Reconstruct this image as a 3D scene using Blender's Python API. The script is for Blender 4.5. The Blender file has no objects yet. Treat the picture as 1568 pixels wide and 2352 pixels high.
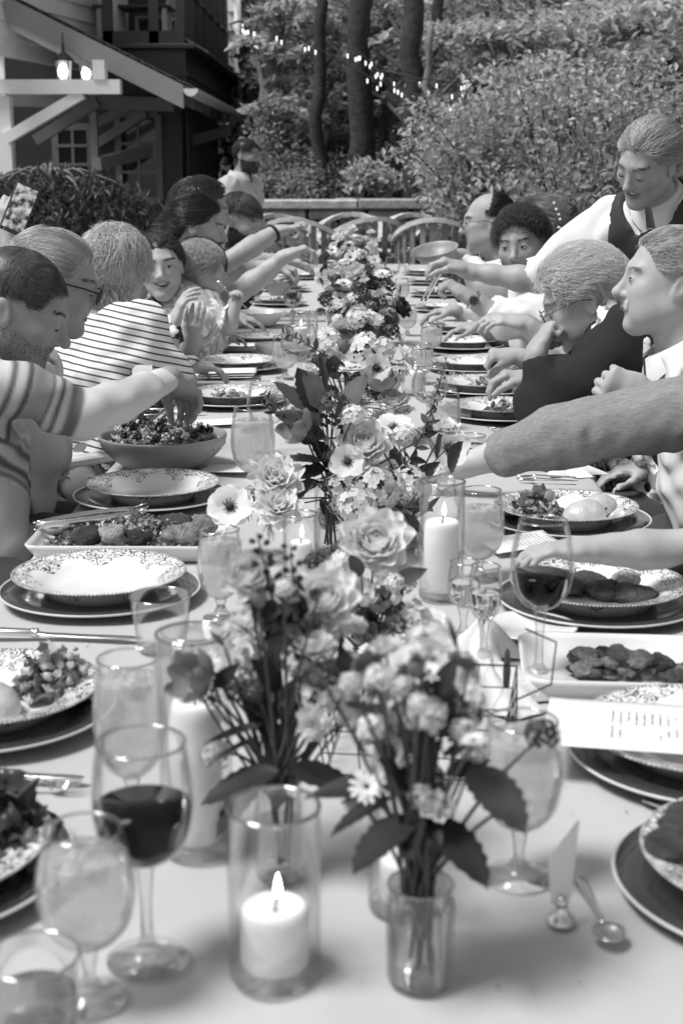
import bpy, math, random
import numpy as np
from mathutils import Vector, Matrix

R = math.radians
rng = np.random.default_rng(7)
random.seed(7)
scene = bpy.context.scene
COL = scene.collection

# ------------------------------------------------------------------ camera
CAM = np.array([0.0, 0.0, 1.41])
PITCH, YAW = R(13.25), R(0.82)
cd = bpy.data.cameras.new('camera')
cam = bpy.data.objects.new('camera', cd); COL.objects.link(cam)
cam.location = CAM; cam.rotation_euler = (R(90) - PITCH, 0, YAW)
cd.sensor_fit = 'HORIZONTAL'; cd.sensor_width = 24.0; cd.lens = 50.0
cd.clip_start = 0.05; cd.clip_end = 400
cd.dof.use_dof = True; cd.dof.focus_distance = 3.3; cd.dof.aperture_fstop = 7.1
scene.camera = cam

# ------------------------------------------------------------------ world, sun, exposure
SUN_EL, SUN_AZ = R(60), R(-112)         # high, from the side, soft
w = bpy.data.worlds.new('World'); scene.world = w; w.use_nodes = True
nt = w.node_tree; bgn = nt.nodes['Background']
sky = nt.nodes.new('ShaderNodeTexSky'); sky.sky_type = 'NISHITA'; sky.sun_disc = False
sky.sun_elevation = SUN_EL; sky.sun_rotation = SUN_AZ
bw = nt.nodes.new('ShaderNodeRGBToBW')   # black-and-white photograph
nt.links.new(sky.outputs[0], bw.inputs[0]); nt.links.new(bw.outputs[0], bgn.inputs[0])
bgn.inputs[1].default_value = 0.085
sl = bpy.data.lights.new('sun', 'SUN'); so = bpy.data.objects.new('sun', sl); COL.objects.link(so)
sl.energy = 2.3; sl.angle = R(20); sl.color = (1, 1, 1)
so.rotation_euler = (R(90) - SUN_EL, 0, math.pi - SUN_AZ)
sdir = Vector((math.sin(SUN_AZ) * math.cos(SUN_EL), math.cos(SUN_AZ) * math.cos(SUN_EL), math.sin(SUN_EL)))
so.rotation_euler = sdir.to_track_quat('Z', 'Y').to_euler()
so.location = (0, 0, 12)
vs = scene.view_settings
vs.view_transform = 'Standard'; vs.look = 'None'; vs.gamma = 1.0; vs.use_curve_mapping = False
vs.exposure = 0.82
scene.cycles.max_bounces = 10; scene.cycles.transparent_max_bounces = 24
scene.cycles.transmission_bounces = 8; scene.cycles.caustics_refractive = False
scene.cycles.sample_clamp_indirect = 6.0

# ------------------------------------------------------------------ measuring the place from the photograph (1568 x 2352 grid)
FPX = 50 / 24 * 1568
_F = np.array([-math.sin(YAW) * math.cos(PITCH), math.cos(YAW) * math.cos(PITCH), -math.sin(PITCH)])
_R = np.array([math.cos(YAW), math.sin(YAW), 0.0])
_U = np.cross(_R, _F)
def ray(x, y): return _F + _R * ((x - 784) / FPX) + _U * ((1176 - y) / FPX)
def at(x, y, Y):
    d = ray(x, y); return CAM + d * ((Y - CAM[1]) / d[1])
TZ = 0.75
def tp(x, y, h=TZ):
    d = ray(x, y); return CAM + d * ((h - CAM[2]) / d[2])
def ppm(p): return FPX / float(np.dot(np.asarray(p) - CAM, _F))

# ------------------------------------------------------------------ materials (all neutral greys: the photograph is black and white)
MATS = {}
def mat(name, v=0.5, rough=0.6, noise=0.0, nscale=8.0, bump=0.0, bscale=60.0, spec=0.5, metal=0.0, sss=0.0, detail=4.0, coat=0.0):
    if name in MATS: return MATS[name]
    m = bpy.data.materials.new(name); m.use_nodes = True
    t = m.node_tree; b = t.nodes['Principled BSDF']
    b.inputs['Base Color'].default_value = (v, v, v, 1); b.inputs['Roughness'].default_value = rough
    b.inputs['Specular IOR Level'].default_value = spec; b.inputs['Metallic'].default_value = metal
    if coat: b.inputs['Coat Weight'].default_value = coat
    if sss:
        b.inputs['Subsurface Weight'].default_value = sss
        b.inputs['Subsurface Radius'].default_value = (0.01, 0.01, 0.01); b.inputs['Subsurface Scale'].default_value = 1.0
    tc = t.nodes.new('ShaderNodeTexCoord')
    if noise:
        n = t.nodes.new('ShaderNodeTexNoise'); n.inputs['Scale'].default_value = nscale; n.inputs['Detail'].default_value = detail
        r = t.nodes.new('ShaderNodeMapRange'); r.inputs[1].default_value = 0.25; r.inputs[2].default_value = 0.75
        r.inputs[3].default_value = max(0.0, v * (1 - noise)); r.inputs[4].default_value = min(0.95, v * (1 + noise))
        t.links.new(tc.outputs['Object'], n.inputs['Vector']); t.links.new(n.outputs[0], r.inputs[0]); t.links.new(r.outputs[0], b.inputs['Base Color'])
    if bump:
        n2 = t.nodes.new('ShaderNodeTexNoise'); n2.inputs['Scale'].default_value = bscale; n2.inputs['Detail'].default_value = 5
        bp = t.nodes.new('ShaderNodeBump'); bp.inputs['Strength'].default_value = bump; bp.inputs['Distance'].default_value = 0.01
        t.links.new(tc.outputs['Object'], n2.inputs['Vector']); t.links.new(n2.outputs[0], bp.inputs['Height']); t.links.new(bp.outputs[0], b.inputs['Normal'])
    MATS[name] = m; return m
def leafmat(name, v, transl=0.35, rough=0.5, noise=0.35, nscale=3.0):
    if name in MATS: return MATS[name]
    m = mat(name, v, rough, noise, nscale); t = m.node_tree; b = t.nodes['Principled BSDF']
    tr = t.nodes.new('ShaderNodeBsdfTranslucent'); tr.inputs[0].default_value = (v, v, v, 1)
    for l in list(t.links):
        if l.to_socket == b.inputs['Base Color']: t.links.new(l.from_socket, tr.inputs[0])
    mx = t.nodes.new('ShaderNodeMixShader'); mx.inputs[0].default_value = transl
    out = t.nodes['Material Output']
    t.links.new(b.outputs[0], mx.inputs[1]); t.links.new(tr.outputs[0], mx.inputs[2]); t.links.new(mx.outputs[0], out.inputs[0])
    return m
def attrmat(name, lo, hi, transl=0.3, rough=0.55):
    """grey between lo and hi from the mesh attribute 'tone' (a leaf's or strand's own colour)"""
    if name in MATS: return MATS[name]
    m = mat(name, hi, rough); t = m.node_tree; b = t.nodes['Principled BSDF']
    a = t.nodes.new('ShaderNodeAttribute'); a.attribute_name = 'tone'
    r = t.nodes.new('ShaderNodeMapRange'); r.inputs[3].default_value = lo; r.inputs[4].default_value = hi
    t.links.new(a.outputs['Fac'], r.inputs[0]); t.links.new(r.outputs[0], b.inputs['Base Color'])
    if transl:
        tr = t.nodes.new('ShaderNodeBsdfTranslucent'); t.links.new(r.outputs[0], tr.inputs[0])
        mx = t.nodes.new('ShaderNodeMixShader'); mx.inputs[0].default_value = transl
        t.links.new(b.outputs[0], mx.inputs[1]); t.links.new(tr.outputs[0], mx.inputs[2]); t.links.new(mx.outputs[0], t.nodes['Material Output'].inputs[0])
    return m
def emat(name, s):
    if name in MATS: return MATS[name]
    m = bpy.data.materials.new(name); m.use_nodes = True; b = m.node_tree.nodes['Principled BSDF']
    b.inputs['Base Color'].default_value = (0.9, 0.9, 0.9, 1)
    b.inputs['Emission Color'].default_value = (1, 1, 1, 1); b.inputs['Emission Strength'].default_value = s
    MATS[name] = m; return m

# ------------------------------------------------------------------ objects
def tag(o, label=None, cat=None, group=None, kind=None):
    if label: o['label'] = label
    if cat: o['category'] = cat
    if group: o['group'] = group
    if kind: o['kind'] = kind
    return o
def empty(name, loc=(0, 0, 0), label=None, cat=None, group=None, rz=0.0):
    o = bpy.data.objects.new(name, None); COL.objects.link(o); o.empty_display_size = 0.05
    o.location = loc; o.rotation_euler = (0, 0, rz)
    return tag(o, label, cat, group)
def link(name, me, parent=None, loc=None, rot=None, scale=None):
    o = bpy.data.objects.new(name, me); COL.objects.link(o)
    if parent is not None: o.parent = parent
    if loc is not None: o.location = loc
    if rot is not None: o.rotation_euler = rot
    if scale is not None: o.scale = (scale,) * 3 if isinstance(scale, (int, float)) else scale
    return o
def meshdata(name, verts, faces, mats=None, smooth=True, tone=None, midx=None):
    """faces: (n,3) / (n,4) array, or a list of index lists"""
    me = bpy.data.meshes.new(name)
    verts = np.asarray(verts, dtype=np.float32)
    if isinstance(faces, np.ndarray) and faces.ndim == 2:
        n, k = faces.shape
        me.vertices.add(len(verts)); me.vertices.foreach_set('co', verts.ravel())
        me.loops.add(n * k); me.loops.foreach_set('vertex_index', faces.astype(np.int32).ravel())
        me.polygons.add(n); me.polygons.foreach_set('loop_start', np.arange(0, n * k, k, dtype=np.int32))
        try: me.polygons.foreach_set('loop_total', np.full(n, k, dtype=np.int32))
        except Exception: pass
        me.update(calc_edges=True)
    else:
        me.from_pydata([tuple(map(float, v)) for v in verts], [], [tuple(int(i) for i in f) for f in faces]); me.update()
    if tone is not None:
        a = me.attributes.new('tone', 'FLOAT', 'POINT'); a.data.foreach_set('value', np.asarray(tone, dtype=np.float32))
    if mats is not None:
        for m in (mats if isinstance(mats, (list, tuple)) else [mats]): me.materials.append(m)
    if midx is not None: me.polygons.foreach_set('material_index', np.asarray(midx, dtype=np.int32))
    me.polygons.foreach_set('use_smooth', np.full(len(me.polygons), bool(smooth)))
    me.validate(verbose=False)
    return me
class MB:
    """collects shapes, builds one mesh"""
    def __init__(s): s.v = []; s.f = []; s.n = 0
    def add(s, v, f):
        v = np.asarray(v, float)
        s.v.append(v); s.f += [[i + s.n for i in q] for q in f]; s.n += len(v); return s
    def box(s, lo, hi, bev=0.0):
        lo, hi = np.array(lo, float), np.array(hi, float)
        lo, hi = np.minimum(lo, hi), np.maximum(lo, hi)
        if bev <= 0:
            v = [[(lo, hi)[i][0], (lo, hi)[j][1], (lo, hi)[k][2]] for i in (0, 1) for j in (0, 1) for k in (0, 1)]
            return s.add(v, [[0, 1, 3, 2], [4, 6, 7, 5], [0, 4, 5, 1], [2, 3, 7, 6], [0, 2, 6, 4], [1, 5, 7, 3]])
        b = min(bev, float((hi - lo).min()) * 0.45)
        c, h = (lo + hi) / 2, (hi - lo) / 2
        v = []; idx = {}
        for sx in (-1, 1):
            for sy in (-1, 1):
                for sz in (-1, 1):
                    for ax in range(3):
                        p = np.array([sx * h[0], sy * h[1], sz * h[2]]); sg = (sx, sy, sz)
                        for o in range(3):
                            if o != ax: p[o] -= sg[o] * b
                        idx[(sx, sy, sz, ax)] = len(v); v.append(c + p)
        f = []
        for ax in range(3):
            u, w_ = [o for o in range(3) if o != ax]
            for sg in (-1, 1):
                q = []
                for (a, d) in ((-1, -1), (1, -1), (1, 1), (-1, 1)):
                    k = [0, 0, 0]; k[ax] = sg; k[u] = a; k[w_] = d; q.append(idx[(*k, ax)])
                f.append(q)
            for a in (-1, 1):
                for d in (-1, 1):
                    k1 = [0, 0, 0]; k1[u] = a; k1[w_] = d; k2 = list(k1); k1[ax] = -1; k2[ax] = 1
                    f.append([idx[(*k1, u)], idx[(*k2, u)], idx[(*k2, w_)], idx[(*k1, w_)]])
        for sx in (-1, 1):
            for sy in (-1, 1):
                for sz in (-1, 1): f.append([idx[(sx, sy, sz, a)] for a in range(3)])
        return s.add(v, f)
    def beam(s, a, b, w_, h, up=(0, 0, 1)):
        a, b = np.array(a, float), np.array(b, float); d = b - a; d /= np.linalg.norm(d)
        r = np.cross(d, up); r /= np.linalg.norm(r); u = np.cross(r, d)
        v = [p + r * sx * w_ / 2 + u * sy * h / 2 for p in (a, b) for sx, sy in ((-1, -1), (1, -1), (1, 1), (-1, 1))]
        return s.add(v, [[3, 2, 1, 0], [4, 5, 6, 7], [0, 1, 5, 4], [1, 2, 6, 5], [2, 3, 7, 6], [3, 0, 4, 7]])
    def tube(s, pts, rad, n=8, caps=True):
        pts = np.asarray(pts, float); m = len(pts); rad = np.broadcast_to(np.asarray(rad, float), (m,))
        t = np.gradient(pts, axis=0); t /= np.linalg.norm(t, axis=1)[:, None] + 1e-12
        ref = np.array([0, 0, 1.0]) if abs(t[0][2]) < 0.9 else np.array([1.0, 0, 0])
        v = []; u = np.cross(t[0], ref); u /= np.linalg.norm(u)
        for i in range(m):
            u = u - t[i] * np.dot(u, t[i]); u /= np.linalg.norm(u) + 1e-12; w_ = np.cross(t[i], u)
            for k in range(n):
                a = 2 * math.pi * k / n; v.append(pts[i] + rad[i] * (u * math.cos(a) + w_ * math.sin(a)))
        f = [[i * n + k, i * n + (k + 1) % n, (i + 1) * n + (k + 1) % n, (i + 1) * n + k] for i in range(m - 1) for k in range(n)]
        if caps: f += [list(range(n))[::-1], list(range((m - 1) * n, m * n))]
        return s.add(v, f)
    def lathe(s, prof, n=32, c=(0, 0, 0), closed=False):
        prof = np.asarray(prof, float); m = len(prof)
        a = np.arange(n) * 2 * math.pi / n
        v = np.stack([np.outer(prof[:, 0], np.cos(a)), np.outer(prof[:, 0], np.sin(a)), np.repeat(prof[:, 1][:, None], n, 1)], -1).reshape(-1, 3) + np.array(c)
        f = [[i * n + k, i * n + (k + 1) % n, (i + 1) * n + (k + 1) % n, (i + 1) * n + k] for i in range(m - 1) for k in range(n)]
        if closed: f += [[(m - 1) * n + k, (m - 1) * n + (k + 1) % n, (k + 1) % n, k] for k in range(n)]
        return s.add(v, f)
    def data(s, name, m, smooth=False): return meshdata(name, np.concatenate(s.v), s.f, m, smooth)
    def build(s, name, m, parent=None, smooth=False, **k):
        o = link(name, s.data(name, m, smooth), parent)
        for key in ('loc', 'rot'):
            if key in k: setattr(o, {'loc': 'location', 'rot': 'rotation_euler'}[key], k.pop(key))
        return tag(o, **k) if k else o
def sharp_auto(o, ang=40):
    me = o.data if hasattr(o, 'data') else o
    try: me.set_sharp_from_angle(angle=R(ang))
    except Exception: pass
def jitter(n, s): return rng.normal(0, s, (n, 3))
def unit(v): v = np.asarray(v, float); return v / (np.linalg.norm(v) + 1e-12)
def bez(a, b, c, n=10):
    t = np.linspace(0, 1, n)[:, None]; a, b, c = map(lambda q: np.asarray(q, float), (a, b, c))
    return (1 - t) ** 2 * a + 2 * t * (1 - t) * b + t * t * c
def copy_tree(o, parent=None):
    c = o.copy(); COL.objects.link(c); c.parent = parent
    for ch in o.children: copy_tree(ch, c)
    return c
# ================================================================== the setting
def struct(o, name=None): o['kind'] = 'structure'; return o
# patio of large flags (joined by the material far away; the table hides nearly all of it)
M_patio = mat('patio_stone', 0.15, 0.85, 0.3, 1.5, 0.4, 30)
gv = [(-60, -20, 0), (60, -20, 0), (60, 75.0, 0), (-60, 75.0, 0)]
ground = struct(link('ground', meshdata('ground', gv, [[0, 1, 2, 3]], M_patio, False)))
# wooded bank behind the retaining wall
xs = np.concatenate([np.linspace(-60, -1.9, 30), np.linspace(-1.25, 60, 60)]); ys = np.linspace(13.95, 75, 40)
X, Y = np.meshgrid(xs, ys, indexing='ij')
Z = 0.95 + np.clip((Y - 15) * 0.16, 0, 9) + 0.25 * np.sin(X * 0.9 + Y * 0.7) * np.clip((Y - 15) / 6, 0, 1)
Z = np.where((X < -1.3 - .0 * Y) & (Y < 27.5), -.6, Z)
bv = np.stack([X, Y, Z], -1).reshape(-1, 3); n = len(ys)
bf = np.array([[i * n + j, (i + 1) * n + j, (i + 1) * n + j + 1, i * n + j + 1] for i in range(len(xs) - 1) for j in range(n - 1)])
struct(link('hill', meshdata('hill', bv, bf, mat('leaf_litter', 0.05, 0.9, 0.5, 2.0, 0.8, 20), True)))

# ---- stone retaining wall with cap stones
WY = 13.5; wl, wr = at(560, 470, WY)[0], at(1420, 470, WY)[0]; wtop = at(800, 457, WY)[2]
wall = empty('retaining_wall', ((wl + wr) / 2, WY, 0), 'low dry-laid stone retaining wall with flat cap stones behind the garden chairs', 'wall')
M_stone = [mat('wall_stone%d' % i, v, 0.85, 0.35, 9, 0.8, 40) for i, v in enumerate((0.22, 0.32, 0.44))]
core = MB().box((wl, WY + 0.12, 0), (wr, WY + 0.45, wtop - 0.1)).build('wall_core', mat('wall_core', 0.06, 0.9), wall)
core.location = -np.array(wall.location)
z = 0.0
while z < wtop - 0.12:
    h = min(random.uniform(0.15, 0.26), wtop - 0.09 - z)
    if wtop - 0.09 - z - h < 0.08: h = wtop - 0.09 - z
    x = wl
    while x < wr:
        L = random.uniform(0.28, 0.62); q = random.uniform(-0.035, 0.02)
        s = MB().box((x + 0.015, WY + q, z + 0.008), (min(x + L, wr) - 0.012, WY + 0.16, z + h - 0.008), 0.02).build('stone', random.choice(M_stone), wall)
        s.location = -np.array(wall.location); x += L
    z += h
x = wl
while x < wr:
    L = random.uniform(0.7, 1.3)
    s = MB().box((x + 0.006, WY - 0.06 + random.uniform(-.015, .015), wtop - 0.088), (min(x + L, wr) - 0.006, WY + 0.5, wtop + random.uniform(-.008, .01)), 0.012).build('cap_stone', random.choice(M_stone[1:]), wall)
    s.location = -np.array(wall.location); x += L

# ------------------------------------------------------------------ foliage
def leaf_mesh(name, centers, sizes, m, tone, flat=0.5, droop=0.2, aspect=0.5):
    n = len(centers); az = rng.uniform(0, 2 * math.pi, n)
    tilt = rng.normal(0, flat, n) - droop; roll = rng.normal(0, flat, n)
    d = np.stack([np.cos(az) * np.cos(tilt), np.sin(az) * np.cos(tilt), np.sin(tilt)], -1)
    s0 = np.stack([-np.sin(az), np.cos(az), np.zeros(n)], -1); up = np.cross(d, s0)
    s = s0 * np.cos(roll)[:, None] + up * np.sin(roll)[:, None]; up = np.cross(d, s)
    L = sizes[:, None]; W = L * aspect / 2
    p0 = centers - d * L / 2; p1 = centers - d * L * .05 + s * W + up * L * .07; p2 = centers + d * L / 2 - up * L * .08; p3 = centers - d * L * .05 - s * W + up * L * .07
    v = np.stack([p0, p1, p2, p3], 1).reshape(-1, 3)
    b = np.arange(n)[:, None] * 4
    f = np.concatenate([b + np.array([[0, 1, 2]]), b + np.array([[0, 2, 3]])])
    return meshdata(name, v, f, m, False, np.repeat(tone, 4))
def spray_points(c, rad, n, thick=0.08):
    """leaves of one flat, slightly drooping spray"""
    a = rng.uniform(0, 2 * math.pi, n); r = np.sqrt(rng.uniform(0, 1, n)) * rad
    p = np.stack([np.cos(a) * r, np.sin(a) * r * .8, -0.35 * r ** 2 / max(rad, .01) + rng.normal(0, thick * rad, n)], -1)
    return p + np.asarray(c)
def tree(name, base, trunk_top, r0, r1, label, group, crown, m_bark, m_leaf, leaf=0.12, lean=0.0, per=60, flat=0.45, limbs=6):
    """crown: list of (centre xyz, radii xyz, number of sprays, spray radius)"""
    base, trunk_top = np.array(base, float), np.array(trunk_top, float)
    o = empty(name, base, label, 'tree', group)
    k = 12; t = np.linspace(0, 1, k)[:, None]
    mid = (base + trunk_top) / 2 + np.array([lean, 0, 0])
    pts = bez(base, mid, trunk_top, k); pts[1:-1] += rng.normal(0, 0.03, (k - 2, 3)) * np.array([1, 1, 0.2])
    rad = np.linspace(r0, r1, k); rad[0] *= 1.25
    mb = MB().tube(pts - base, rad, 12)
    P, T = [], []
    for (c, rr, ns, sr) in crown:
        c = np.array(c, float)
        for q in range(ns):
            u = unit(rng.normal(0, 1, 3)) * rng.uniform(0.25, 1.0) ** 0.5
            sc = c + u * np.array(rr); m_ = int(per * rng.uniform(.6, 1.3))
            P.append(spray_points(sc, sr * rng.uniform(.6, 1.2), m_)); T.append(np.clip(rng.normal(rng.uniform(.25, .75), .16, m_), 0, 1))
            if q % max(4, ns // max(1, limbs)) == 0:
                s_i = int(np.clip(np.argmin(np.abs(pts[:, 2] - sc[2] + 0.8)), 2, k - 2))
                a = pts[s_i]; b = sc - np.array([0, 0, .05])
                mb.tube(bez(a, (a + b) / 2 + np.array([0, 0, .25]), b, 7) - base, np.linspace(min(rad[s_i] * .4, .035), .006, 7), 6)
    mb.build('trunk', m_bark, o, True)
    P = np.concatenate(P); T = np.concatenate(T)
    cr = link('crown', leaf_mesh('crown', P - base, rng.uniform(.5, 1.6, len(P)) * leaf, m_leaf, T, flat), o)
    return o
M_bark = mat('bark_dark', 0.035, 0.95, 0.5, 14, 1.0, 40); M_bark2 = mat('bark_pale', 0.16, 0.9, 0.45, 14, 0.8, 40)
L_bright = attrmat('leaf_bright', 0.12, 0.80, 0.45, 0.38); L_mid = attrmat('leaf_mid', 0.06, 0.50, 0.42, 0.42); L_dark = attrmat('leaf_dark', 0.015, 0.13, 0.35, 0.55)  # bright set carries the sunlit foliage's tone in its leaf colour
def A(x, y, Y): return at(x, y, Y)
GT = 'trees on the wooded bank'
def bz(Y): return 0.95 + max(0, min(9, (Y - 15) * .16)) - .15
def trunk_at(x0, y0, x1, y1, Y): a = A(x0, y0, Y); a[2] = min(bz(Y), a[2]); return a, A(x1, y1, Y)
# straight trunk rising beside the thin one, above the wall
a, b = trunk_at(956, 456, 948, -120, 15.2); tree('broadleaf_tree', a, b, 0.125, 0.1, 'straight dark trunk with one pale edge standing just behind the stone wall', GT,
     [(A(930, 40, 18), (1.2, .8, .5), 30, .38), (A(900, 150, 19), (.7, .8, .4), 16, .32)], M_bark, L_mid, .085)
a, b = trunk_at(984, 456, 990, 60, 14.9); tree('slender_tree', a, b, 0.06, 0.03, 'slender pale trunk next to the straight dark trunk behind the wall', GT,
     [(A(1010, 200, 16.8), (.6, .6, .5), 16, .32), (A(1040, 110, 16.6), (.8, .7, .4), 20, .35)], M_bark2, L_bright, .085)
a, b = trunk_at(828, 440, 822, -140, 16.5); tree('broadleaf_tree', a, b, 0.15, 0.12, 'thick dark trunk behind the stone planter box', GT,
     [(A(800, 30, 22.5), (1.5, 1.0, .7), 34, .42), (A(790, 200, 23), (.8, .8, .7), 22, .36), (A(860, 300, 22.5), (.6, .6, .5), 14, .3)], M_bark, L_mid, .10)
a, b = trunk_at(735, 445, 728, -100, 16.8); tree('broadleaf_tree', a, b, 0.085, 0.06, 'dark trunk half hidden in leaves between planter and house', GT,
     [(A(720, 110, 21), (.9, .9, .8), 34, .38), (A(690, 250, 20), (.55, .6, .6), 22, .32)], M_bark, L_mid, .095)
a, b = trunk_at(622, 445, 628, -100, 18.5); tree('broadleaf_tree', a, b, 0.17, 0.14, 'broad grey trunk in the leaves beside the house corner', GT,
     [(A(610, 60, 28.5), (1.2, 1.2, 1.3), 56, .5), (A(590, 240, 28), (.9, .9, 1.1), 44, .45), (A(650, 330, 27.5), (.9, .9, .8), 30, .4), (A(660, 120, 17.9), (.5, .4, .8), 14, .3), (A(635, 290, 17.9), (.4, .3, .5), 12, .3)], M_bark2, L_bright, .13)
a, b = trunk_at(876, 440, 884, -100, 19); tree('broadleaf_tree', a, b, 0.08, 0.06, 'thin dark trunk far back between the two thick ones', GT,
     [(A(880, 90, 27), (1.2, 1.0, .9), 34, .45), (A(900, 250, 27), (.8, .8, .8), 22, .4)], M_bark, L_mid, .12)
a, b = trunk_at(1022, 440, 1010, -60, 17); tree('broadleaf_tree', a, b, 0.08, 0.06, 'dark trunk glimpsed behind the sunlit-coloured tiered foliage', GT,
     [(A(1020, 60, 24), (1.2, 1.0, .8), 30, .45)], M_bark, L_mid, .12)
# layered understorey on the other side, sunlit tone put into its leaves
def layered(x0, y0, Y, rows, label, seed, m=L_bright, leaf=.10, nm='understorey_tree', tr=None, ns=17, sr=.42):
    a = A(x0, y0, Y); a[2] = bz(Y) if Y > 14 else 0.0
    crown = []
    for (x, y, dy, rx) in rows: crown.append((A(x, y, Y + dy), (rx, .7, .10), ns, sr))
    top = A(*(tr or (x0 + 20, 60)), Y + .2)
    return tree(nm, a, top, .07, .025, label, GT, crown, M_bark2, m, leaf, per=44, flat=.4)
layered(1160, 456, 15.5, [(1050, 330, .3, .7), (1150, 290, 0, .8), (1090, 230, .4, .8), (1200, 220, .1, .9), (1120, 160, .5, .9), (1230, 140, .3, .8), (1080, 80, .8, .9), (1180, 60, .6, .9), (1040, 400, -.2, .5), (1150, 380, -.3, .7), (1130, 440, -.6, .6)],
        'pale leaved tree in flat tiers of foliage next to the slender trunk', 1)
layered(1330, 456, 14.8, [(1290, 330, 0, .8), (1380, 300, .3, .8), (1280, 250, .5, .7), (1400, 210, .2, .8), (1320, 160, .6, .8), (1420, 120, .3, .8), (1300, 70, .9, .9), (1390, 30, .5, .8), (1250, 400, -.4, .7), (1360, 390, -.2, .7)],
        'tallest pale leaved tree with tiered foliage and hanging string lights', 2)
layered(1500, 456, 13.6, [(1500, 280, 0, .7), (1560, 220, .2, .7), (1470, 160, .4, .7), (1550, 110, .2, .7), (1480, 50, .5, .7), (1560, 20, .2, .7), (1600, 330, -.2, .6), (1450, 360, -.2, .6), (1540, 420, -.5, .6)],
        'pale leaved tree with long bare arching branch above the server', 3, leaf=.115)
layered(1130, 30, 21, [(1000, 40, 0, 1.2), (1150, 0, .5, 1.2), (1300, 30, .4, 1.2), (1450, 0, .6, 1.2), (900, 10, .5, 1.2), (1050, 130, .6, 1.0), (1250, -40, .4, 1.4), (950, 90, 0, 1.0), (1400, 90, 1, 1.2), (1520, 70, 0, 1.2)],
        'tall tree whose crown closes the wood above the tiers', 4, m=L_bright, leaf=.13, tr=(1150, -60), ns=20, sr=.5)
# bare arching branch
# dark understorey shrubs on the bank, and the lighter hedge beside the guests
def shrub(x, y, Y, rx, rz, n, m, label, nm='shrub', leaf=.09, ry=.6, sr=.25, cat='shrub', group='shrubs on the bank and beside the terrace'):
    c = A(x, y, Y); base = np.array([c[0], Y, bz(Y) + .1 if Y > 14 else 0.0])
    o = empty(nm, base, label, cat, group)
    P, T = [], []; st = MB()
    for q in range(n):
        u = unit(rng.normal(0, 1, 3)) * rng.uniform(.3, 1) ** .5; sc = c + u * np.array([rx, ry, rz]); k = int(52 * rng.uniform(.7, 1.2))
        P.append(spray_points(sc, sr, k, .3)); T.append(np.clip(rng.normal(rng.uniform(.25, .75), .18, k), 0, 1))
        if q % 4 == 0: st.tube(bez(base, (base + sc) / 2 + np.array([0, 0, .2]), sc, 6) - base, np.linspace(.018, .005, 6), 5)
    st.build('stem', M_bark, o, True); P = np.concatenate(P)
    link('foliage', leaf_mesh('foliage', P - base, rng.uniform(.6, 1.2, len(P)) * leaf, m, np.concatenate(T), .6), o); return o
shrub(668, 350, 17.5, .55, .7, 46, L_mid, 'leafy shrub between the house corner and the wall', leaf=.085)
shrub(640, 432, 14.9, .5, .22, 26, L_mid, 'low leafy shrub on the bank above the wall by the standing man', leaf=.07)
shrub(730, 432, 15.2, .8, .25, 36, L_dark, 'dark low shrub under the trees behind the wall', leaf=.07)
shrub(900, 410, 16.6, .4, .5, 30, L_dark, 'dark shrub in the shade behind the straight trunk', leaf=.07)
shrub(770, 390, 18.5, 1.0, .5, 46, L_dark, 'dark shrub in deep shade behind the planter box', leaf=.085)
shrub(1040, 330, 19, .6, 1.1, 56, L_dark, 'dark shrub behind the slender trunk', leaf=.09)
shrub(1110, 450, 12.6, .45, .4, 50, L_mid, 'leafy shrub growing over the end of the stone wall', leaf=.075)
shrub(1220, 400, 12.0, 1.0, .6, 120, L_bright, 'leafy hedge plant behind the bald guest and the ponytail', leaf=.075, sr=.2)
shrub(1390, 520, 8.6, .7, .55, 130, L_mid, 'tall leafy hedge plant behind the server and grey-haired guest', leaf=.062, sr=.18)
shrub(1340, 330, 11.5, 1.4, .75, 190, L_bright, 'sunlit-coloured leafy hedge plant right behind the server', leaf=.068, sr=.2)
shrub(1520, 480, 8.8, .7, .8, 110, L_mid, 'leafy hedge plant behind the server\'s back', leaf=.065)
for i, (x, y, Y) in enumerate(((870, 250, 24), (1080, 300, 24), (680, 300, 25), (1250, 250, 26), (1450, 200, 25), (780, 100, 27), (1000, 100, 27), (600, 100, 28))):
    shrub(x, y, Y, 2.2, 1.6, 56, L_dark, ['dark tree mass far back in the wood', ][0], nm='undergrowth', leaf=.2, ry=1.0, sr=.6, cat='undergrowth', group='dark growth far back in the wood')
# bare arching branch over the tiers
mb = MB(); B0 = A(1600, 195, 12.6)
pts = np.array([A(1600, 188, 12.6), A(1520, 186, 12.6), A(1440, 180, 12.6), A(1360, 160, 12.6), A(1310, 140, 12.6), A(1296, 110, 12.6)])
br = mb.tube(pts - B0, np.linspace(.022, .008, 6), 6).tube(np.array([A(1520, 186, 12.6), A(1470, 205, 12.5), A(1420, 222, 12.5)]) - B0, [.012, .009, .005], 6).build('bare_branch', M_bark2, None, True)
br.location = B0; tag(br, 'long bare pale branch arching through the leaves', 'branch')

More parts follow.
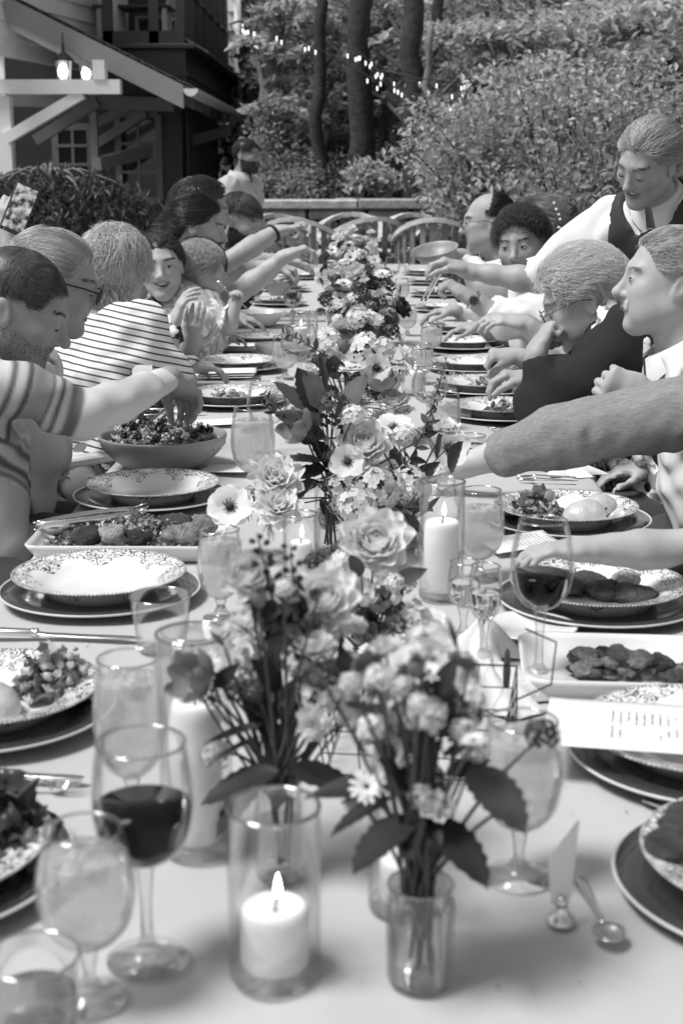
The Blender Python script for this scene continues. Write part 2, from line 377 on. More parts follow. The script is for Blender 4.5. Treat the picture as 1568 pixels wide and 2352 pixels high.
# ---- string lights through the trees
def string_lights(pts, n, label):
    pts = np.array([A(p[0], p[1], min(p[2], 13.9)) for p in pts]); o = empty('string_lights', pts[0], label, 'string lights')
    seg = np.linspace(0, len(pts) - 1, n); P = np.stack([np.interp(seg, np.arange(len(pts)), pts[:, i]) for i in range(3)], -1)
    P[:, 2] += rng.normal(0, .035, n); seg2 = np.sort(rng.uniform(0, len(pts) - 1, n)); P[:, 0] = np.interp(seg2, np.arange(len(pts)), pts[:, 0]); P[:, 1] = np.interp(seg2, np.arange(len(pts)), pts[:, 1]); P[:, 2] += np.interp(seg2, np.arange(len(pts)), pts[:, 2]) - np.interp(seg, np.arange(len(pts)), pts[:, 2])
    MB().tube(P - pts[0], .006, 5).build('cable', mat('cable', .03, .6), o, True)
    bulb = MB().lathe([(0.0, -.042), (.005, -.037), (.007, -.025), (.006, -.011), (.006, 0), (0, .002)], 8).data('bulb', emat('bulb_glow', 0.9), True)
    cap = MB().lathe([(0, 0), (.007, 0), (.007, .02), (0, .02)], 6).data('socket', mat('socket', .03, .5), False)
    for i in range(n):
        b_ = link('bulb', bulb, o, P[i] - pts[0] - np.array([0, 0, .03])); link('socket', cap, b_, (0, 0, 0))
    return o
string_lights([(545, 50, 16), (600, 62, 16), (680, 80, 16), (740, 108, 15.5), (800, 140, 15), (850, 165, 14.5), (905, 190, 14), (960, 212, 14), (1040, 232, 13.5), (1110, 262, 13)], 24, 'strand of small lit bulbs sagging from house to tiered trees')
string_lights([(765, 80, 17), (800, 95, 17), (850, 135, 16.5), (880, 175, 16), (940, 170, 15.5), (1010, 190, 15), (1070, 205, 14.5), (1120, 215, 14)], 16, 'shorter strand of lit bulbs crossing the dark trunks')

# ---- stone planter on the wall with plant
pc = A(842, 440, 14.4); pb = np.array([pc[0], 14.4, wtop])
pl = empty('stone_planter', (pb[0], 14.4, bz(14.4) + .1), 'pale rectangular stone planter box standing on the bank behind the wall', 'planter')
hw = .30
MB().box((-hw, -.16, -.2), (hw, .16, .26), .02).build('box', M_stone[2], pl)
MB().box((-hw - .02, -.18, .26), (hw + .02, .18, .31), .012).build('rim', M_stone[1], pl)
shrub(850, 405, 14.35, .2, .13, 22, L_bright, 'bushy plant with large pale leaves growing in the stone planter', nm='potted_plant', leaf=.10, ry=.15, sr=.14, cat='plant', group=None)

# ================================================================== the house
M_white = mat('white_paint', 0.80, 0.6, 0.08, 3, 0.15, 40); M_trim = mat('grey_trim', 0.30, 0.6, 0.1, 3); M_dkw = mat('dark_paint', 0.028, 0.45, 0.2, 4); M_porch = mat('porch_wood', 0.16, 0.7, 0.15, 4)  # porch_wood: darker timber tone for the roof slab, braces and rafters
M_shing = mat('shingle', 0.10, 0.9, 0.5, 25, 0.8, 60); M_glassdk = mat('dark_pane', 0.015, 0.06, spec=0.6)
HY = 17.0
house = empty('house', (-3.2, HY + 2, 0), 'white clapboard house with dark porch windows and screened upper balcony', 'house')
def hb(name, mb, m, parent=None, smooth=False):
    o = mb.build(name, m, parent or house, smooth)
    o.location = -np.array(house.location) if parent is None else (0, 0, 0); return o
G0 = A(418, 212, HY); GX, GZ = G0[0], G0[2]; G1Y = HY + 5.6
# porch roof: slab sloping up to the house wall
U0 = A(20, 12, HY); XU, ZU = U0[0] - .6, G0[2] + (G0[2] - U0[2]) / (G0[0] - U0[0]) * (U0[0] - .6 - G0[0])
sl_ = (ZU - GZ) / (XU - GX); nrm = unit((-sl_, 0, 1))
def roofpt(x, y, dz): return (x, y, GZ + sl_ * (x - GX) + dz)
roof = hb('porch_roof', MB().add([roofpt(x, y, dz) for dz in (0, .1) for y in (HY, G1Y) for x in (XU, GX + .05)],
     [[0, 1, 3, 2], [4, 6, 7, 5], [0, 4, 5, 1], [2, 3, 7, 6], [0, 2, 6, 4], [1, 5, 7, 3]]), M_porch)
for j in range(22):       # shingle courses
    x1 = GX + .09 - j * .13; x0 = x1 - .15
    if x0 < XU: break
    for q in range(6):
        y0, y1 = HY - .03 + q * (G1Y - HY + .06) / 6 + .004, HY - .03 + (q + 1) * (G1Y - HY + .06) / 6 - .004
        v = [roofpt(x, y, dz + .104 + (.022 if x == x1 else .006)) for dz in (0, .014) for y in (y0, y1) for x in (x0, x1)]
        hb('shingle', MB().add(v, [[0, 1, 3, 2], [4, 6, 7, 5], [0, 4, 5, 1], [2, 3, 7, 6], [0, 2, 6, 4], [1, 5, 7, 3]]), M_shing, roof)
hb('rake_board', MB().add([roofpt(x, y, dz) for dz in (-.17, .09) for y in (HY - .06, HY - .005) for x in (XU, GX + .02)],
     [[0, 1, 3, 2], [4, 6, 7, 5], [0, 4, 5, 1], [2, 3, 7, 6], [0, 2, 6, 4], [1, 5, 7, 3]]), M_trim)
# half-round gutter
gu = MB(); k = 9; ang = np.linspace(math.pi, 2 * math.pi, k); r_ = .085
v = [(GX + .11 + math.cos(a) * rr, y, GZ + .04 + math.sin(a) * rr) for y in (HY - .1, G1Y + .1) for rr in (r_, r_ - .012) for a in ang]
f = [[i, i + 1, 2 * k + i + 1, 2 * k + i] for i in range(k - 1)] + [[k + i + 1, k + i, 3 * k + i, 3 * k + i + 1] for i in range(k - 1)]
f += [list(range(k)), list(range(2 * k, 3 * k))[::-1], [0, 2 * k, 3 * k, k], [k - 1, 2 * k - 1, 4 * k - 1, 3 * k - 1]]
hb('gutter', gu.add(v, f), M_white)
# porch posts, beams, braces
yb = HY - .35
def P2(x, y, Y=yb): return A(x, y, Y)
def beam_px(name, a, b, w_, h, m, Y=yb): return hb(name, MB().beam(P2(*a, Y), P2(*b, Y), w_, h, (0, 1, 0) if False else (0, 0, 1)), m)
beam_px('porch_beam', (-60, 199), (278, 199), .16, .155, M_white)
p0 = P2(8, 215); hb('porch_post', MB().box((p0[0] - .12, yb - .02, 0), (p0[0] + .07, yb + .14, p0[2] - .02), .01), M_white)
beam_px('brace', (14, 318), (190, 214), .12, .12, M_white)
hb('block', MB().box(P2(217, 183) - np.array([0, .1, 0]), P2(243, 138) + np.array([0, .1, 0])), M_white)
beam_px('brace', (82, 322), (225, 232), .14, .13, M_porch, HY + 1.2)
beam_px('porch_beam', (20, 228), (400, 240), .14, .16, M_porch, HY + 1.4)
beam_px('brace', (222, 282), (300, 244), .14, .12, M_porch, HY + 2.4)
beam_px('brace', (222, 330), (335, 258), .14, .12, M_porch, HY + 3.0)
a_, b_ = A(222, 376, HY + 1.8), A(522, 298, G1Y - .3); hb('brace', MB().beam(a_, b_, .13, .15), M_trim)
for q in range(6):
    y = HY + .5 + q * .9; hb('rafter', MB().add([roofpt(x, yy, dz) for dz in (-.14, -.002) for yy in (y, y + .06) for x in (XU, GX - .02)], [[0, 1, 3, 2], [4, 6, 7, 5], [0, 4, 5, 1], [2, 3, 7, 6], [0, 2, 6, 4], [1, 5, 7, 3]]), M_porch)
p1 = A(216, 300, HY + 1.9); hb('porch_post', MB().box((p1[0] - .045, HY + 1.85, 0), (p1[0] + .045, HY + 1.95, roofpt(p1[0], 0, -.16)[2])), M_trim)
# purlin light-coloured under the roof (upper end)
a_, b_ = A(-20, 30, HY + .15), A(215, 150, HY + .15); hb('purlin', MB().beam(a_, b_, .1, .12), M_white)
# lower storey: dark wall under the porch, facing us, and dark bay wall parallel to the table
LBX = A(426, 300, HY + 3.0)[0]; BY0 = HY + 3.0; BY1 = HY + 7.5
hb('wall', MB().box((XU - 2.5, BY0 + .05, 0), (LBX - .06, BY0 + .25, 4.2)), M_dkw)
hb('wall', MB().box((LBX - .25, BY0 + .3, 0), (LBX - .06, BY1, 3.0)), M_dkw)
def window(c0, c1, axis, n_u, n_v, out, m_pane=M_glassdk):
    """window in the plane normal to axis, spanning c0..c1"""
    c0, c1 = np.array(c0, float), np.array(c1, float); u = 0 if axis == 1 else 1; N = np.zeros(3); N[axis] = out
    W = hb('window', MB().box(c0 + N * .012, c1 + N * .02), m_pane)
    def bar(lo, hi, d=.05): return MB().box(lo + N * .01, hi + N * d)
    t = .045
    for s in range(n_u + 1):
        q = c0[u] + (c1[u] - c0[u]) * s / n_u; lo, hi = c0.copy(), c1.copy(); lo[u], hi[u] = q - t / (1 if s in (0, n_u) else 2.4), q + t / (1 if s in (0, n_u) else 2.4)
        hb('muntin' if 0 < s < n_u else 'frame', bar(lo, hi, .045), M_dkm, W)
    for s in range(n_v + 1):
        q = c0[2] + (c1[2] - c0[2]) * s / n_v; lo, hi = c0.copy(), c1.copy(); lo[2], hi[2] = q - t / (1 if s in (0, n_v) else 2.4), q + t / (1 if s in (0, n_v) else 2.4)
        hb('muntin' if 0 < s < n_v else 'frame', bar(lo, hi, .05), M_dkm, W)
    for ch in W.children: ch.location = (0, 0, 0)
    return W
M_dkm = mat('dark_muntin', 0.15, 0.5, 0.1)
w0, w1 = A(275, 460, BY0), A(362, 262, BY0); window((w0[0], BY0 + .05, w0[2]), (w1[0], BY0 + .05, w1[2]), 1, 2, 3, -1)
w0, w1 = A(130, 420, BY0), A(205, 290, BY0); window((w0[0], BY0 + .05, w0[2]), (w1[0], BY0 + .05, w1[2]), 1, 2, 3, -1)
for q in range(2):
    y0 = BY0 + .5 + q * 2.2
    window((LBX - .06, y0, .75), (LBX - .06, y0 + 1.9, 2.35), 0, 4, 3, 1)
# upper storey: siding wall, corner board, screened balcony
SY = HY + 2.0; c1 = A(229, 60, SY + .6)
sw0 = A(60, -80, SY - 1.4)
dirw = unit(np.array([c1[0] - sw0[0], (SY + .6) - (SY - 1.4), 0])); Lw = np.linalg.norm((c1 - sw0)[:2])
for j in range(14):
    z0 = 2.75 + j * .2
    q = hb('siding_board', MB().add([tuple(np.array([sw0[0], SY - 1.4, z0 + zz]) + dirw * tt + np.array([dirw[1], -dirw[0], 0]) * oo) for tt in (-1.5, Lw) for zz, oo in ((0, .035), (.205, .006), (.205, -.02), (0, -.02))],
        [[0, 1, 5, 4], [1, 2, 6, 5], [2, 3, 7, 6], [3, 0, 4, 7], [0, 3, 2, 1], [4, 5, 6, 7]]), M_white)
hb('corner_board', MB().box((c1[0] - .07, SY + .5, 2.9), (c1[0] + .09, SY + .7, 5.6)), M_white)
# left lower siding by the porch post
for j in range(9):
    z0 = .05 + j * .3; x_ = P2(22, 300)[0] - .22
    hb('siding_board', MB().add([(x_ + xx, yb + .2 + oo, z0 + zz) for xx in (-1.4, 0.15) for zz, oo in ((0, -.03), (.3, -.004), (.3, .02), (0, .02))], [[0, 1, 5, 4], [1, 2, 6, 5], [2, 3, 7, 6], [3, 0, 4, 7], [0, 3, 2, 1], [4, 5, 6, 7]]), M_white)
UY = HY + 1.6; UX = A(425, 100, UY)[0]; UZ = A(425, 112, UY)[2]; UL = A(236, 80, UY)[0]; UY1 = HY + 8.2
hb('balcony_band', MB().box((UL, UY, GZ - .1 + .2), (UX, UY1, UZ)), M_dkw)
hb('band_moulding', MB().box((UL, UY - .03, UZ - .32), (UX + .03, UY1, UZ - .28)), M_dkw)
hb('balcony_floor', MB().box((UL - .05, UY - .12, UZ), (UX + .14, UY1 + .1, UZ + .06), .01), M_dkw)
for q in range(16):   # shingled skirt edge
    y0 = UY - .12 + q * (UY1 - UY + .2) / 16
    hb('shingle', MB().add([(UX + .02, y0 + .01, UZ + .10), (UX + .30, y0 + .01, UZ - .06), (UX + .30, y0 + .01, UZ - .03), (UX + .02, y0 + .01, UZ + .13), (UX + .02, y0 + .4, UZ + .10), (UX + .30, y0 + .4, UZ - .06), (UX + .30, y0 + .4, UZ - .03), (UX + .02, y0 + .4, UZ + .13)],
       [[0, 3, 2, 1], [4, 5, 6, 7], [0, 1, 5, 4], [1, 2, 6, 5], [2, 3, 7, 6], [3, 0, 4, 7]]), M_shing)
fz = UZ + .06
hb('bottom_rail', MB().box((UL, UY, fz), (UX, UY + .09, fz + .16)).box((UX - .09, UY + .09, fz), (UX, UY1, fz + .12)), M_dkw)
for q in range(8):
    y = UY + q * (UY1 - UY) / 7; hb('screen_post', MB().box((UX - .1, y - .05, fz), (UX, y + .05, fz + 2.4)), M_dkw)
for q in range(3):
    hb('screen_rail', MB().box((UX - .06, UY, fz + .7 + q * .75), (UX - .02, UY1, fz + .76 + q * .75)), M_dkw)
for q in range(2):
    x = UL + .06 + q * (UX - .45 - UL); hb('screen_post', MB().box((x - .06, UY, fz), (x + .06, UY + .1, fz + 2.4)), M_dkw)
hb('white_backing', MB().box((UL + .02, UY + .12, fz), (UL + .1, UY1 - .4, fz + 2.4)), M_white)  # white wall added so the gaps between the posts look bright
hb('white_backing', MB().box((UL - .3, UY + 2.6, fz), (UX - .9, UY + 2.7, fz + 2.4)), M_white)
hb('wall_end', MB().box((A(526, 100, UY1 - .2)[0], UY1 - .2, 0), (A(546, 100, UY1 - .2)[0], UY1, 5.6)), M_white)
for j in range(17):
    x0, x1 = A(524, 100, UY1 - .3)[0], A(541, 100, UY1 - .3)[0]; z0 = .2 + j * .3
    hb('siding_board', MB().add([(xx, UY1 - .26 + oo, z0 + zz) for xx in (x0, x1) for zz, oo in ((0, -.05), (.3, -.01), (.3, .03), (0, .03))], [[0, 1, 5, 4], [1, 2, 6, 5], [2, 3, 7, 6], [3, 0, 4, 7], [0, 3, 2, 1], [4, 5, 6, 7]]), M_white)
xd = A(547, 100, UY1 - .3)[0]; hb('downspout', MB().tube([(xd, UY1 - .3, .1), (xd, UY1 - .3, 2), (xd, UY1 - .3, 5.6)], .06, 10), M_white, None, True)
hb('house_core', MB().box((-14, SY + 3, 0), (UL - .4, UY1, 5.6)), M_dkw)
# ---- lanterns hanging under the porch roof (lit)
def lantern(x, y, Y, s, label):
    c = A(x, y, Y); o = empty('porch_lantern', c, label, 'lantern', 'lit lanterns under the porch roof')
    MB().lathe([(.075 * s, .12 * s), (.13 * s, .105 * s), (.02 * s, .2 * s), (.012 * s, .3 * s), (0, .3 * s)], 6).build('cap', M_dkw, o)
    for k in range(4):
        a = k * math.pi / 2 + math.pi / 4; MB().beam((math.cos(a) * .09 * s, math.sin(a) * .09 * s, .11 * s), (math.cos(a) * .075 * s, math.sin(a) * .075 * s, -.13 * s), .014 * s, .014 * s, (1, 0, 0)).build('bar', M_dkw, o)
    MB().lathe([(0, -.12 * s), (.075 * s, -.12 * s), (.09 * s, .1 * s), (0, .1 * s)], 4).build('glass', emat('lantern_glass', 0.10), o)
    MB().lathe([(0, -.09 * s), (.045 * s, -.07 * s), (.055 * s, -.01 * s), (.03 * s, .05 * s), (0, .06 * s)], 10).build('bulb', emat('lantern_bulb', 5.0), o, True, loc=(0, -.07 * s, 0))
    zt = roofpt(c[0], 0, 0)[2] - c[2]
    if zt > .3 * s: MB().tube([(0, 0, .29 * s), (0, 0, (zt + .3 * s) / 2), (0, 0, zt)], .008, 6).build('chain', M_dkw, o)
    return o
lantern(147, 160, HY - .15, 1.0, 'lit dark lantern above the white porch beam, beside the beam\'s middle')
lantern(200, 165, HY + .6, .95, 'lit dark lantern beside the white block on the porch beam')
# ---- furniture on the balcony
def simple_chair(name, loc, rz, m, label, group):
    o = empty(name, loc, label, 'chair', group, rz)
    MB().box((-.22, -.22, .42), (.22, .22, .46), .008).build('seat', m, o)
    for sx in (-1, 1):
        MB().box((sx * .2 - .02, -.21, 0), (sx * .2 + .02, -.17, .42)).build('leg', m, o); MB().beam((sx * .2, .19, 0), (sx * .2, .27, .95), .04, .04, (1, 0, 0)).build('leg', m, o)
    for q in range(5): MB().beam((-.15 + q * .075, .205, .5), (-.15 + q * .075, .262, .9), .03, .015, (1, 0, 0)).build('slat', m, o)
    MB().box((-.22, .245, .9), (.22, .285, .98), .008).build('top_rail', m, o); return o
M_pale = mat('pale_chair', .55, .6)
simple_chair('balcony_chair', (A(355, 60, UY + 1.2)[0], UY + 1.3, fz), R(-100), M_pale, 'white wooden chair on the upper balcony beside the screen post', None)
simple_chair('balcony_chair', (A(290, 60, UY + 1.5)[0], UY + 1.9, fz), R(10), M_pale, 'white wooden chair behind the dark table on the upper balcony', None)
bt = empty('balcony_table', (A(310, 60, UY + .9)[0], UY + .9, fz), 'dark topped table with pale legs on the upper balcony', 'table')
MB().box((-.5, -.3, .5), (.5, .3, .54), .01).build('tabletop', M_dkw, bt)
for sx in (-1, 1):
    for sy in (-1, 1): MB().box((sx * .42 - .03, sy * .24 - .03, 0), (sx * .42 + .03, sy * .24 + .03, .5)).build('leg', M_pale, bt)

# ---- weeping dark maple by the porch
def weeping(x, y, Y, rx, rz, n, label):
    c = A(x, y, Y); base = np.array([c[0], Y, 0.0]); o = empty('weeping_maple', base, label, 'tree')
    P, T = [], []; st = MB().tube(bez(base, base + np.array([.1, 0, .4]), c + np.array([0, 0, rz * .3]), 8) - base, np.linspace(.06, .03, 8), 8)
    for q in range(n):
        a = rng.uniform(0, 2 * math.pi); e = rng.uniform(.1, 1.0); L_ = rng.uniform(.3, .9)
        r0 = c + np.array([math.cos(a) * rx * e, math.sin(a) * rx * .7 * e, rz * math.sqrt(max(0, 1 - e * e)) * rng.uniform(.8, 1.05)])
        k = 80; t = rng.uniform(0, 1, k)
        P.append(r0 + np.stack([math.cos(a) * .25 * t, math.sin(a) * .25 * t, -L_ * t ** 1.5], -1) + rng.normal(0, .03, (k, 3))); T.append(np.clip(rng.normal(.5, .25, k), 0, 1))
        if q % 5 == 0: st.tube(bez(c + np.array([0, 0, rz * .3]), (c + r0) / 2 + np.array([0, 0, .3]), r0, 6) - base, np.linspace(.02, .006, 6), 5)
    st.build('trunk', M_bark2, o, True); P = np.concatenate(P)
    link('crown', leaf_mesh('crown', P - base, rng.uniform(.6, 1.2, len(P)) * .07, attrmat('maple_leaf', .02, .17, .3), np.concatenate(T), .5, .7, .3), o)
weeping(120, 470, 10.5, .62, .22, 130, 'dark weeping maple with fine drooping leaves by the porch')
# ================================================================== the long table
XL, XR = -0.58, 0.515; TY0, TY1 = 0.35, 11.3
table = empty('long_table', ((XL + XR) / 2, (TY0 + TY1) / 2, 0), 'long dining table hidden under a white cloth', 'table')
def tb(name, mb, m): o = mb.build(name, m, table); o.location = -np.array(table.location); return o
M_twood = mat('table_wood', .2, .6, .3, 6)
tb('tabletop', MB().box((XL + .01, TY0 + .01, .715), (XR - .01, TY1 - .01, .742)), M_twood)
for x in (XL + .1, XR - .1):
    for y in (TY0 + .2, 3.8, 7.4, TY1 - .2): tb('leg', MB().box((x - .03, y - .03, 0), (x + .03, y + .03, .715), .004), M_twood)
# cloth: top sheet with faint folds, hanging sides
def cloth_tex(m, strength, scale):
    t = m.node_tree; b = t.nodes['Principled BSDF']; tc = t.nodes.new('ShaderNodeTexCoord')
    n1 = t.nodes.new('ShaderNodeTexNoise'); n1.inputs['Scale'].default_value = scale; n1.inputs['Detail'].default_value = 3
    n2 = t.nodes.new('ShaderNodeTexNoise'); n2.inputs['Scale'].default_value = 900; n2.inputs['Detail'].default_value = 1
    a = t.nodes.new('ShaderNodeMath'); a.operation = 'MULTIPLY_ADD'; a.inputs[1].default_value = .04
    bp = t.nodes.new('ShaderNodeBump'); bp.inputs['Strength'].default_value = strength; bp.inputs['Distance'].default_value = .012
    t.links.new(tc.outputs['Object'], n1.inputs['Vector']); t.links.new(tc.outputs['Object'], n2.inputs['Vector'])
    t.links.new(n2.outputs[0], a.inputs[0]); t.links.new(n1.outputs[0], a.inputs[2]); t.links.new(a.outputs[0], bp.inputs['Height']); t.links.new(bp.outputs[0], b.inputs['Normal'])
M_cloth = mat('table_linen', .46, .85, .05, 3, sss=0); cloth_tex(M_cloth, .5, 7)
nx, ny = 30, 240
prof = []
W_ = XR - XL
for i in range(nx + 1): prof.append((XL + W_ * i / nx, 0.0))
ed = [(XL - .012, -.008), (XL - .02, -.03), (XL - .03, -.12), (XL - .036, -.24), (XL - .04, -.36)]
ed2 = [(XR + (XL - a), b) for a, b in ed]
prof = ed[::-1] + prof + ed2; ysamp = np.linspace(TY0 - .02, TY1 + .02, ny)
V = np.zeros((len(prof), ny, 3))
for i, (px_, dz) in enumerate(prof):
    side = -1 if px_ < XL else (1 if px_ > XR else 0); k = abs(dz)
    V[i, :, 0] = px_ + side * k * (.10 * np.sin(ysamp * 9 + 1.3 * side) + .06 * np.sin(ysamp * 23 + i))
    V[i, :, 1] = ysamp
    V[i, :, 2] = TZ + dz + (.0016 * np.sin(ysamp * 5.1 + px_ * 7) + .005 * np.exp(-((px_ + .03 + .01 * np.sin(ysamp)) / .02) ** 2) + .002 * np.sin(px_ * 23 + 1.5 * np.sin(ysamp * 2.3)) * np.sin(ysamp * 1.7 + px_ * 3)) * (side == 0) - (.003 if side == 0 else 0)
V = V.reshape(-1, 3); idx = np.arange(len(prof) * ny).reshape(len(prof), ny)
F_ = np.stack([idx[:-1, :-1], idx[:-1, 1:], idx[1:, 1:], idx[1:, :-1]], -1).reshape(-1, 4)[:, ::-1]
cl = link('tablecloth', meshdata('tablecloth', V, F_, M_cloth)); tag(cl, 'long white linen cloth covering the dining table', 'tablecloth')
TT = TZ + .0005       # where things stand

# ------------------------------------------------------------------ glass
def glassmat(name, tint=1.0, base=.04, edge=.55, pw=.25, rough=.02):
    """thin wall: clear straight on, reflecting and slightly darker towards the rims"""
    if name in MATS: return MATS[name]
    m = bpy.data.materials.new(name); m.use_nodes = True; t = m.node_tree; t.nodes.clear()
    out = t.nodes.new('ShaderNodeOutputMaterial'); tr = t.nodes.new('ShaderNodeBsdfTransparent'); gl = t.nodes.new('ShaderNodeBsdfGlossy'); gl.inputs['Roughness'].default_value = rough
    lw = t.nodes.new('ShaderNodeLayerWeight'); lw.inputs[0].default_value = pw
    r = t.nodes.new('ShaderNodeMapRange'); r.inputs[3].default_value = base; r.inputs[4].default_value = edge
    c = t.nodes.new('ShaderNodeMapRange'); c.inputs[3].default_value = tint; c.inputs[4].default_value = tint * .86
    mx = t.nodes.new('ShaderNodeMixShader'); gl.inputs[0].default_value = (.9, .9, .9, 1)
    t.links.new(lw.outputs['Facing'], c.inputs[0]); t.links.new(c.outputs[0], tr.inputs[0])
    t.links.new(lw.outputs['Fresnel'], r.inputs[0]); t.links.new(r.outputs[0], mx.inputs[0])
    t.links.new(tr.outputs[0], mx.inputs[1]); t.links.new(gl.outputs[0], mx.inputs[2]); t.links.new(mx.outputs[0], out.inputs[0])
    MATS[name] = m; return m
M_glass = glassmat('clear_glass', .995, .004, .45, .15)
def liquidmat(name, v, rough=0.0, scat=0.0, bub=0):
    """water or iced drink: refracting body, partly cloudy"""
    if name in MATS: return MATS[name]
    m = bpy.data.materials.new(name); m.use_nodes = True; t = m.node_tree; b = t.nodes['Principled BSDF']
    b.inputs['Base Color'].default_value = (v, v, v, 1); b.inputs['Roughness'].default_value = rough; b.inputs['IOR'].default_value = 1.33
    b.inputs['Transmission Weight'].default_value = 1 - scat
    if scat:
        tc = t.nodes.new('ShaderNodeTexCoord'); n = t.nodes.new('ShaderNodeTexNoise'); n.inputs['Scale'].default_value = 28; n.inputs['Detail'].default_value = 4
        r = t.nodes.new('ShaderNodeMapRange'); r.inputs[1].default_value = .3; r.inputs[2].default_value = .7; r.inputs[3].default_value = 1 - scat * 1.5; r.inputs[4].default_value = 1 - scat * .5
        t.links.new(tc.outputs['Object'], n.inputs['Vector']); t.links.new(n.outputs[0], r.inputs[0]); t.links.new(r.outputs[0], b.inputs['Transmission Weight'])
        bp = t.nodes.new('ShaderNodeBump'); bp.inputs['Strength'].default_value = .3; bp.inputs['Distance'].default_value = .004
        t.links.new(n.outputs[0], bp.inputs['Height']); t.links.new(bp.outputs[0], b.inputs['Normal'])
    MATS[name] = m; return m
def cloudymat(name, v, opa):
    """cloudy iced drink behind a frosted wall: part see-through, part scattering"""
    m = bpy.data.materials.new(name); m.use_nodes = True; t = m.node_tree; b = t.nodes['Principled BSDF']
    b.inputs['Base Color'].default_value = (v, v, v, 1); b.inputs['Roughness'].default_value = .15
    tl = t.nodes.new('ShaderNodeBsdfTranslucent'); tl.inputs[0].default_value = (v, v, v, 1); tr = t.nodes.new('ShaderNodeBsdfTransparent'); tr.inputs[0].default_value = (.95, .95, .95, 1)
    tc = t.nodes.new('ShaderNodeTexCoord'); n = t.nodes.new('ShaderNodeTexNoise'); n.inputs['Scale'].default_value = 38; n.inputs['Detail'].default_value = 5
    r = t.nodes.new('ShaderNodeMapRange'); r.inputs[1].default_value = .3; r.inputs[2].default_value = .7; r.inputs[3].default_value = opa * .7; r.inputs[4].default_value = min(1, opa * 1.3)
    m1 = t.nodes.new('ShaderNodeMixShader'); m1.inputs[0].default_value = .5; m2 = t.nodes.new('ShaderNodeMixShader')
    t.links.new(tc.outputs['Object'], n.inputs['Vector']); t.links.new(n.outputs[0], r.inputs[0]); t.links.new(r.outputs[0], m2.inputs[0])
    t.links.new(b.outputs[0], m1.inputs[1]); t.links.new(tl.outputs[0], m1.inputs[2]); t.links.new(tr.outputs[0], m2.inputs[1]); t.links.new(m1.outputs[0], m2.inputs[2]); t.links.new(m2.outputs[0], t.nodes['Material Output'].inputs[0])
    MATS[name] = m; return m
M_drink = cloudymat('iced_drink', .85, .5); M_water = liquidmat('water', .93, .0); M_white_wine = liquidmat('white_wine', .75, 0)
M_wine = mat('red_wine', .003, .05, spec=.10); M_ice = cloudymat('ice', .9, .35); M_dark_drink = cloudymat('dark_drink', .25, .6)
def shell(outer, t=.0016):
    """closed thin-walled profile from an outer profile that starts at the bottom"""
    o = np.array(outer, float); inner = o.copy(); inner[:, 0] = np.maximum(0, inner[:, 0] - t); inner[0, 1] += t * 1.5; inner[:, 1] = np.maximum(inner[:, 1], o[0, 1] + t * 1.5)
    inner[-1, 1] = o[-1, 1]
    return np.concatenate([o, inner[::-1]])
def smooth_prof(pts, n=26):
    pts = np.array(pts, float); m = len(pts)
    d = np.concatenate([[0], np.cumsum(np.linalg.norm(np.diff(pts, axis=0), axis=1))]); s = np.linspace(0, d[-1], n)
    q = np.stack([np.interp(s, d, pts[:, i]) for i in (0, 1)], -1)
    for _ in range(2): q[1:-1] = (q[:-2] + 2 * q[1:-1] + q[2:]) / 4
    return q
def on_table(x, y): p = tp(x, y); return np.array([p[0], p[1], TT])
def rad_px(p, w_): return w_ / 2 / ppm(p)
def goblet(base, foot_r, stem_h, bowl_r, rim_r, top, label, group=None, fill=.8, liquid=None, name='water_goblet', cat='glass', stem_r=.006, foam=False, surface_wob=0):
    """stemmed glass: foot, stem, bowl, liquid"""
    o = empty(name, base, label, cat, group)
    H = top; b0 = stem_h; bh = H - b0
    fo = [(0, 0), (foot_r, 0), (foot_r, .0018), (foot_r * .5, .005), (stem_r * 1.8, .011), (stem_r, .02), (stem_r * .85, b0 * .55), (stem_r * 1.25, b0 - .004), (stem_r * 1.6, b0 + .002), (0, b0 + .002)]
    MB().lathe(fo, 28).build('stem', glassmat('stem_glass', .945, .02, .6, .28), o, True)
    bp = smooth_prof([(stem_r * 1.2, b0 + .0025), (bowl_r * .55, b0 + bh * .07), (bowl_r * .88, b0 + bh * .22), (bowl_r, b0 + bh * .45), (bowl_r * .985, b0 + bh * .62), ((bowl_r + rim_r) / 2, b0 + bh * .84), (rim_r, H)])
    bw_ = MB().lathe(shell(np.concatenate([[[0, b0 + .0025]], bp])), 36).build('bowl', M_glass, o, True)
    MB().tube([(math.cos(a) * rim_r, math.sin(a) * rim_r, H) for a in np.linspace(0, 2 * math.pi, 37)], .0011, 6, False).build('rim', glassmat('glass_rim', .92, .22, .75, .5), o, True)
    if fill:
        zt = b0 + bh * fill; q = bp[bp[:, 1] < zt]; rt = np.interp(zt, bp[:, 1], bp[:, 0])
        lp = np.concatenate([[[0, b0 + .006]], np.stack([np.maximum(q[:, 0] - .0022, .0005), np.maximum(q[:, 1], b0 + .006)], -1)[1:], [[rt - .0022, zt]], [[0, zt]]])
        MB().lathe(lp, 36).build('liquid', liquid or M_drink, o, True)
        if foam:
            for k in range(5):
                a = random.uniform(0, 6.28); rr = random.uniform(0, rt * .6); s_ = rt * .33
                e = MB().box((-s_, -s_, -s_), (s_, s_, s_), s_ * .35).build('ice_cube', M_ice, o, True)
                e.location = (math.cos(a) * rr, math.sin(a) * rr, zt - s_ * .7); e.rotation_euler = (random.random(), random.random(), random.random())
    return o
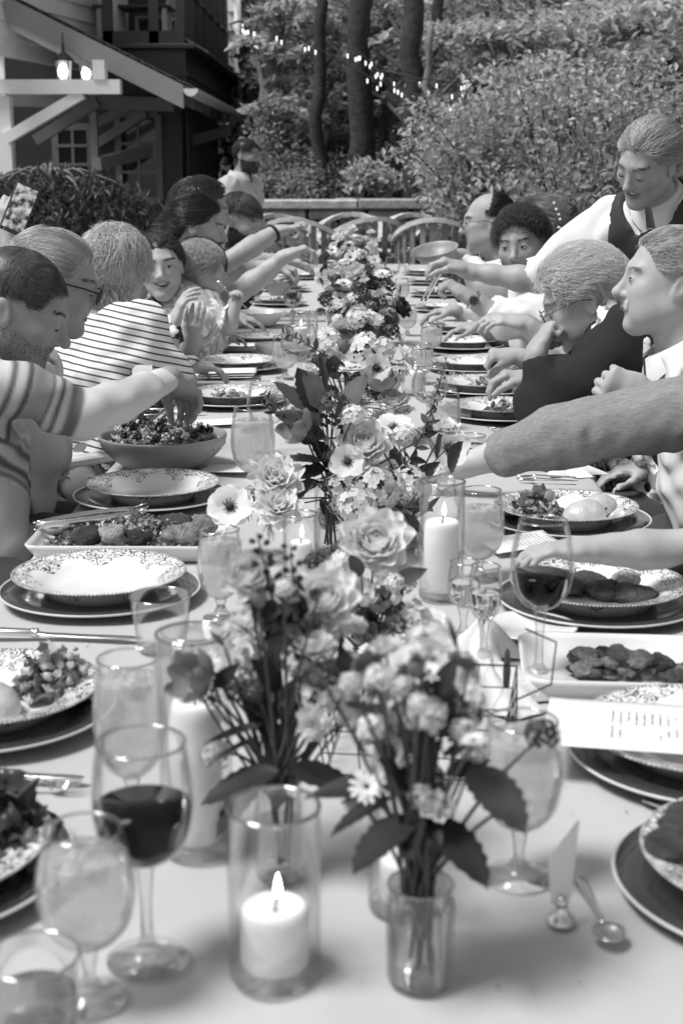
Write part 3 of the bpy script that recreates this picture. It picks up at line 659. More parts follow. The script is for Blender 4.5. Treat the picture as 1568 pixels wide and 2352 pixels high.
def cylinder_glass(base, r0, r1, h, label, name='tumbler', cat='glass', group=None, fill=0, liquid=None, t=.0018, thick=.006):
    o = empty(name, base, label, cat, group)
    MB().lathe(shell([(0, 0), (r0 * .94, 0), (r0, .003), (r0 + (r1 - r0) * .5, h * .5), (r1, h)], t), 40).build('wall', M_glass, o, True)
    MB().lathe([(0, .001), (r0 * .93, .001), (r0 * .95, thick), (0, thick)], 32).build('base', M_glass, o, True)
    MB().tube([(math.cos(a) * (r1 - t / 2), math.sin(a) * (r1 - t / 2), h) for a in np.linspace(0, 2 * math.pi, 41)], t * .75, 6, False).build('rim', glassmat('glass_rim', .92, .22, .75, .5), o, True)
    if fill:
        z1 = h * fill; rt = r0 + (r1 - r0) * fill
        MB().lathe([(0, thick + .001), (r0 - t - .0008, thick + .001), (rt - t - .0008, z1), (0, z1)], 36).build('liquid', liquid or M_water, o, True); 
    return o
M_wax = mat('candle_wax', .80, .55, .04, 20, sss=.5); M_wick = mat('wick', .02, .9)
def hurricane(base, r, h, cr, ch, label, lit=True):
    o = cylinder_glass(base, r, r, h, label, 'candle_hurricane', 'candle holder', 'glass candle holders down the table', t=.0025, thick=.008)
    c = empty('pillar_candle', base + np.array([0, 0, .0085]), 'white pillar candle inside ' + label.replace('glass cylinder ', 'the glass cylinder '), 'candle', 'white pillar candles in glass cylinders')
    cp = smooth_prof([(0, 0), (cr - .002, 0), (cr, .003), (cr, ch * .5), (cr, ch - .005), (cr - .006, ch), (cr * .6, ch - .006), (0, ch - .009)], 30); cp[0] = (0, 0); cp[-1] = (0, ch - .009)
    MB().lathe(cp, 32).build('wax', M_wax, c, True)
    MB().tube([(0, 0, ch - .012), (.001, 0, ch - .003), (.003, 0, ch + .006)], .0012, 6).build('wick', M_wick, c, True)
    if lit:
        MB().lathe(smooth_prof([(0, 0), (.0026, .003), (.0034, .007), (.0026, .014), (.0009, .021), (0, .024)], 12), 12).build('flame', emat('flame', 9.0), c, True, loc=(.003, 0, ch + .003))
    return o

# ------------------------------------------------------------------ plates
def plate_mat():
    m = bpy.data.materials.new('transferware'); m.use_nodes = True; t = m.node_tree; b = t.nodes['Principled BSDF']; b.inputs['Roughness'].default_value = .12; b.inputs['Coat Weight'].default_value = .3
    N = t.nodes.new; Lk = t.links.new
    tc = N('ShaderNodeTexCoord'); sp = N('ShaderNodeSeparateXYZ'); Lk(tc.outputs['Object'], sp.inputs[0])
    oi = N('ShaderNodeObjectInfo')
    def M(op, a, b_=None, c=None):
        n = N('ShaderNodeMath'); n.operation = op
        for i, q in enumerate((a, b_, c)):
            if q is None: continue
            if isinstance(q, (int, float)): n.inputs[i].default_value = q
            else: Lk(q, n.inputs[i])
        return n.outputs[0]
    r = M('POWER', M('ADD', M('MULTIPLY', sp.outputs[0], sp.outputs[0]), M('MULTIPLY', sp.outputs[1], sp.outputs[1])), .5)
    ang = M('ARCTAN2', sp.outputs[1], sp.outputs[0])
    # border width swells in garlands round the rim
    inner = M('ADD', .103, M('MULTIPLY', .012, M('SINE', M('MULTIPLY', ang, 7.0))))
    wob = N('ShaderNodeTexNoise'); wob.inputs['Scale'].default_value = 55; Lk(tc.outputs['Object'], wob.inputs['Vector'])
    inner = M('ADD', inner, M('MULTIPLY', .022, M('SUBTRACT', wob.outputs[0], .5)))
    band = M('MULTIPLY', M('GREATER_THAN', r, inner), M('LESS_THAN', r, .1375))
    off = N('ShaderNodeVectorMath'); off.operation = 'ADD'; Lk(tc.outputs['Object'], off.inputs[0]); 
    cmb = N('ShaderNodeCombineXYZ'); Lk(oi.outputs['Random'], cmb.inputs[2]); Lk(cmb.outputs[0], off.inputs[1])
    vo = N('ShaderNodeTexVoronoi'); vo.inputs['Scale'].default_value = 62; Lk(tc.outputs['Object'], vo.inputs['Vector'])
    ring = M('LESS_THAN', M('ABSOLUTE', M('SUBTRACT', M('FRACT', M('MULTIPLY', vo.outputs['Distance'], 3.2)), .5)), .22)
    n2 = N('ShaderNodeTexNoise'); n2.inputs['Scale'].default_value = 130; n2.inputs['Detail'].default_value = 3; n2.inputs['Distortion'].default_value = 1.6; Lk(tc.outputs['Object'], n2.inputs['Vector'])
    scroll = M('GREATER_THAN', n2.outputs[0], .54)
    n3 = N('ShaderNodeTexNoise'); n3.inputs['Scale'].default_value = 34; Lk(tc.outputs['Object'], n3.inputs['Vector'])
    pick = M('GREATER_THAN', n3.outputs[0], .47)
    ink = M('ADD', M('MULTIPLY', ring, pick), M('MULTIPLY', scroll, M('SUBTRACT', 1.0, M('MULTIPLY', pick, .6))))
    ink = M('MINIMUM', M('MULTIPLY', ink, M('ADD', .35, n3.outputs[0])), 1.0)
    edge = M('MULTIPLY', M('GREATER_THAN', r, .1365), M('GREATER_THAN', M('SINE', M('MULTIPLY', ang, 150.0)), -.2))
    tot = M('MAXIMUM', M('MULTIPLY', band, ink), M('MULTIPLY', edge, .8))
    mp = N('ShaderNodeMapRange'); mp.inputs[3].default_value = .80; mp.inputs[4].default_value = .07; Lk(tot, mp.inputs[0]); Lk(mp.outputs[0], b.inputs['Base Color'])
    return m
M_plate = plate_mat(); M_charger = mat('dark_glaze', .035, .18, .2, 10, coat=.5); M_rimw = mat('pale_rim', .6, .3); M_porc = mat('white_porcelain', .74, .15, .03, 5, coat=.4)
pr = [(0, .006), (.06, .0065), (.080, .009), (.092, .018), (.104, .0265), (.137, .0335), (.1395, .0345), (.140, .0335), (.1385, .0312), (.105, .0235), (.094, .0145), (.086, .0), (.079, .0), (.077, .0035), (0, .0035)]
PLATE = MB().lathe(pr, 72).data('dinner_plate', M_plate, True)
# beaded edge
bd = MB()
for k in range(120):
    a = 2 * math.pi * k / 120; bd.add(np.array([(0, 0, .0018), (.0026, 0, 0), (0, .0026, 0), (-.0026, 0, 0), (0, -.0026, 0), (0, 0, -.0018)]) + np.array([math.cos(a) * .1388, math.sin(a) * .1388, .0338]), [[0, 1, 2], [0, 2, 3], [0, 3, 4], [0, 4, 1], [5, 2, 1], [5, 3, 2], [5, 4, 3], [5, 1, 4]])
BEAD = bd.data('beaded_edge', mat('bead', .35, .3), True)
cp_ = [(0, .004), (.09, .004), (.108, .0055), (.125, .012), (.158, .0155), (.158, .0135), (.126, .009), (.108, .001), (.098, 0), (0, 0)]
CHARG = MB().lathe(cp_, 72).data('charger', M_charger, True)
CRIM = MB().lathe([(.1578, .0132), (.1612, .0142), (.1618, .0162), (.1605, .0175), (.1578, .0162)], 72, closed=True).data('rim', M_rimw, True)
def place_setting(x, y, lab, charger=True, plate=True, s=1.0, dx=(0, 0), group_c='dark chargers with a pale rim', group_p='patterned dinner plates'):
    """x,y: pixel of the charger's centre on the table; lab: what stands beside it"""
    p = on_table(x, y); z = p[2]
    if charger:
        c = empty('charger_plate', p, 'dark charger with a pale rim ' + lab, 'charger', group_c); link('dish', CHARG, c, scale=s); link('rim', CRIM, c, scale=s); z += .0042 * s
    if plate:
        q = link('dinner_plate', PLATE, None, (p[0] + dx[0], p[1] + dx[1], z), (0, 0, random.uniform(0, 6)), s)
        tag(q, 'white plate with dark floral border ' + lab, 'plate', group_p); link('beaded_edge', BEAD, q)
        z += .0065 * s
    return np.array([p[0] + dx[0], p[1] + dx[1], z])
# ================================================================== cutlery
M_silver = mat('silver', .72, .16, metal=1.0, noise=.1, nscale=30)
def ribbon(pts, wid, thick, n=None):
    """flat bar that follows pts (x along, z up) with given half widths"""
    mb = MB(); pts = np.asarray(pts, float); v = []
    for (x, z), w_ in zip(pts, wid):
        h = thick / 2; v += [(x, -w_, z - h * .3), (x, -w_ * .5, z + h), (x, w_ * .5, z + h), (x, w_, z - h * .3), (x, 0, z - h)]
    m = len(pts); f = [[i * 5 + k, i * 5 + (k + 1) % 5, (i + 1) * 5 + (k + 1) % 5, (i + 1) * 5 + k] for i in range(m - 1) for k in range(5)]
    f += [[0, 1, 2, 3, 4][::-1], [(m - 1) * 5 + k for k in range(5)]]
    return mb.add(v, f)
def knife_meshes():
    h = ribbon([(-.115, .006), (-.113, .006), (-.06, .006), (-.022, .006), (-.018, .006)], [.006, .0085, .0085, .0068, .005], .010).data('handle', M_silver, True)
    b = ribbon([(-.0178, .006), (-.012, .006), (.0, .005), (.05, .004), (.095, .004), (.118, .004), (.124, .004)], [.0045, .0075, .0085, .0095, .0095, .006, .001], .0025).data('blade', M_silver, True)
    r = MB().lathe([(0, -.004), (.0062, -.004), (.007, -.002), (.0052, 0), (.007, .002), (.0062, .004), (0, .004)], 12).data('collar', M_silver, True)
    return [('handle', h, None), ('blade', b, None), ('collar', r, ((-.018, 0, .006), (0, R(90), 0)))]
def fork_meshes():
    h = ribbon([(-.1, .004), (-.095, .004), (-.06, .005), (0, .007), (.03, .008), (.045, .006)], [.005, .0075, .0055, .003, .0028, .006], .004).data('handle', M_silver, True)
    mb = MB()
    for k in range(4):
        y = (k - 1.5) * .0062; mb.tube([(.056, y, .0045), (.075, y * 1.02, .003), (.098, y * 1.05, .007)], [.0018, .0016, .0007], 6)
    mb.box((.044, -.0105, .0035), (.058, .0105, .006), .001)
    return [('handle', h, None), ('tines', mb.data('tines', M_silver, True), None)]
def spoon_meshes():
    h = ribbon([(-.11, .004), (-.105, .004), (-.08, .0045), (-.02, .007), (.03, .010), (.05, .007)], [.004, .0085, .0075, .0035, .003, .005], .004).data('handle', M_silver, True)
    nu, nv = 14, 7; v = []; f = []
    for s in (0, 1):
        for j in range(nv):
            rr = j / (nv - 1)
            for i in range(nu):
                a = 2 * math.pi * i / nu; v.append((.073 + math.cos(a) * .027 * rr, math.sin(a) * .019 * rr * (1 - .12 * math.cos(a)), -.002 + .009 * rr ** 2 + (.0 if s else .0016)))
    for s in (0, 1):
        o = s * nu * nv
        for j in range(nv - 1):
            for i in range(nu):
                q = [o + j * nu + i, o + j * nu + (i + 1) % nu, o + (j + 1) * nu + (i + 1) % nu, o + (j + 1) * nu + i]; f.append(q if not s else q[::-1])
    for i in range(nu): f.append([(nv - 1) * nu + i, (nv - 1) * nu + (i + 1) % nu, nu * nv + (nv - 1) * nu + (i + 1) % nu, nu * nv + (nv - 1) * nu + i])
    return [('handle', h, None), ('bowl', meshdata('bowl', np.array(v) + np.array([0, 0, .004]), f, M_silver), None)]
CUT = {'knife': knife_meshes(), 'fork': fork_meshes(), 'spoon': spoon_meshes()}
def cutlery(kind, p0, p1, label, s=1.0, z=0.0, group=None):
    """from the handle end pixel p0 to the tip pixel p1"""
    a, b = (on_table(*p0), on_table(*p1)); d = b - a; L = np.linalg.norm(d); s0 = L / {'knife': .239, 'fork': .198, 'spoon': .21}[kind] * s
    o = empty(kind, (a + b) / 2 + np.array([0, 0, .002 + z]), label, kind, group, math.atan2(d[1], d[0])); o.scale = (s0, min(max(s0, .8), 1.3), min(max(s0, .8), 1.3))
    for nm, me, tr in CUT[kind]: link(nm, me, o, *(tr or (None, None)))
    return o
cutlery('knife', (-90, 1462), (318, 1476), 'silver knife with a fluted handle lying in front of the empty plate', 1.0, group=None)
cutlery('knife', (-60, 1787), (190, 1797), 'silver knife lying beyond the plate of salad, beside a fork', group=None)
cutlery('fork', (-70, 1810), (188, 1815), 'silver fork lying beside the knife beyond the plate of salad')
cutlery('knife', (200, 1206), (400, 1216), 'silver knife lying behind the platter with tongs')
cutlery('fork', (205, 1218), (380, 1212), 'silver fork lying behind the platter with tongs')
cutlery('fork', (1318, 1110), (1185, 1106), 'silver fork lying under the reaching grey sleeve, next to another fork')
cutlery('fork', (1322, 1102), (1180, 1099), 'silver fork furthest under the grey sleeve')
cutlery('knife', (310, 945), (470, 950), 'silver knife lying behind the wooden salad bowl')
cutlery('fork', (330, 957), (440, 957), 'silver fork lying behind the wooden salad bowl')
cutlery('spoon', (1330, 2032), (1410, 2196), 'silver teaspoon resting bowl-forward on the bare cloth')
cutlery('fork', (1480, 1848), (1570, 1900), 'silver fork tucked beside the charger with the menu card')
cutlery('fork', (1060, 905), (1150, 907), 'silver fork between the pattern plates by the black cardigan')
cutlery('fork', (545, 905), (600, 903), 'silver fork lying on the plate behind the wooden bowl', z=.035)
cutlery('fork', (1190, 1000), (1120, 985), 'silver fork lying half under the charger beside the tumbler')
cutlery('knife', (1090, 858), (1020, 852), 'silver knife lying between two far pattern plates')

# ================================================================== food
def food_pile(name, base, rad, h, n, size, tones, label, cat, seed=0, aspect=1.0, leafy=True, sx=1.0, parent=None):
    """heap of small leaves and crumbs: too small to pick apart singly"""
    P, S, T = [], [], []
    for k in range(n):
        a = rng.uniform(0, 6.28); r = math.sqrt(rng.uniform(0, 1)); z = h * (1 - r * r) * rng.uniform(.2, 1.1)
        P.append((math.cos(a) * r * rad * sx, math.sin(a) * r * rad, z + size * .2)); S.append(size * rng.uniform(.5, 1.3)); T.append(rng.uniform(0, 1))
    P, S, T = map(np.array, (P, S, T)); k = int(n * .6) if leafy else 0
    vs_, fs, ts = [], [], []; off = 0
    for i in range(n):
        if i < k:      # crumpled leaf: bent 3x3 sheet
            g = np.array([(u, v, 0) for u in (-1, 0, 1) for v in (-1, 0, 1)], float) * np.array([1, .6, 1]); g[:, 2] += rng.normal(0, .35, 9); g[[0, 2, 6, 8]] *= np.array([.6, .7, 1])
            f = [[0, 1, 4, 3], [1, 2, 5, 4], [3, 4, 7, 6], [4, 5, 8, 7]]
        else:          # crumb
            g = np.array([(1, 0, 0), (0, 1, 0), (-1, 0, 0), (0, -1, 0), (0, 0, 1), (0, 0, -1)], float) * rng.uniform(.5, 1.1, (6, 1)) * .6
            f = [[0, 1, 4], [1, 2, 4], [2, 3, 4], [3, 0, 4], [1, 0, 5], [2, 1, 5], [3, 2, 5], [0, 3, 5]]
        q = Matrix.Rotation(rng.uniform(0, 6.28), 3, unit(rng.normal(0, 1, 3))); g = g @ np.array(q) * S[i] * .5 + P[i]
        g[:, 2] = np.maximum(g[:, 2], .001); vs_.append(g); fs += [[a_ + off for a_ in b_] for b_ in f]; off += len(g); ts.append(np.full(len(g), T[i]))
    o = link(name, meshdata(name, np.concatenate(vs_), fs, attrmat('food_%s' % tones[2], tones[0], tones[1], .15, .4), True, np.concatenate(ts)), parent, base)
    o['kind'] = 'stuff'
    if label: tag(o, label, cat)
    return o
DARK = (.015, .20, 'dark'); MIX = (.03, .55, 'mix'); PALE = (.25, .7, 'pale')
def pear_half(base, r, label, rz=0, cut=True, v=.4, name='poached_pear', cat='pear'):
    o = empty(name, base, label, cat, None, rz)
    n, m = 20, 12; V_ = []
    for j in range(m + 1):
        t = j / m; th = t * math.pi; rr = r * math.sin(th) ** .8 * (1 - .25 * math.cos(th) * .8); x = -math.cos(th) * r * 1.15
        for i in range(n):
            a = 2 * math.pi * i / n; V_.append((x, math.cos(a) * rr, max(-r * .25, math.sin(a) * rr * .8) + r * .25))
    f = [[j * n + i, j * n + (i + 1) % n, (j + 1) * n + (i + 1) % n, (j + 1) * n + i] for j in range(m) for i in range(n)]
    link('flesh', meshdata('flesh', V_, f, mat('pear_flesh', v, .35, .25, 30, .3, 90, sss=.3)), o)
    MB().tube([(r * 1.1, 0, r * .3), (r * 1.3, 0, r * .4), (r * 1.5, r * .1, r * .45)], [.002, .0018, .0024], 6).build('stalk', mat('stalk', .06, .8), o, True)
    return o
_CH = {}
def chunk(base, s, v, label=None, parent=None, name='vegetable_piece', seed=0, flat=1.0):
    """lumpy browned piece: one of five crumbly shapes"""
    k = (rng.integers(5), v)
    if k not in _CH:
        r = np.random.default_rng(int(k[0]) * 7 + 1); n, m_ = 16, 10; V_ = []
        ks = r.normal(0, 3.2, (5, 3)); kf = r.normal(0, 11, (6, 3)); ph = r.uniform(0, 6, 11)
        for j in range(m_ + 1):
            th = math.pi * j / m_
            for i in range(n):
                a = 2 * math.pi * i / n; u = np.array([math.sin(th) * math.cos(a), math.sin(th) * math.sin(a), -math.cos(th)])
                q = 1 + .10 * np.sin(ks @ u + ph[:5]).sum() * .6 + .045 * np.sin(kf @ u + ph[5:]).sum(); V_.append(u * q * np.array([1.25, .95, .62]) + np.array([0, 0, .5]))
        f = [[j * n + i, j * n + (i + 1) % n, (j + 1) * n + (i + 1) % n, (j + 1) * n + i] for j in range(m_) for i in range(n)]
        _CH[k] = meshdata(name, V_, f, mat('chunk%.2f' % v, v, .5, .7, 1.8, .9, 7.0))
    return link(name, _CH[k], parent, base, (0, 0, rng.uniform(0, 6.28)), (s, s, s * flat))

# ---- near left: salad plates
z = place_setting(-28, 1645, 'holding salad and a pear half beside the tall goblet', s=1.0, dx=(0, .01)); s0 = z
z = z + np.array([.055, 0, 0])
food_pile('salad', z + np.array([.025, .045, 0]), .055, .055, 190, .03, MIX, 'dressed salad heaped behind the pear half', 'salad')
pear_half(z + np.array([-.04, -.04, .003]), .036, 'pale pear half lying in front of the heaped salad', 2.2, v=.5)
z = place_setting(-215, 2010, 'under a dark leafy salad next to the tumbler', dx=(0, 0))
food_pile('salad', z + np.array([.065, .03, 0]), .07, .075, 220, .042, DARK, 'dark leafy salad on the plate nearest the half-full tumbler', 'salad')
for k in range(2): chunk(z + np.array([.085 + .012 * k, -.045 + .01 * k, .004]), .008, .7, name='cheese_crumb').update_tag() if False else tag(chunk(z + np.array([.085 + .014 * k, -.045 + .012 * k, .006]), .008, .75, name='cheese_crumb'), 'white crumb of cheese on the dark salad\'s plate', 'cheese', 'cheese crumbs by the dark salad')
place_setting(232, 1370, 'standing empty in front of the platter with tongs', dx=(-.004, .016))
place_setting(347, 1150, 'standing empty in front of the wooden salad bowl', dx=(.003, .012))
# ---- far left settings
FL = [(535, 926, 'behind the wooden bowl holding a resting fork'), (548, 848, 'behind the two folded menus'), (595, 790, 'in front of the white serving bowl'), (640, 700, 'beside the toddler\'s reach'), (655, 668, 'next to the raised forearm'), (690, 640, 'under the bearded guest\'s arm')]
for i, (x, y, l) in enumerate(FL):
    z = place_setting(x, y, l, s=1.0 if i < 3 else .95)
    if i in (0, 3, 4): food_pile('salad', z, .06, .02, 60, .03, MIX, ['pale leaf and crumbs on the plate with the resting fork', 0, 0, 'leftover greens on the plate beside the toddler', 'leftover greens on the plate by the raised forearm'][i], 'salad')
# ---- right settings
z = place_setting(1800, 2050, 'with dark food beside the place card and spoon', dx=(.006, .008), s=1.0)
z[0] += .0
for k, (dx_, dy_, l) in enumerate(((-.105, .012, 'dark patty at the plate rim beside the teaspoon'), (-.082, .055, 'dark patty next to the rim one, further from the spoon'), (-.06, -.02, 'dark patty in the well beside the teaspoon'), (-.02, .03, 'dark patty in the middle of the spoon-side plate'))): tag(chunk(z + np.array([dx_, dy_, .022 if k < 2 else .004]), .03, .045, name='meat_patty', flat=.55), l, 'patty')
z = place_setting(1622, 1748, 'under the curved menu card', dx=(-.004, .012), s=1.0)
zm = z
z = place_setting(1375, 1392, 'carrying fritters under the child\'s hand', dx=(.0, .012), s=1.0)
for k, (dx_, dy_, l) in enumerate(((-.045, .02, 'dark crisp fritter under the child\'s fingertips'), (.01, .0, 'dark crisp fritter in the middle of its plate, beside the cream'), (.05, -.025, 'dark crisp fritter on the table-edge side of the cream'), (-.01, .045, 'dark crisp fritter behind the other ones'))): tag(chunk(z + np.array([dx_, dy_, .001]), .03, .06, name='fritter', flat=.8), l, 'fritter')
tag(chunk(z + np.array([.045, .02, .012]), .022, .6, name='cream_dollop'), 'dollop of pale cream beside the fritters', 'cream')
z = place_setting(1302, 1205, 'with salad and two pear halves behind red wine', dx=(-.002, .012), s=1.0)
food_pile('salad', z + np.array([-.055, .02, .0]), .052, .045, 160, .032, MIX, 'dark salad heaped beside the two pear halves', 'salad')
pear_half(z + np.array([.03, -.03, .004]), .036, 'pear half lying flat side down next to another half', .4, v=.36)
pear_half(z + np.array([.068, .025, .004]), .034, 'pear half propped against another one, spoon behind', 1.0, v=.2)
FR = [(1152, 958, 'nearest the black cardigan\'s elbow', 1.0), (1112, 900, 'held by an old hand with a cracker', 1.0), (1085, 850, 'between fork and knife, behind the cracker plate', 1.0), (1062, 800, 'below the folded fists', 1.0), (1050, 762, 'carrying dark cake under the white cuff', .95), (1020, 715, 'under the serving tongs', .95), (1000, 680, 'beside the wristwatch', .95), (985, 652, 'past the wristwatch', .9), (970, 630, 'at the empty end of the table', .9)]
for i, (x, y, l, s_) in enumerate(FR):
    z = place_setting(x, y, l, s=s_)
    if i in (0, 1, 6): food_pile('salad', z, .05, .022, 50, .03, MIX, ['crisp and crumbs on the plate by the cardigan elbow', 'leftovers on the plate with the cracker', '', '', '', '', 'greens on the plate beside the wristwatch'][i], 'salad')
    if i == 4: tag(chunk(z + np.array([.02, 0, 0]), .035, .08, name='cake_slice'), 'dark cake slice on the plate under the white cuff', 'cake')

# ---- curved menu card on the plate
def menu(c, w_, h, rz, label, bend=.03, lift=.0, text=True, name='menu_card'):
    n, m = 14, 10; V_ = [((i / n - .5) * w_, (j / m - .5) * h, lift + bend * (1 - (2 * j / m - 1) ** 2) * .2 + bend * (j / m - .5) ** 2 * (.5 + .7 * i / n)) for i in range(n + 1) for j in range(m + 1)]
    V_ = np.array(V_); idx = np.arange((n + 1) * (m + 1)).reshape(n + 1, m + 1)
    f = np.stack([idx[:-1, :-1], idx[1:, :-1], idx[1:, 1:], idx[:-1, 1:]], -1).reshape(-1, 4)
    V2 = V_ - np.array([0, 0, .0006]); N_ = len(V_); f2 = f[:, ::-1] + N_
    rim = [[idx[i, 0], idx[i, 0] + N_, idx[i + 1, 0] + N_, idx[i + 1, 0]] for i in range(n)] + [[idx[i + 1, m], idx[i + 1, m] + N_, idx[i, m] + N_, idx[i, m]] for i in range(n)]
    rim += [[idx[0, j + 1], idx[0, j + 1] + N_, idx[0, j] + N_, idx[0, j]] for j in range(m)] + [[idx[n, j], idx[n, j] + N_, idx[n, j + 1] + N_, idx[n, j + 1]] for j in range(m)]
    o = link(name, meshdata(name, np.concatenate([V_, V2]), np.concatenate([f, f2, np.array(rim)]), M_paper_t if text else M_paper), None, c, (0, 0, rz)); return tag(o, label, 'menu')
M_paper = mat('paper', .8, .75, .03, 5)
def text_paper():
    m = bpy.data.materials.new('printed_paper'); m.use_nodes = True; t = m.node_tree; b = t.nodes['Principled BSDF']; b.inputs['Roughness'].default_value = .75
    tc = t.nodes.new('ShaderNodeTexCoord'); sp = t.nodes.new('ShaderNodeSeparateXYZ'); t.links.new(tc.outputs['Object'], sp.inputs[0])
    def M(op, a, b_=None):
        n = t.nodes.new('ShaderNodeMath'); n.operation = op
        for i, q in enumerate((a, b_)):
            if q is None: continue
            if isinstance(q, (int, float)): n.inputs[i].default_value = q
            else: t.links.new(q, n.inputs[i])
        return n.outputs[0]
    lines = M('GREATER_THAN', M('SINE', M('MULTIPLY', sp.outputs[0], 700)), .72)
    n = t.nodes.new('ShaderNodeTexNoise'); n.inputs['Scale'].default_value = 420; t.links.new(tc.outputs['Object'], n.inputs['Vector'])
    n2 = t.nodes.new('ShaderNodeTexNoise'); n2.inputs['Scale'].default_value = 26; t.links.new(tc.outputs['Object'], n2.inputs['Vector'])
    ink = M('MULTIPLY', M('MULTIPLY', lines, M('GREATER_THAN', n.outputs[0], .45)), M('GREATER_THAN', n2.outputs[0], .48))
    ink = M('MULTIPLY', ink, M('MULTIPLY', M('LESS_THAN', M('ABSOLUTE', sp.outputs[1]), .042), M('LESS_THAN', M('ABSOLUTE', sp.outputs[0]), .085)))
    mp = t.nodes.new('ShaderNodeMapRange'); mp.inputs[3].default_value = .74; mp.inputs[4].default_value = .10; t.links.new(ink, mp.inputs[0]); t.links.new(mp.outputs[0], b.inputs['Base Color']); return m
M_paper_t = text_paper()
menu(zm + np.array([-.03, -.03, .0315]), .31, .15, R(-11), 'curved white printed menu card lying across the plate', .02)
menu(on_table(1195, 1262) + np.array([0, 0, .004]), .14, .10, R(20), 'white menu card curling behind the clear goblets', .05)
for i, (x, y, l) in enumerate(((515, 868, 'thick stack of white printed menus in front of the near striped guest\'s plate'), (530, 806, 'folded white menus stacked behind the first stack'))):
    p = on_table(x, y)
    for k in range(3): menu(p + np.array([.004 * k, .006 * k, .006 + .007 * k]), .20, .13, R(3 * k - 2), l + [', bottom sheet', ', middle sheet', ', top sheet'][k], .015, text=False)
menu(on_table(500, 975) + np.array([0, 0, .003]), .12, .1, R(8), 'white folded card lying behind the wooden bowl beside the fork', .02, text=False)
menu(on_table(520, 1085) + np.array([0, 0, .003]), .11, .09, R(-12), 'white card lying beside the wooden bowl, near the goblet', .03, text=False)

# ---- platter with tongs, left
pp = on_table(300, 1262); pl = empty('serving_platter', pp, 'white rectangular platter of grain salad with tongs', 'platter')
def tray(w_, d, h, t=.006, r=.02, n=6):
    """rectangular dish with rounded corners and raised walls"""
    def ring(hw, hd, rr, z): return [(sx * (hw - rr) + math.cos(a) * rr, sy * (hd - rr) + math.sin(a) * rr, z) for sx, sy, a0 in ((1, 1, 0), (-1, 1, .5), (-1, -1, 1), (1, -1, 1.5)) for a in [math.pi * (a0 + .5 * q / n) for q in range(n + 1)]]
    rs = [ring(w_ * .46, d * .44, r, 0), ring(w_ / 2, d / 2, r, h * .7), ring(w_ / 2 + .004, d / 2 + .004, r, h), ring(w_ / 2 - .001, d / 2 - .001, r, h + .0005), ring(w_ / 2 - t, d / 2 - t, r, h * .75), ring(w_ * .46 - t, d * .44 - t, r, t)]
    m = len(rs[0]); V_ = [p for q in rs for p in q]; f = [[i * m + k, i * m + (k + 1) % m, (i + 1) * m + (k + 1) % m, (i + 1) * m + k] for i in range(5) for k in range(m)]
    f += [list(range(m))[::-1], list(range(5 * m, 6 * m))]; return MB().add(V_, f)
tray(.34, .19, .03).build('dish', M_porc, pl, True); 
food_pile('grain_salad', pp + np.array([0, 0, .008]), .088, .05, 900, .016, MIX, 'grain and greens salad filling the platter with tongs', 'salad', sx=1.75)
for (dx_, dy_, s_, v_) in ((-.13, .02, .03, .3), (-.11, .055, .024, .26), (-.02, -.045, .03, .3), (.08, .04, .03, .05), (.10, -.03, .03, .24), (-.07, -.05, .028, .03), (.02, -.055, .024, .02), (.13, .04, .028, .22)):
    tag(chunk(pp + np.array([dx_, dy_, .022]), s_, v_), ('pale' if v_ > .2 else 'charred') + ' roasted wedge in the grain salad ' + {-.13: 'at the table-edge end', -.11: 'behind the tongs\' bend', -.02: 'in the middle front', .08: 'at the goblet end, behind', .10: 'next to the iced goblet', -.07: 'under the tongs', .02: 'at the platter\'s front rim', .13: 'in the goblet-side corner'}[dx_], 'vegetable')
tg = empty('serving_tongs', pp + np.array([-.075, .0, .05]), 'silver serving tongs resting on the grain salad platter', 'tongs', None, R(20)); tg.scale = (.72, .9, .9)
for s in (-1, 1):
    pts = bez((-.13, s * .006, 0), (-.02, s * .034, .01), (.125, s * .022, .012), 12); v = []
    for p in pts: v += [(p[0], p[1] - .0012, p[2] - .007), (p[0], p[1] + .0012, p[2] - .007), (p[0], p[1] + .0012, p[2] + .009), (p[0], p[1] - .0012, p[2] + .009)]
    f = [[i * 4 + k, i * 4 + (k + 1) % 4, i * 4 + 4 + (k + 1) % 4, i * 4 + 4 + k] for i in range(11) for k in range(4)] + [[3, 2, 1, 0], [44, 45, 46, 47]]
    MB().add(v, f).build('arm', M_silver, tg, True)
    for q in range(3): MB().tube([(.122, s * .022, .006 + q * .006), (.14, s * (.02 - q * .002), .008 + q * .008), (.152, s * .012, .012 + q * .008)], [.0024, .002, .001], 6).build('claw', M_silver, tg, True)
MB().tube([(-.129, .006, -.006), (-.138, 0, -.006), (-.129, -.006, -.006)], .0015, 6).tube([(-.129, .006, .008), (-.138, 0, .008), (-.129, -.006, .008)], .0015, 6).build('bend', M_silver, tg, True)

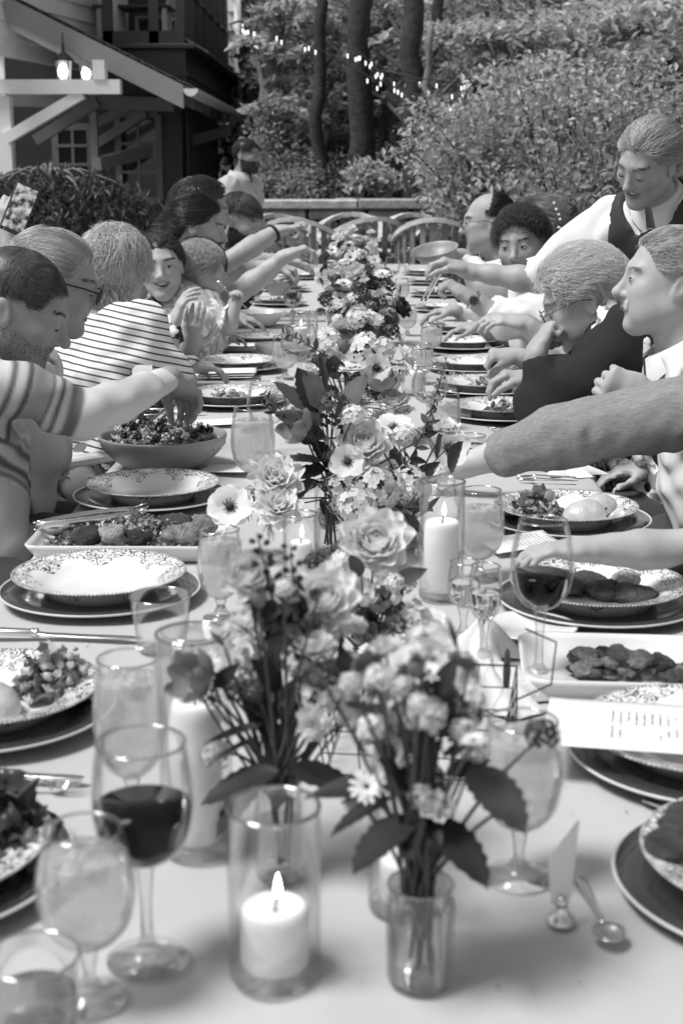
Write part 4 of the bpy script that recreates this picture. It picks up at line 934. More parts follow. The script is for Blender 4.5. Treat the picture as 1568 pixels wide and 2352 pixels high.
# ---- wooden salad bowl, left
pb_ = on_table(376, 1075); bo = empty('wooden_bowl', pb_, 'large pale wooden salad bowl full of greens and berries', 'bowl')
br_ = rad_px(pb_, 300)
M_wbowl = mat('bowl_wood', .26, .45, .35, 7, .2, 30)
pf = smooth_prof([(0, 0), (br_ * .5, 0), (br_ * .72, .02), (br_ * .92, .05), (br_, .084), (br_ - .004, .0865), (br_ - .010, .083), (br_ * .86, .05), (br_ * .6, .022), (0, .014)], 44); pf[0] = (0, 0); pf[-1] = (0, .014)
MB().lathe(pf, 56).build('shell', M_wbowl, bo, True)
food_pile('tossed_salad', pb_ + np.array([0, 0, .054]), br_ * .88, .04, 1100, .022, MIX, 'tossed salad of greens, nuts and cheese in the wooden bowl', 'salad')
for k in range(34):
    a = rng.uniform(0, 6.28); r_ = math.sqrt(rng.uniform(0, 1)) * br_ * .75
    g = MB()
    for q in range(14): u = unit(rng.normal(0, 1, 3)); g.add(np.array([(0, 0, 1), (.8, 0, 0), (0, .8, 0), (-.8, 0, 0), (0, -.8, 0), (0, 0, -1)]) * .0042 + u * .0075, [[0, 1, 2], [0, 2, 3], [0, 3, 4], [0, 4, 1], [5, 2, 1], [5, 3, 2], [5, 4, 3], [5, 1, 4]])
    dark = k % 3 != 0
    o = g.build('blackberry' if dark else 'cheese_crumb', mat('berry', .012, .25) if dark else mat('cheese', .75, .6), None, True)
    o.location = pb_ + np.array([math.cos(a) * r_, math.sin(a) * r_, .073 + .032 * (1 - (r_ / br_) ** 2)]); tag(o, 'blackberry on top of the tossed salad' if dark else 'white cheese crumb on top of the tossed salad', 'berry' if dark else 'cheese', 'berries on the tossed salad' if dark else 'cheese crumbs on the tossed salad')
# white bowls further off
def bowl(x, y, wpx, h, label, m=M_porc, name='serving_bowl'):
    p = on_table(x, y); r_ = rad_px(p, wpx); o = empty(name, p, label, 'bowl')
    pf = smooth_prof([(0, 0), (r_ * .5, 0), (r_ * .6, .012), (r_ * .9, h * .7), (r_, h), (r_ - .004, h + .001), (r_ * .86, h * .68), (r_ * .5, .016), (0, .012)], 40); pf[0] = (0, 0); pf[-1] = (0, .012)
    MB().lathe(pf, 48).build('shell', m, o, True); return p
bowl(598, 748, 122, .07, 'white porcelain serving bowl in front of the toddler\'s fork')
q = bowl(640, 680, 70, .09, 'small wooden bowl of salad past the raised forearm', M_wbowl, 'wooden_bowl'); food_pile('salad', q + np.array([0, 0, .06]), .055, .03, 70, .024, DARK, 'dark salad in the small far wooden bowl', 'salad')
bowl(618, 815, 70, .045, 'small white dish beside the folded menus', M_porc, 'side_dish')
bowl(1050, 762, 70, .05, 'white dish beside the dark cake', M_porc, 'side_dish')
# ---- white rectangular dish of roasted vegetables, right
pv = on_table(1455, 1560); dv = empty('vegetable_dish', pv, 'white square porcelain dish of roasted brussels sprouts', 'dish', None, R(-4))
tray(.30, .20, .030, .006, .035).build('dish', M_porc, dv, True)
for k in range(64):
    t_ = rng.uniform(0, 1); dx_ = -.075 + .20 * t_; dy_ = -.045 + rng.uniform(0, .07) * (1 - .5 * t_) + (.02 if t_ < .3 else 0)
    tag(chunk(pv + np.array([dx_, dy_, .007 + rng.uniform(0, .020 if t_ < .55 else .008)]), rng.uniform(.010, .018), rng.choice([.025, .07, .14, .24]), name='roasted_sprout', flat=.9), 'browned brussels sprout in the square dish', 'vegetable', 'sprouts in the square dish')
# white napkin / dish under wine glass
nb_ = on_table(1215, 1455); o = empty('side_plate', nb_, 'plain white side plate behind the red wine glass stem', 'plate'); MB().lathe(smooth_prof([(0, 0), (.05, 0), (.062, .008), (.078, .014), (.0775, .0155), (.06, .0105), (0, .006)], 20), 40).build('dish', M_porc, o, True)
def napkin(p, s, label, hgt=.09, seed=1, pts=11):
    """crumpled cloth napkin standing in a soft cone"""
    n, m = 40, 9; V_ = []
    for j in range(m):
        t = j / (m - 1); rr = s * (1 - t) ** .8 + .003
        for i in range(n):
            a = 2 * math.pi * i / n; q = 1 + .22 * math.sin(a * 5 + t * 2 + seed) * (1 - t) + .12 * math.sin(a * 9 + seed * 2); V_.append((math.cos(a) * rr * q, math.sin(a) * rr * q * .8, hgt * t * (1 + .15 * math.sin(a * 3 + seed))))
    f = [[j * n + i, j * n + (i + 1) % n, (j + 1) * n + (i + 1) % n, (j + 1) * n + i] for j in range(m - 1) for i in range(n)]
    o = link('napkin', meshdata('napkin', V_, f, M_linen), None, p); return tag(o, label, 'napkin')
M_linen = mat('napkin_linen', .74, .9, .04, 8, .3, 300)
napkin(on_table(1125, 1600), .085, 'white cloth napkin bunched up beside the wire basket', .045, 1)
napkin(on_table(1110, 1500), .05, 'white cloth napkin crumpled behind the champagne flutes', .05, 3)
napkin(np.array([XR - .01, 2.75, TT]), .055, 'white napkin crumpled at the table edge by the pear plate', .035, 5)
napkin(np.array([XR - .03, 3.2, TT]), .06, 'white napkin lying at the table edge under the grey sleeve', .025, 8)

# ================================================================== glasses and candles
def ztop(base, x, y): return at(x, y, base[1])[2] - TT
def H(x, y, w_, rimy, cw, cy, label):
    b = on_table(x, y); h = ztop(b, x, rimy); r_ = rad_px(b, w_); cr = rad_px(b, cw); hurricane(b, r_, h, cr, max(.04, ztop(b, x, cy) - .0085), label)
H(632, 2238, 213, 1852, 158, 2072, 'glass cylinder standing in front of the dark leaves')
H(455, 1950, 168, 1455, 118, 1600, 'glass cylinder behind the red wine glass and dark tulip')
H(930, 2085, 172, 1780, 120, 1960, 'glass cylinder hidden behind the fluted bud vase')
H(1012, 1370, 104, 1105, 82, 1190, 'tall glass cylinder below the hand of the grey sleeve')
H(690, 1330, 80, 1180, 56, 1240, 'glass cylinder between the dark flower spike and stem vase')
H(865, 1060, 84, 935, 60, 1000, 'glass cylinder behind the pale anemone')
H(950, 905, 55, 800, 42, 850, 'glass cylinder among the far water glasses')
H(690, 800, 46, 715, 34, 750, 'glass cylinder behind the leafy twig')
def G(x, y, footw, bowlw, rimw, rimy, stemfrac, label, liquid=None, fill=.75, name='water_goblet', group='stemmed water goblets', foam=True):
    b = on_table(x, y); h = ztop(b, x, rimy); k = ppm(b)
    kk = ppm(b + np.array([0, 0, h * .65]))
    return goblet(b, footw / 2 / k, h * stemfrac, bowlw / 2 / kk, rimw / 2 / ppm(b + np.array([0, 0, h])), h, label, group, fill, liquid, name, foam=foam)
G(208, 2296, 170, 232, 175, 1905, .30, 'frosty goblet of iced drink nearest the half-full tumbler', fill=.78)
G(1190, 2015, 160, 195, 160, 1655, .30, 'goblet of iced drink beside the place card and leaf', fill=.86)
G(308, 1925, 110, 172, 140, 1512, .33, 'tall goblet of iced drink rising behind the red wine glass', fill=.84)
G(508, 1420, 84, 108, 90, 1216, .2, 'goblet of iced drink at the end of the tongs platter', fill=.85)
G(1100, 1330, 84, 112, 92, 1125, .2, 'frosted goblet beside the tall candle cylinder', fill=.75)
G(582, 1128, 80, 104, 84, 936, .2, 'frosted goblet beside the wooden salad bowl', fill=.8)
G(1020, 1050, 58, 74, 62, 902, .2, 'frosted goblet in front of the cardigan elbow\'s plate', fill=.8)
G(655, 868, 46, 62, 54, 772, .2, 'frosted goblet beside the folded menus', fill=.8)
G(990, 815, 44, 52, 46, 742, .2, 'frosted goblet in front of the fists', fill=.8)
G(968, 880, 44, 54, 46, 790, .2, 'frosted goblet next to the far candle cylinder', fill=.8)
G(935, 770, 34, 44, 36, 700, .2, 'frosted goblet beside the dark twig', fill=.8)
G(922, 700, 30, 36, 30, 640, .2, 'frosted goblet beyond the dark twig', fill=.8)
G(672, 720, 34, 44, 38, 655, .2, 'frosted goblet by the white serving bowl', fill=.7, liquid=M_water)
# wine glasses
def wine(x, y, footw, bowlw, rimw, rimy, sf, fill, label, liquid): return G(x, y, footw, bowlw, rimw, rimy, sf, label, liquid, fill, 'wine_glass', 'stemmed wine glasses', False)
wine(340, 2205, 190, 236, 205, 1705, .44, .50, 'large glass of red wine beside the near candle', M_wine)
wine(1236, 1553, 104, 148, 110, 1195, .42, .42, 'glass of red wine beside the square vegetable dish', M_wine)
wine(688, 890, 52, 88, 66, 745, .40, .35, 'stemmed glass of pale wine under the leafy twig', M_white_wine)
wine(1063, 1470, 80, 78, 64, 1290, .40, .6, 'clear flute glass beside another flute and the bunched napkin', M_water)
wine(1110, 1520, 80, 80, 66, 1300, .42, .55, 'clear flute glass in front of another flute', M_water)
wine(615, 1040, 60, 96, 76, 880, .40, 0, 'empty wine glass behind the frosted goblet and dark leaves', None)
wine(985, 985, 56, 84, 64, 845, .40, .3, 'clear wine glass beside the purple spike', M_water)
wine(700, 830, 44, 62, 50, 715, .4, 0, 'empty wine glass behind the pale wine', None)
wine(900, 665, 26, 36, 28, 590, .4, .3, 'clear wine glass at the far flowers', M_water)
wine(930, 640, 24, 32, 26, 575, .4, 0, 'empty wine glass near the end of the table', None)
wine(715, 640, 26, 36, 28, 580, .4, 0, 'empty wine glass beside the far arm', None)
# tumblers
def Tm(x, y, w0, w1, rimy, fill, label, liquid=None):
    b = on_table(x, y); h = ztop(b, x, rimy); cylinder_glass(b, rad_px(b, w0), w1 / 2 / ppm(b + np.array([0, 0, h])), h, label, 'tumbler', 'glass', 'straight tumblers', fill, liquid)
Tm(85, 2420, 190, 222, 2195, .62, 'tumbler half full of a dark iced drink beside the near goblet', M_dark_drink)
Tm(372, 1492, 112, 143, 1368, .0, 'empty clear tumbler in front of the empty plate')
Tm(445, 1530, 105, 148, 1450, .0, 'empty tumbler beside the tall goblet')
Tm(1080, 1045, 60, 70, 1000, .55, 'tumbler of water behind the grey sleeve', M_water)
Tm(1048, 885, 30, 36, 855, .5, 'small tumbler beside the far plates', M_water)
# place card in silver stand
ps = on_table(1287, 2122); pcd = empty('place_card_holder', ps, 'silver place card stand holding a folded card beside the spoon', 'place card')
MB().lathe(smooth_prof([(0, 0), (.014, 0), (.0145, .003), (.009, .010), (.006, .018), (.0075, .022), (.004, .027), (0, .028)], 22), 24).build('stand', M_silver, pcd, True)
hc = ztop(ps, 1300, 1900)
cd_ = MB().add([(-.010, -.004, .02), (.010, .010, .02), (.016, .016, hc), (.012, .012, hc * 1.0), (-.014, -.008, hc * .72), (-.0106, -.0034, .02), (.0094, .0106, .02), (.0154, .0166, hc), (.0114, .0126, hc), (-.0146, -.0074, hc * .72)], [[0, 1, 2, 3, 4], [9, 8, 7, 6, 5], [0, 5, 6, 1], [1, 6, 7, 2], [2, 7, 8, 3], [3, 8, 9, 4], [4, 9, 5, 0]]).build('card', M_paper, pcd)
# small glass bell-stopper cruet
cb = on_table(1160, 1665); cr_ = empty('glass_cruet', cb, 'small clear cruet with a dark stopper beside the wire basket', 'cruet'); MB().lathe(smooth_prof([(0, 0), (.018, 0), (.02, .01), (.014, .03), (.006, .04), (.006, .05), (0, .05)], 18), 20).build('bottle', M_glass, cr_, True); MB().lathe([(0, .05), (.004, .05), (.005, .07), (.003, .095), (0, .1)], 10).build('stopper', mat('stopper', .05, .4), cr_, True)
# wire basket in the middle
wbp = tp(905, 1800); wb = empty('wire_basket', (wbp[0] + .03, wbp[1] + .08, TT), 'dark wire grid basket standing among the flowers', 'basket', None, R(-6)); M_wire = mat('wire', .02, .45, metal=.6)
def wire(a, b, r_=.0009): return [np.array(a), (np.array(a) + np.array(b)) / 2, np.array(b)], r_
bwx, bwy, bh_ = .10, .075, .085
for z_ in (.004, .03, .058, bh_):
    k_ = 1 + .12 * z_ / bh_
    c4 = [(-bwx * k_, -bwy * k_, z_), (bwx * k_, -bwy * k_, z_), (bwx * k_, bwy * k_, z_), (-bwx * k_, bwy * k_, z_)]
    for q in range(4): MB().tube(*wire(c4[q], c4[(q + 1) % 4], .0011 if z_ == bh_ else .0008), 6).build('rim_wire' if z_ == bh_ else 'wire', M_wire, wb, True)
for q in range(6):
    x_ = -bwx + 2 * bwx * q / 5
    for sy in (-1, 1): MB().tube(*wire((x_, sy * bwy, .004), (x_ * 1.12, sy * bwy * 1.12, bh_)), 6).build('wire', M_wire, wb, True)
for q in range(1, 4):
    y_ = -bwy + 2 * bwy * q / 4
    for sx in (-1, 1): MB().tube(*wire((sx * bwx, y_, .004), (sx * bwx * 1.12, y_ * 1.12, bh_)), 6).build('wire', M_wire, wb, True)
MB().tube([(bwx * 1.12, -.03, bh_), (bwx * 1.5, -.03, bh_ + .02), (bwx * 1.55, 0, bh_ + .06), (bwx * 1.2, .02, bh_ + .068)], .0012, 6).build('handle', M_wire, wb, True)

# ================================================================== garden chairs
M_teak = mat('teak', .17, .7, .35, 12, .5, 50)
def garden_chair(loc, rz, label, group, wpale=False):
    """curved-back slatted garden armchair: rounded top rail, upright slats"""
    o = empty('garden_chair', loc, label, 'chair', group, rz); n = 15; r_ = .27
    if 'mesh' not in garden_chair.__dict__:
        d = {}
        sm = MB()
        ang = np.linspace(math.pi * -.08, math.pi * 1.08, n)
        arc = np.array([(math.cos(a) * r_, .02 + math.sin(a) * .26, .72 + .16 * max(0, math.sin(a)) ** 1.3) for a in ang]); v = []
        for i, p in enumerate(arc):
            t = unit(np.array([math.cos(ang[i]), math.sin(ang[i]), 0])); v += [p - t * .03 + np.array([0, 0, -.015]), p + t * .03 + np.array([0, 0, -.015]), p + t * .03 + np.array([0, 0, .015]), p - t * .03 + np.array([0, 0, .015])]
        d['top_rail'] = MB().add(v, [[i * 4 + k, i * 4 + (k + 1) % 4, i * 4 + 4 + (k + 1) % 4, i * 4 + 4 + k] for i in range(n - 1) for k in range(4)] + [[3, 2, 1, 0], [4 * n - 4 + k for k in range(4)]]).data('top_rail', mat('teak_pale', .5, .6, .3, 12), False)
        d['seat'] = MB().box((-.25, -.25, .41), (.25, .22, .44), .008).data('seat', M_teak)
        d['apron'] = MB().box((-.24, -.24, .35), (.24, -.215, .41)).data('apron', M_teak)
        d['slats'] = [MB().beam((p[0] * .96, p[1] * .96, .44), (p[0], p[1], p[2] - .014), .034, .014, unit((p[0], p[1] - .02, .001))).data('slat', M_teak) for p in arc[2:-2]]
        d['legs'] = [MB().box((x - .022, y - .022, 0), (x + .022, y + .022, .41), .003).data('leg', M_teak) for x in (-.225, .225) for y in (-.225, .19)]
        d['arms'] = [MB().box((s_ * .27 - .03, -.24, .63), (s_ * .27 + .03, .03, .655), .006).data('armrest', mat('teak_pale', .3), False) for s_ in (-1, 1)]
        d['posts'] = [MB().box((s_ * .27 - .018, -.22, .44), (s_ * .27 + .018, -.185, .63)).data('arm_post', M_teak) for s_ in (-1, 1)]
        garden_chair.mesh = d
    d = garden_chair.mesh
    link('top_rail', d['top_rail'], o); link('seat', d['seat'], o); link('apron', d['apron'], o)
    for nm, key in (('slat', 'slats'), ('leg', 'legs'), ('armrest', 'arms'), ('arm_post', 'posts')):
        for me in d[key]: link(nm, me, o)
    return o
GC = 'empty slatted garden chairs beyond the table'
for (x, Y, rz, l) in ((655, 12.2, 20, 'curved slat garden chair beside the bearded men\'s hands'), (700, 11.7, 165, 'curved slat garden chair with its back towards the guests by the wall'), (800, 12.6, -5, 'curved slat garden chair directly beyond the flowers at the wall'), (835, 11.9, 195, 'curved slat garden chair turned away right beyond the flowers'), (965, 12.5, 10, 'curved slat garden chair beside the bald guest, at the wall'), (1005, 11.6, 172, 'curved slat garden chair turned away beside the bald guest'), (1030, 12.6, -20, 'curved slat garden chair against the wall end shrub')):
    garden_chair((at(x, 540, Y)[0], Y, 0), R(rz), l, GC).scale = (1.25, 1.25, 1.24)
# ---- rollator walker beyond the guests, by the maple
wk = empty('rollator_walker', (at(305, 520, 8.2)[0], 8.2, 0), 'rolling walker with black grips parked beyond the striped guest', 'walker')
M_alu = mat('alu', .5, .3, metal=.8); M_blk = mat('black_rubber', .015, .5)
for s in (-1, 1):
    MB().tube([(s * .24, .2, .06), (s * .23, .1, .5), (s * .22, 0, .93), (s * .22, -.06, .96)], .014, 8).build('frame_tube', M_alu, wk, True)
    MB().tube([(s * .24, -.25, .06), (s * .23, -.1, .4), (s * .225, .06, .66)], .014, 8).build('frame_tube', M_alu, wk, True)
    MB().tube([(s * .22, -.04, .955), (s * .22, -.1, .965), (s * .22, -.18, .95)], [.016, .02, .018], 10).build('grip', M_blk, wk, True)
    MB().tube([(s * .22, -.03, .93), (s * .225, -.09, .9), (s * .23, -.17, .88)], .006, 6).build('brake_lever', M_blk, wk, True)
    for y in (.2, -.25):
        ti = MB(); ti.tube([(math.cos(a) * .085, 0, math.sin(a) * .085) for a in np.linspace(0, 2 * math.pi, 25)], .014, 8, False).build('wheel', M_blk, wk, True, loc=(s * .24, y, .1))
MB().box((-.2, -.15, .5), (.2, .12, .54), .01).build('seat', M_blk, wk); MB().box((-.16, -.14, .28), (.16, .1, .48), .02).build('bag', mat('bag_cloth', .3, .8), wk)

# crumbs on the cloth
cv, cf_ = [], []
for k in range(420):
    p = np.array([rng.uniform(XL + .04, XR - .04), rng.uniform(.9, 6) ** 1.0, TT]); r_ = rng.uniform(.0006, .0022); n_ = len(cv) * 4
    cv.append(p + np.array([(r_, 0, 0), (-r_ * .6, r_ * .8, 0), (-r_ * .6, -r_ * .8, 0), (0, 0, r_)])); cf_ += [[n_, n_ + 1, n_ + 3], [n_ + 1, n_ + 2, n_ + 3], [n_ + 2, n_, n_ + 3]]
cm_ = link('crumbs', meshdata('crumbs', np.concatenate(cv), cf_, mat('crumb', .12, .9))); tag(cm_, 'scattered bread crumbs on the white cloth', 'crumbs', kind='stuff')
# ================================================================== flowers
def frame_to(d, spin=0.0):
    """rotation (3x3, columns) whose z axis is d"""
    d = unit(d); a = np.array([1.0, 0, 0]) if abs(d[0]) < .8 else np.array([0, 1.0, 0]); x = unit(np.cross(a, d)); y = np.cross(d, x)
    c, s = math.cos(spin), math.sin(spin); return np.stack([x * c + y * s, -x * s + y * c, d], 1)
def petal(L, W, a0, a1, cup=.3, ruff=0.0, nu=5, nv=5, tipr=.5, seed=0, r0=.12):
    """sheet growing outwards: rises at angle a0 (rad above the horizontal) bending to a1 at the tip"""
    us = np.linspace(0, 1, nu); ang = a0 + (a1 - a0) * us; dr = np.cos(ang) * L / (nu - 1); dz = np.sin(ang) * L / (nu - 1)
    r = r0 * L + np.concatenate([[0], np.cumsum(dr[:-1])]); z = np.concatenate([[0], np.cumsum(dz[:-1])])
    w_ = W * (np.sin(np.pi * (us * .80 + .12)) ** tipr) ; V_ = []
    for i in range(nu):
        for j in range(nv):
            v = (j / (nv - 1)) * 2 - 1; rf = ruff * L * us[i] * math.sin(v * 7 + seed * 1.7 + us[i] * 3)
            edge = (1 - .10 * v * v * us[i])
            V_.append((r[i] * edge - cup * W * v * v * math.sin(ang[i]) * .5, v * w_[i], z[i] + cup * W * v * v * math.cos(ang[i]) + rf))
    f = [[i * nv + j, (i + 1) * nv + j, (i + 1) * nv + j + 1, i * nv + j + 1] for i in range(nu - 1) for j in range(nv - 1)]
    return np.array(V_), f
def rotz(V_, a): c, s = math.cos(a), math.sin(a); return V_ @ np.array([[c, s, 0], [-s, c, 0], [0, 0, 1]])
def flower_mesh(kind, seed):
    """unit flower (diameter about 1, facing +z); returns list of (vertices, faces, tone)"""
    rs = np.random.default_rng(seed); vs_, fs, ts = [], [], []; n = 0
    def put(V_, f, tone):
        nonlocal n
        vs_.append(V_); fs.extend([[i + n for i in q] for q in f]); n += len(V_); ts.append(np.broadcast_to(tone, (len(V_),)))
    def whorl(k, L, W, a0, a1, cup, ruff, r0, tone, ph, z0=0.0, tipr=.5):
        for i in range(k):
            V_, f = petal(L * rs.uniform(.92, 1.06), W * rs.uniform(.92, 1.08), a0 + rs.normal(0, .06), a1 + rs.normal(0, .10), cup, ruff, seed=rs.uniform(0, 9), r0=r0, tipr=tipr)
            g = np.repeat(np.linspace(-.12, .08, 5), 5)
            put(rotz(V_, ph + 2 * math.pi * i / k + rs.normal(0, .06)) + np.array([0, 0, z0 + .004 * i / k]), f, np.clip(tone + g + rs.normal(0, .05), 0, 1))
    if kind == 'anemone': whorl(5, .46, .24, .5, .0, .15, .03, .08, .75, 0); whorl(5, .46, .25, .35, -.1, .15, .03, .08, .7, .63, -.01)
    elif kind == 'ranunculus':
        for j, (k, L, a0, a1, r0) in enumerate(((4, .20, 1.5, 2.2, .1), (5, .26, 1.3, 2.1, .2), (6, .32, 1.15, 1.95, .25), (7, .38, .95, 1.75, .28), (8, .43, .7, 1.45, .3), (8, .47, .45, 1.0, .3), (8, .50, .2, .5, .28))): whorl(k, L, .11 + .016 * j, a0, a1, .35, .02, r0, .8 - .03 * j, j * .5, -.015 * j)
    elif kind == 'ruffled':
        for j in range(6): whorl(7, .5 - .05 * j, .17, .1 + .22 * j, .35 + .24 * j, .25, .10, .1, .72 + .02 * j, j * .45, .02 * j)
    elif kind == 'tulip': whorl(3, .80, .30, .5, 1.95, .45, .02, .12, .5, 0); whorl(3, .82, .32, .3, 1.85, .45, .02, .12, .55, 1.05, -.02)
    elif kind in ('cluster', 'dome'):
        m_ = 34 if kind == 'cluster' else 46
        for q in range(m_):
            t = (q + .5) / m_; ph = q * 2.39996; th = math.acos(1 - 1.35 * t); d = np.array([math.sin(th) * math.cos(ph), math.sin(th) * math.sin(ph), math.cos(th)])
            Rm = frame_to(d + rs.normal(0, .18, 3), rs.uniform(0, 6)); c = d * (.36 + rs.normal(0, .03)); to = rs.uniform(.35, .85)
            for i in range(5):
                a = 2 * math.pi * i / 5; s_ = .085 if kind == 'dome' else .105
                P_ = np.array([(0, 0, -.02), (.5, -.42, .10), (1.0, -.3, .12), (1.1, 0, .06), (1.0, .3, .12), (.5, .42, .10)]) * s_
                put((rotz(P_, a)) @ Rm.T + c, [[0, 1, 2, 3], [0, 3, 4, 5]], np.array([to * .45, to, to, to, to, to]))
            put((np.array([(0, 0, .3), (.12, 0, .05), (-.06, .1, .05), (-.06, -.1, .05)]) * .08) @ Rm.T + c, [[0, 1, 2], [0, 2, 3], [0, 3, 1]], .15)
    elif kind == 'daisy':
        whorl(14, .44, .065, .25, -.05, .1, .0, .16, .85, 0, tipr=.25)
        whorl(12, .36, .06, .5, .3, .1, .0, .12, .8, .2, .01, tipr=.25)
    elif kind == 'pansy': whorl(5, .45, .26, .3, .0, .1, .04, .05, .35, 0)
    elif kind == 'bud':
        whorl(4, .62, .2, .9, 2.0, .6, .0, .06, .45, 0)
    return np.concatenate(vs_), fs, np.concatenate(ts)
FM = {}
def fmesh(kind, tone, var):
    key = (kind, tone, var)
    if key not in FM:
        V_, f, t = flower_mesh(kind, var * 13 + len(kind)); lo, hi = {'white': (.66, .93), 'pale': (.45, .78), 'mid': (.12, .36), 'dark': (.012, .09), 'blush': (.55, .86)}[tone]
        FM[key] = meshdata('bloom', V_, f, attrmat('petal_' + tone, lo, hi, .3, .55), True, t)
    return FM[key]
CEN = MB().lathe([(.0, .10), (.045, .09), (.075, .05), (.085, 0), (0, -.01)], 12).data('flower_centre', mat('flower_centre', .03, .8, .4, 40), True)
st_ = MB()
for k in range(26):
    a = k * .2417 * 2 * math.pi / 1; r_ = .10 + .035 * (k % 3); st_.tube([(math.cos(a) * .07, math.sin(a) * .07, .02), (math.cos(a) * r_, math.sin(a) * r_, .09)], [.004, .009], 4)
STAM = st_.data('stamens', mat('stamen', .05, .8), True)
def leafdata(kind):
    """unit leaf along +x, length 1"""
    if kind == 'oval': n = 9; prof = [.0, .13, .20, .23, .23, .2, .15, .08, .0]
    elif kind == 'lance': n = 9; prof = [.0, .05, .08, .10, .10, .09, .07, .04, .0]
    elif kind == 'serrate': n = 15; prof = [0, .14, .22, .26, .31, .28, .33, .28, .31, .25, .26, .18, .17, .08, 0]
    V_ = []
    for i, p in enumerate(prof):
        x = i / (n - 1); z = -.18 * x * x; V_ += [(x, -p, z + .10 * p), (x, -p * .5, z + .025 * p), (x, 0, z - .02), (x, p * .5, z + .025 * p), (x, p, z + .10 * p)]
    f = [[i * 5 + k, (i + 1) * 5 + k, (i + 1) * 5 + k + 1, i * 5 + k + 1] for i in range(n - 1) for k in range(4)]
    return np.array(V_), f
LEAFM = {}
def leafmesh(kind, tone):
    if (kind, tone) not in LEAFM:
        V_, f = leafdata(kind); v = {'dark': .022, 'mid': .075, 'pale': .2}[tone]; LEAFM[(kind, tone)] = meshdata('leaf', V_, f, leafmat('foliage_' + tone, v, .25, .6, .3, 2.5), True)
    return LEAFM[(kind, tone)]
def eul(Rm): return Matrix([list(map(float, r_)) for r_ in Rm]).to_euler()
M_stem = mat('flower_stem', .06, .5, .3, 20); M_stem_d = mat('twig', .03, .6, .3, 20)
def bloom(o, base, kind, tone, p, dia, face, spin=None, var=None):
    b = link('bloom', fmesh(kind, tone, var if var is not None else random.randint(0, 2)), o, p - base, eul(frame_to(face, spin if spin is not None else random.uniform(0, 6))), dia)
    if kind in ('anemone', 'pansy', 'daisy'):
        link('flower_centre', CEN, b, (0, 0, .02)); 
        if kind == 'anemone': link('stamens', STAM, b, (0, 0, .02))
    return b
def leaf(o, base, kind, tone, p, tip, roll=0.0, wid=1.0):
    d = np.asarray(tip) - np.asarray(p); L = np.linalg.norm(d); x = d / L; up = unit(np.array([0, -.75, 1.0])); y = unit(np.cross(up, x)); z = np.cross(x, y)
    c, s = math.cos(roll), math.sin(roll); y2 = y * c + z * s; z2 = np.cross(x, y2)
    return link('leaf', leafmesh(kind, tone), o, np.asarray(p) - base, eul(np.stack([x, y2, z2], 1)), (L, L * wid * rng.uniform(.78, 1.02), L))
def stem(o, base, a, b, r_=.0018, bow=.02, m=None):
    mid = (np.asarray(a) + np.asarray(b)) / 2 + rng.normal(0, bow, 3) * np.array([1, 1, .3]); return MB().tube(bez(a, mid, b, 8) - base, np.linspace(r_, r_ * .75, 8), 6).build('stem', m or M_stem, o, True)
def twig(o, base, pts, n, L, kind='oval', tone='dark', r_=.0022, pair=True):
    pts = np.asarray(pts, float); s = np.linspace(0, len(pts) - 1, 14); P = np.stack([np.interp(s, np.arange(len(pts)), pts[:, i]) for i in range(3)], -1)
    MB().tube(P - base, np.linspace(r_, r_ * .45, 14), 6).build('stem', M_stem_d, o, True)
    for k in range(n):
        t = .2 + .8 * (k + .5) / n; i = min(12, int(t * 13)); p = P[i] + (P[i + 1] - P[i]) * (t * 13 - i); d = unit(P[i + 1] - P[i])
        for s_ in ((-1, 1) if pair else ((-1) ** k,)):
            side = unit(np.cross(d, (rng.normal(0, .5), -1, rng.normal(0, .5)))) * s_; q = p + (side * .8 + d * .55 + rng.normal(0, .15, 3)) * L * rng.uniform(.75, 1.15) * (1.1 - .4 * t)
            leaf(o, base, kind, tone, p, q, rng.uniform(-.8, .8))
def spike(o, base, a, b, n, r_, tone, size):
    """flower spike: buds and little florets up a stalk"""
    a, b = np.asarray(a), np.asarray(b); MB().tube(np.array([a, (a + b) / 2, b]) - base, [.002, .0017, .001], 6).build('stem', M_stem, o, True)
    for k in range(n):
        t = k / n; ph = k * 2.4; d = unit(b - a); F3 = frame_to(d, ph); out = F3[:, 0]
        p = a + (b - a) * t + out * r_ * (1 - .75 * t); bloom(o, base, 'bud' if (t > .6 or k % 4 == 0) else 'pansy', tone, p, size * (1.35 - .85 * t), out + d * .5)
def vase(base, r_, h, label, water=.6, fluted=False, neck=1.0, name='bud_vase'):
    o = empty(name, base, label, 'vase', 'clear glass flower vases'); n = 48
    if fluted:
        prof = shell([(0, 0), (r_ * .9, 0), (r_, .006), (r_, h * .8), (r_ * .96, h * .88), (r_ * neck, h)], .003); V_ = []
        for (rr, z) in prof:
            for k in range(n): a = 2 * math.pi * k / n; q = rr * (1 + (.035 * (k % 2) if .01 < z < h * .86 and rr > r_ * .5 else 0)); V_.append((math.cos(a) * q, math.sin(a) * q, z))
        m_ = len(prof); f = [[i * n + k, i * n + (k + 1) % n, (i + 1) * n + (k + 1) % n, (i + 1) * n + k] for i in range(m_ - 1) for k in range(n)]
        MB().add(V_, f).build('wall', glassmat('fluted_glass', .95, .05, .55, .3), o, False)
    else: MB().lathe(shell([(0, 0), (r_ * .92, 0), (r_, .005), (r_, h * .6), (r_ * (1 + neck) / 2, h * .8), (r_ * neck, h)], .0022), n).build('wall', M_glass, o, True)
    MB().tube([(math.cos(a) * r_ * neck, math.sin(a) * r_ * neck, h) for a in np.linspace(0, 2 * math.pi, 33)], .0012, 6, False).build('rim', glassmat('glass_rim', .92, .22, .75, .5), o, True)
    if water: MB().lathe([(0, .004), (r_ * .88, .004), (r_ - .004, .012), (r_ - .004, h * water), (0, h * water)], 32).build('water', clear_water, o, True)
    return o
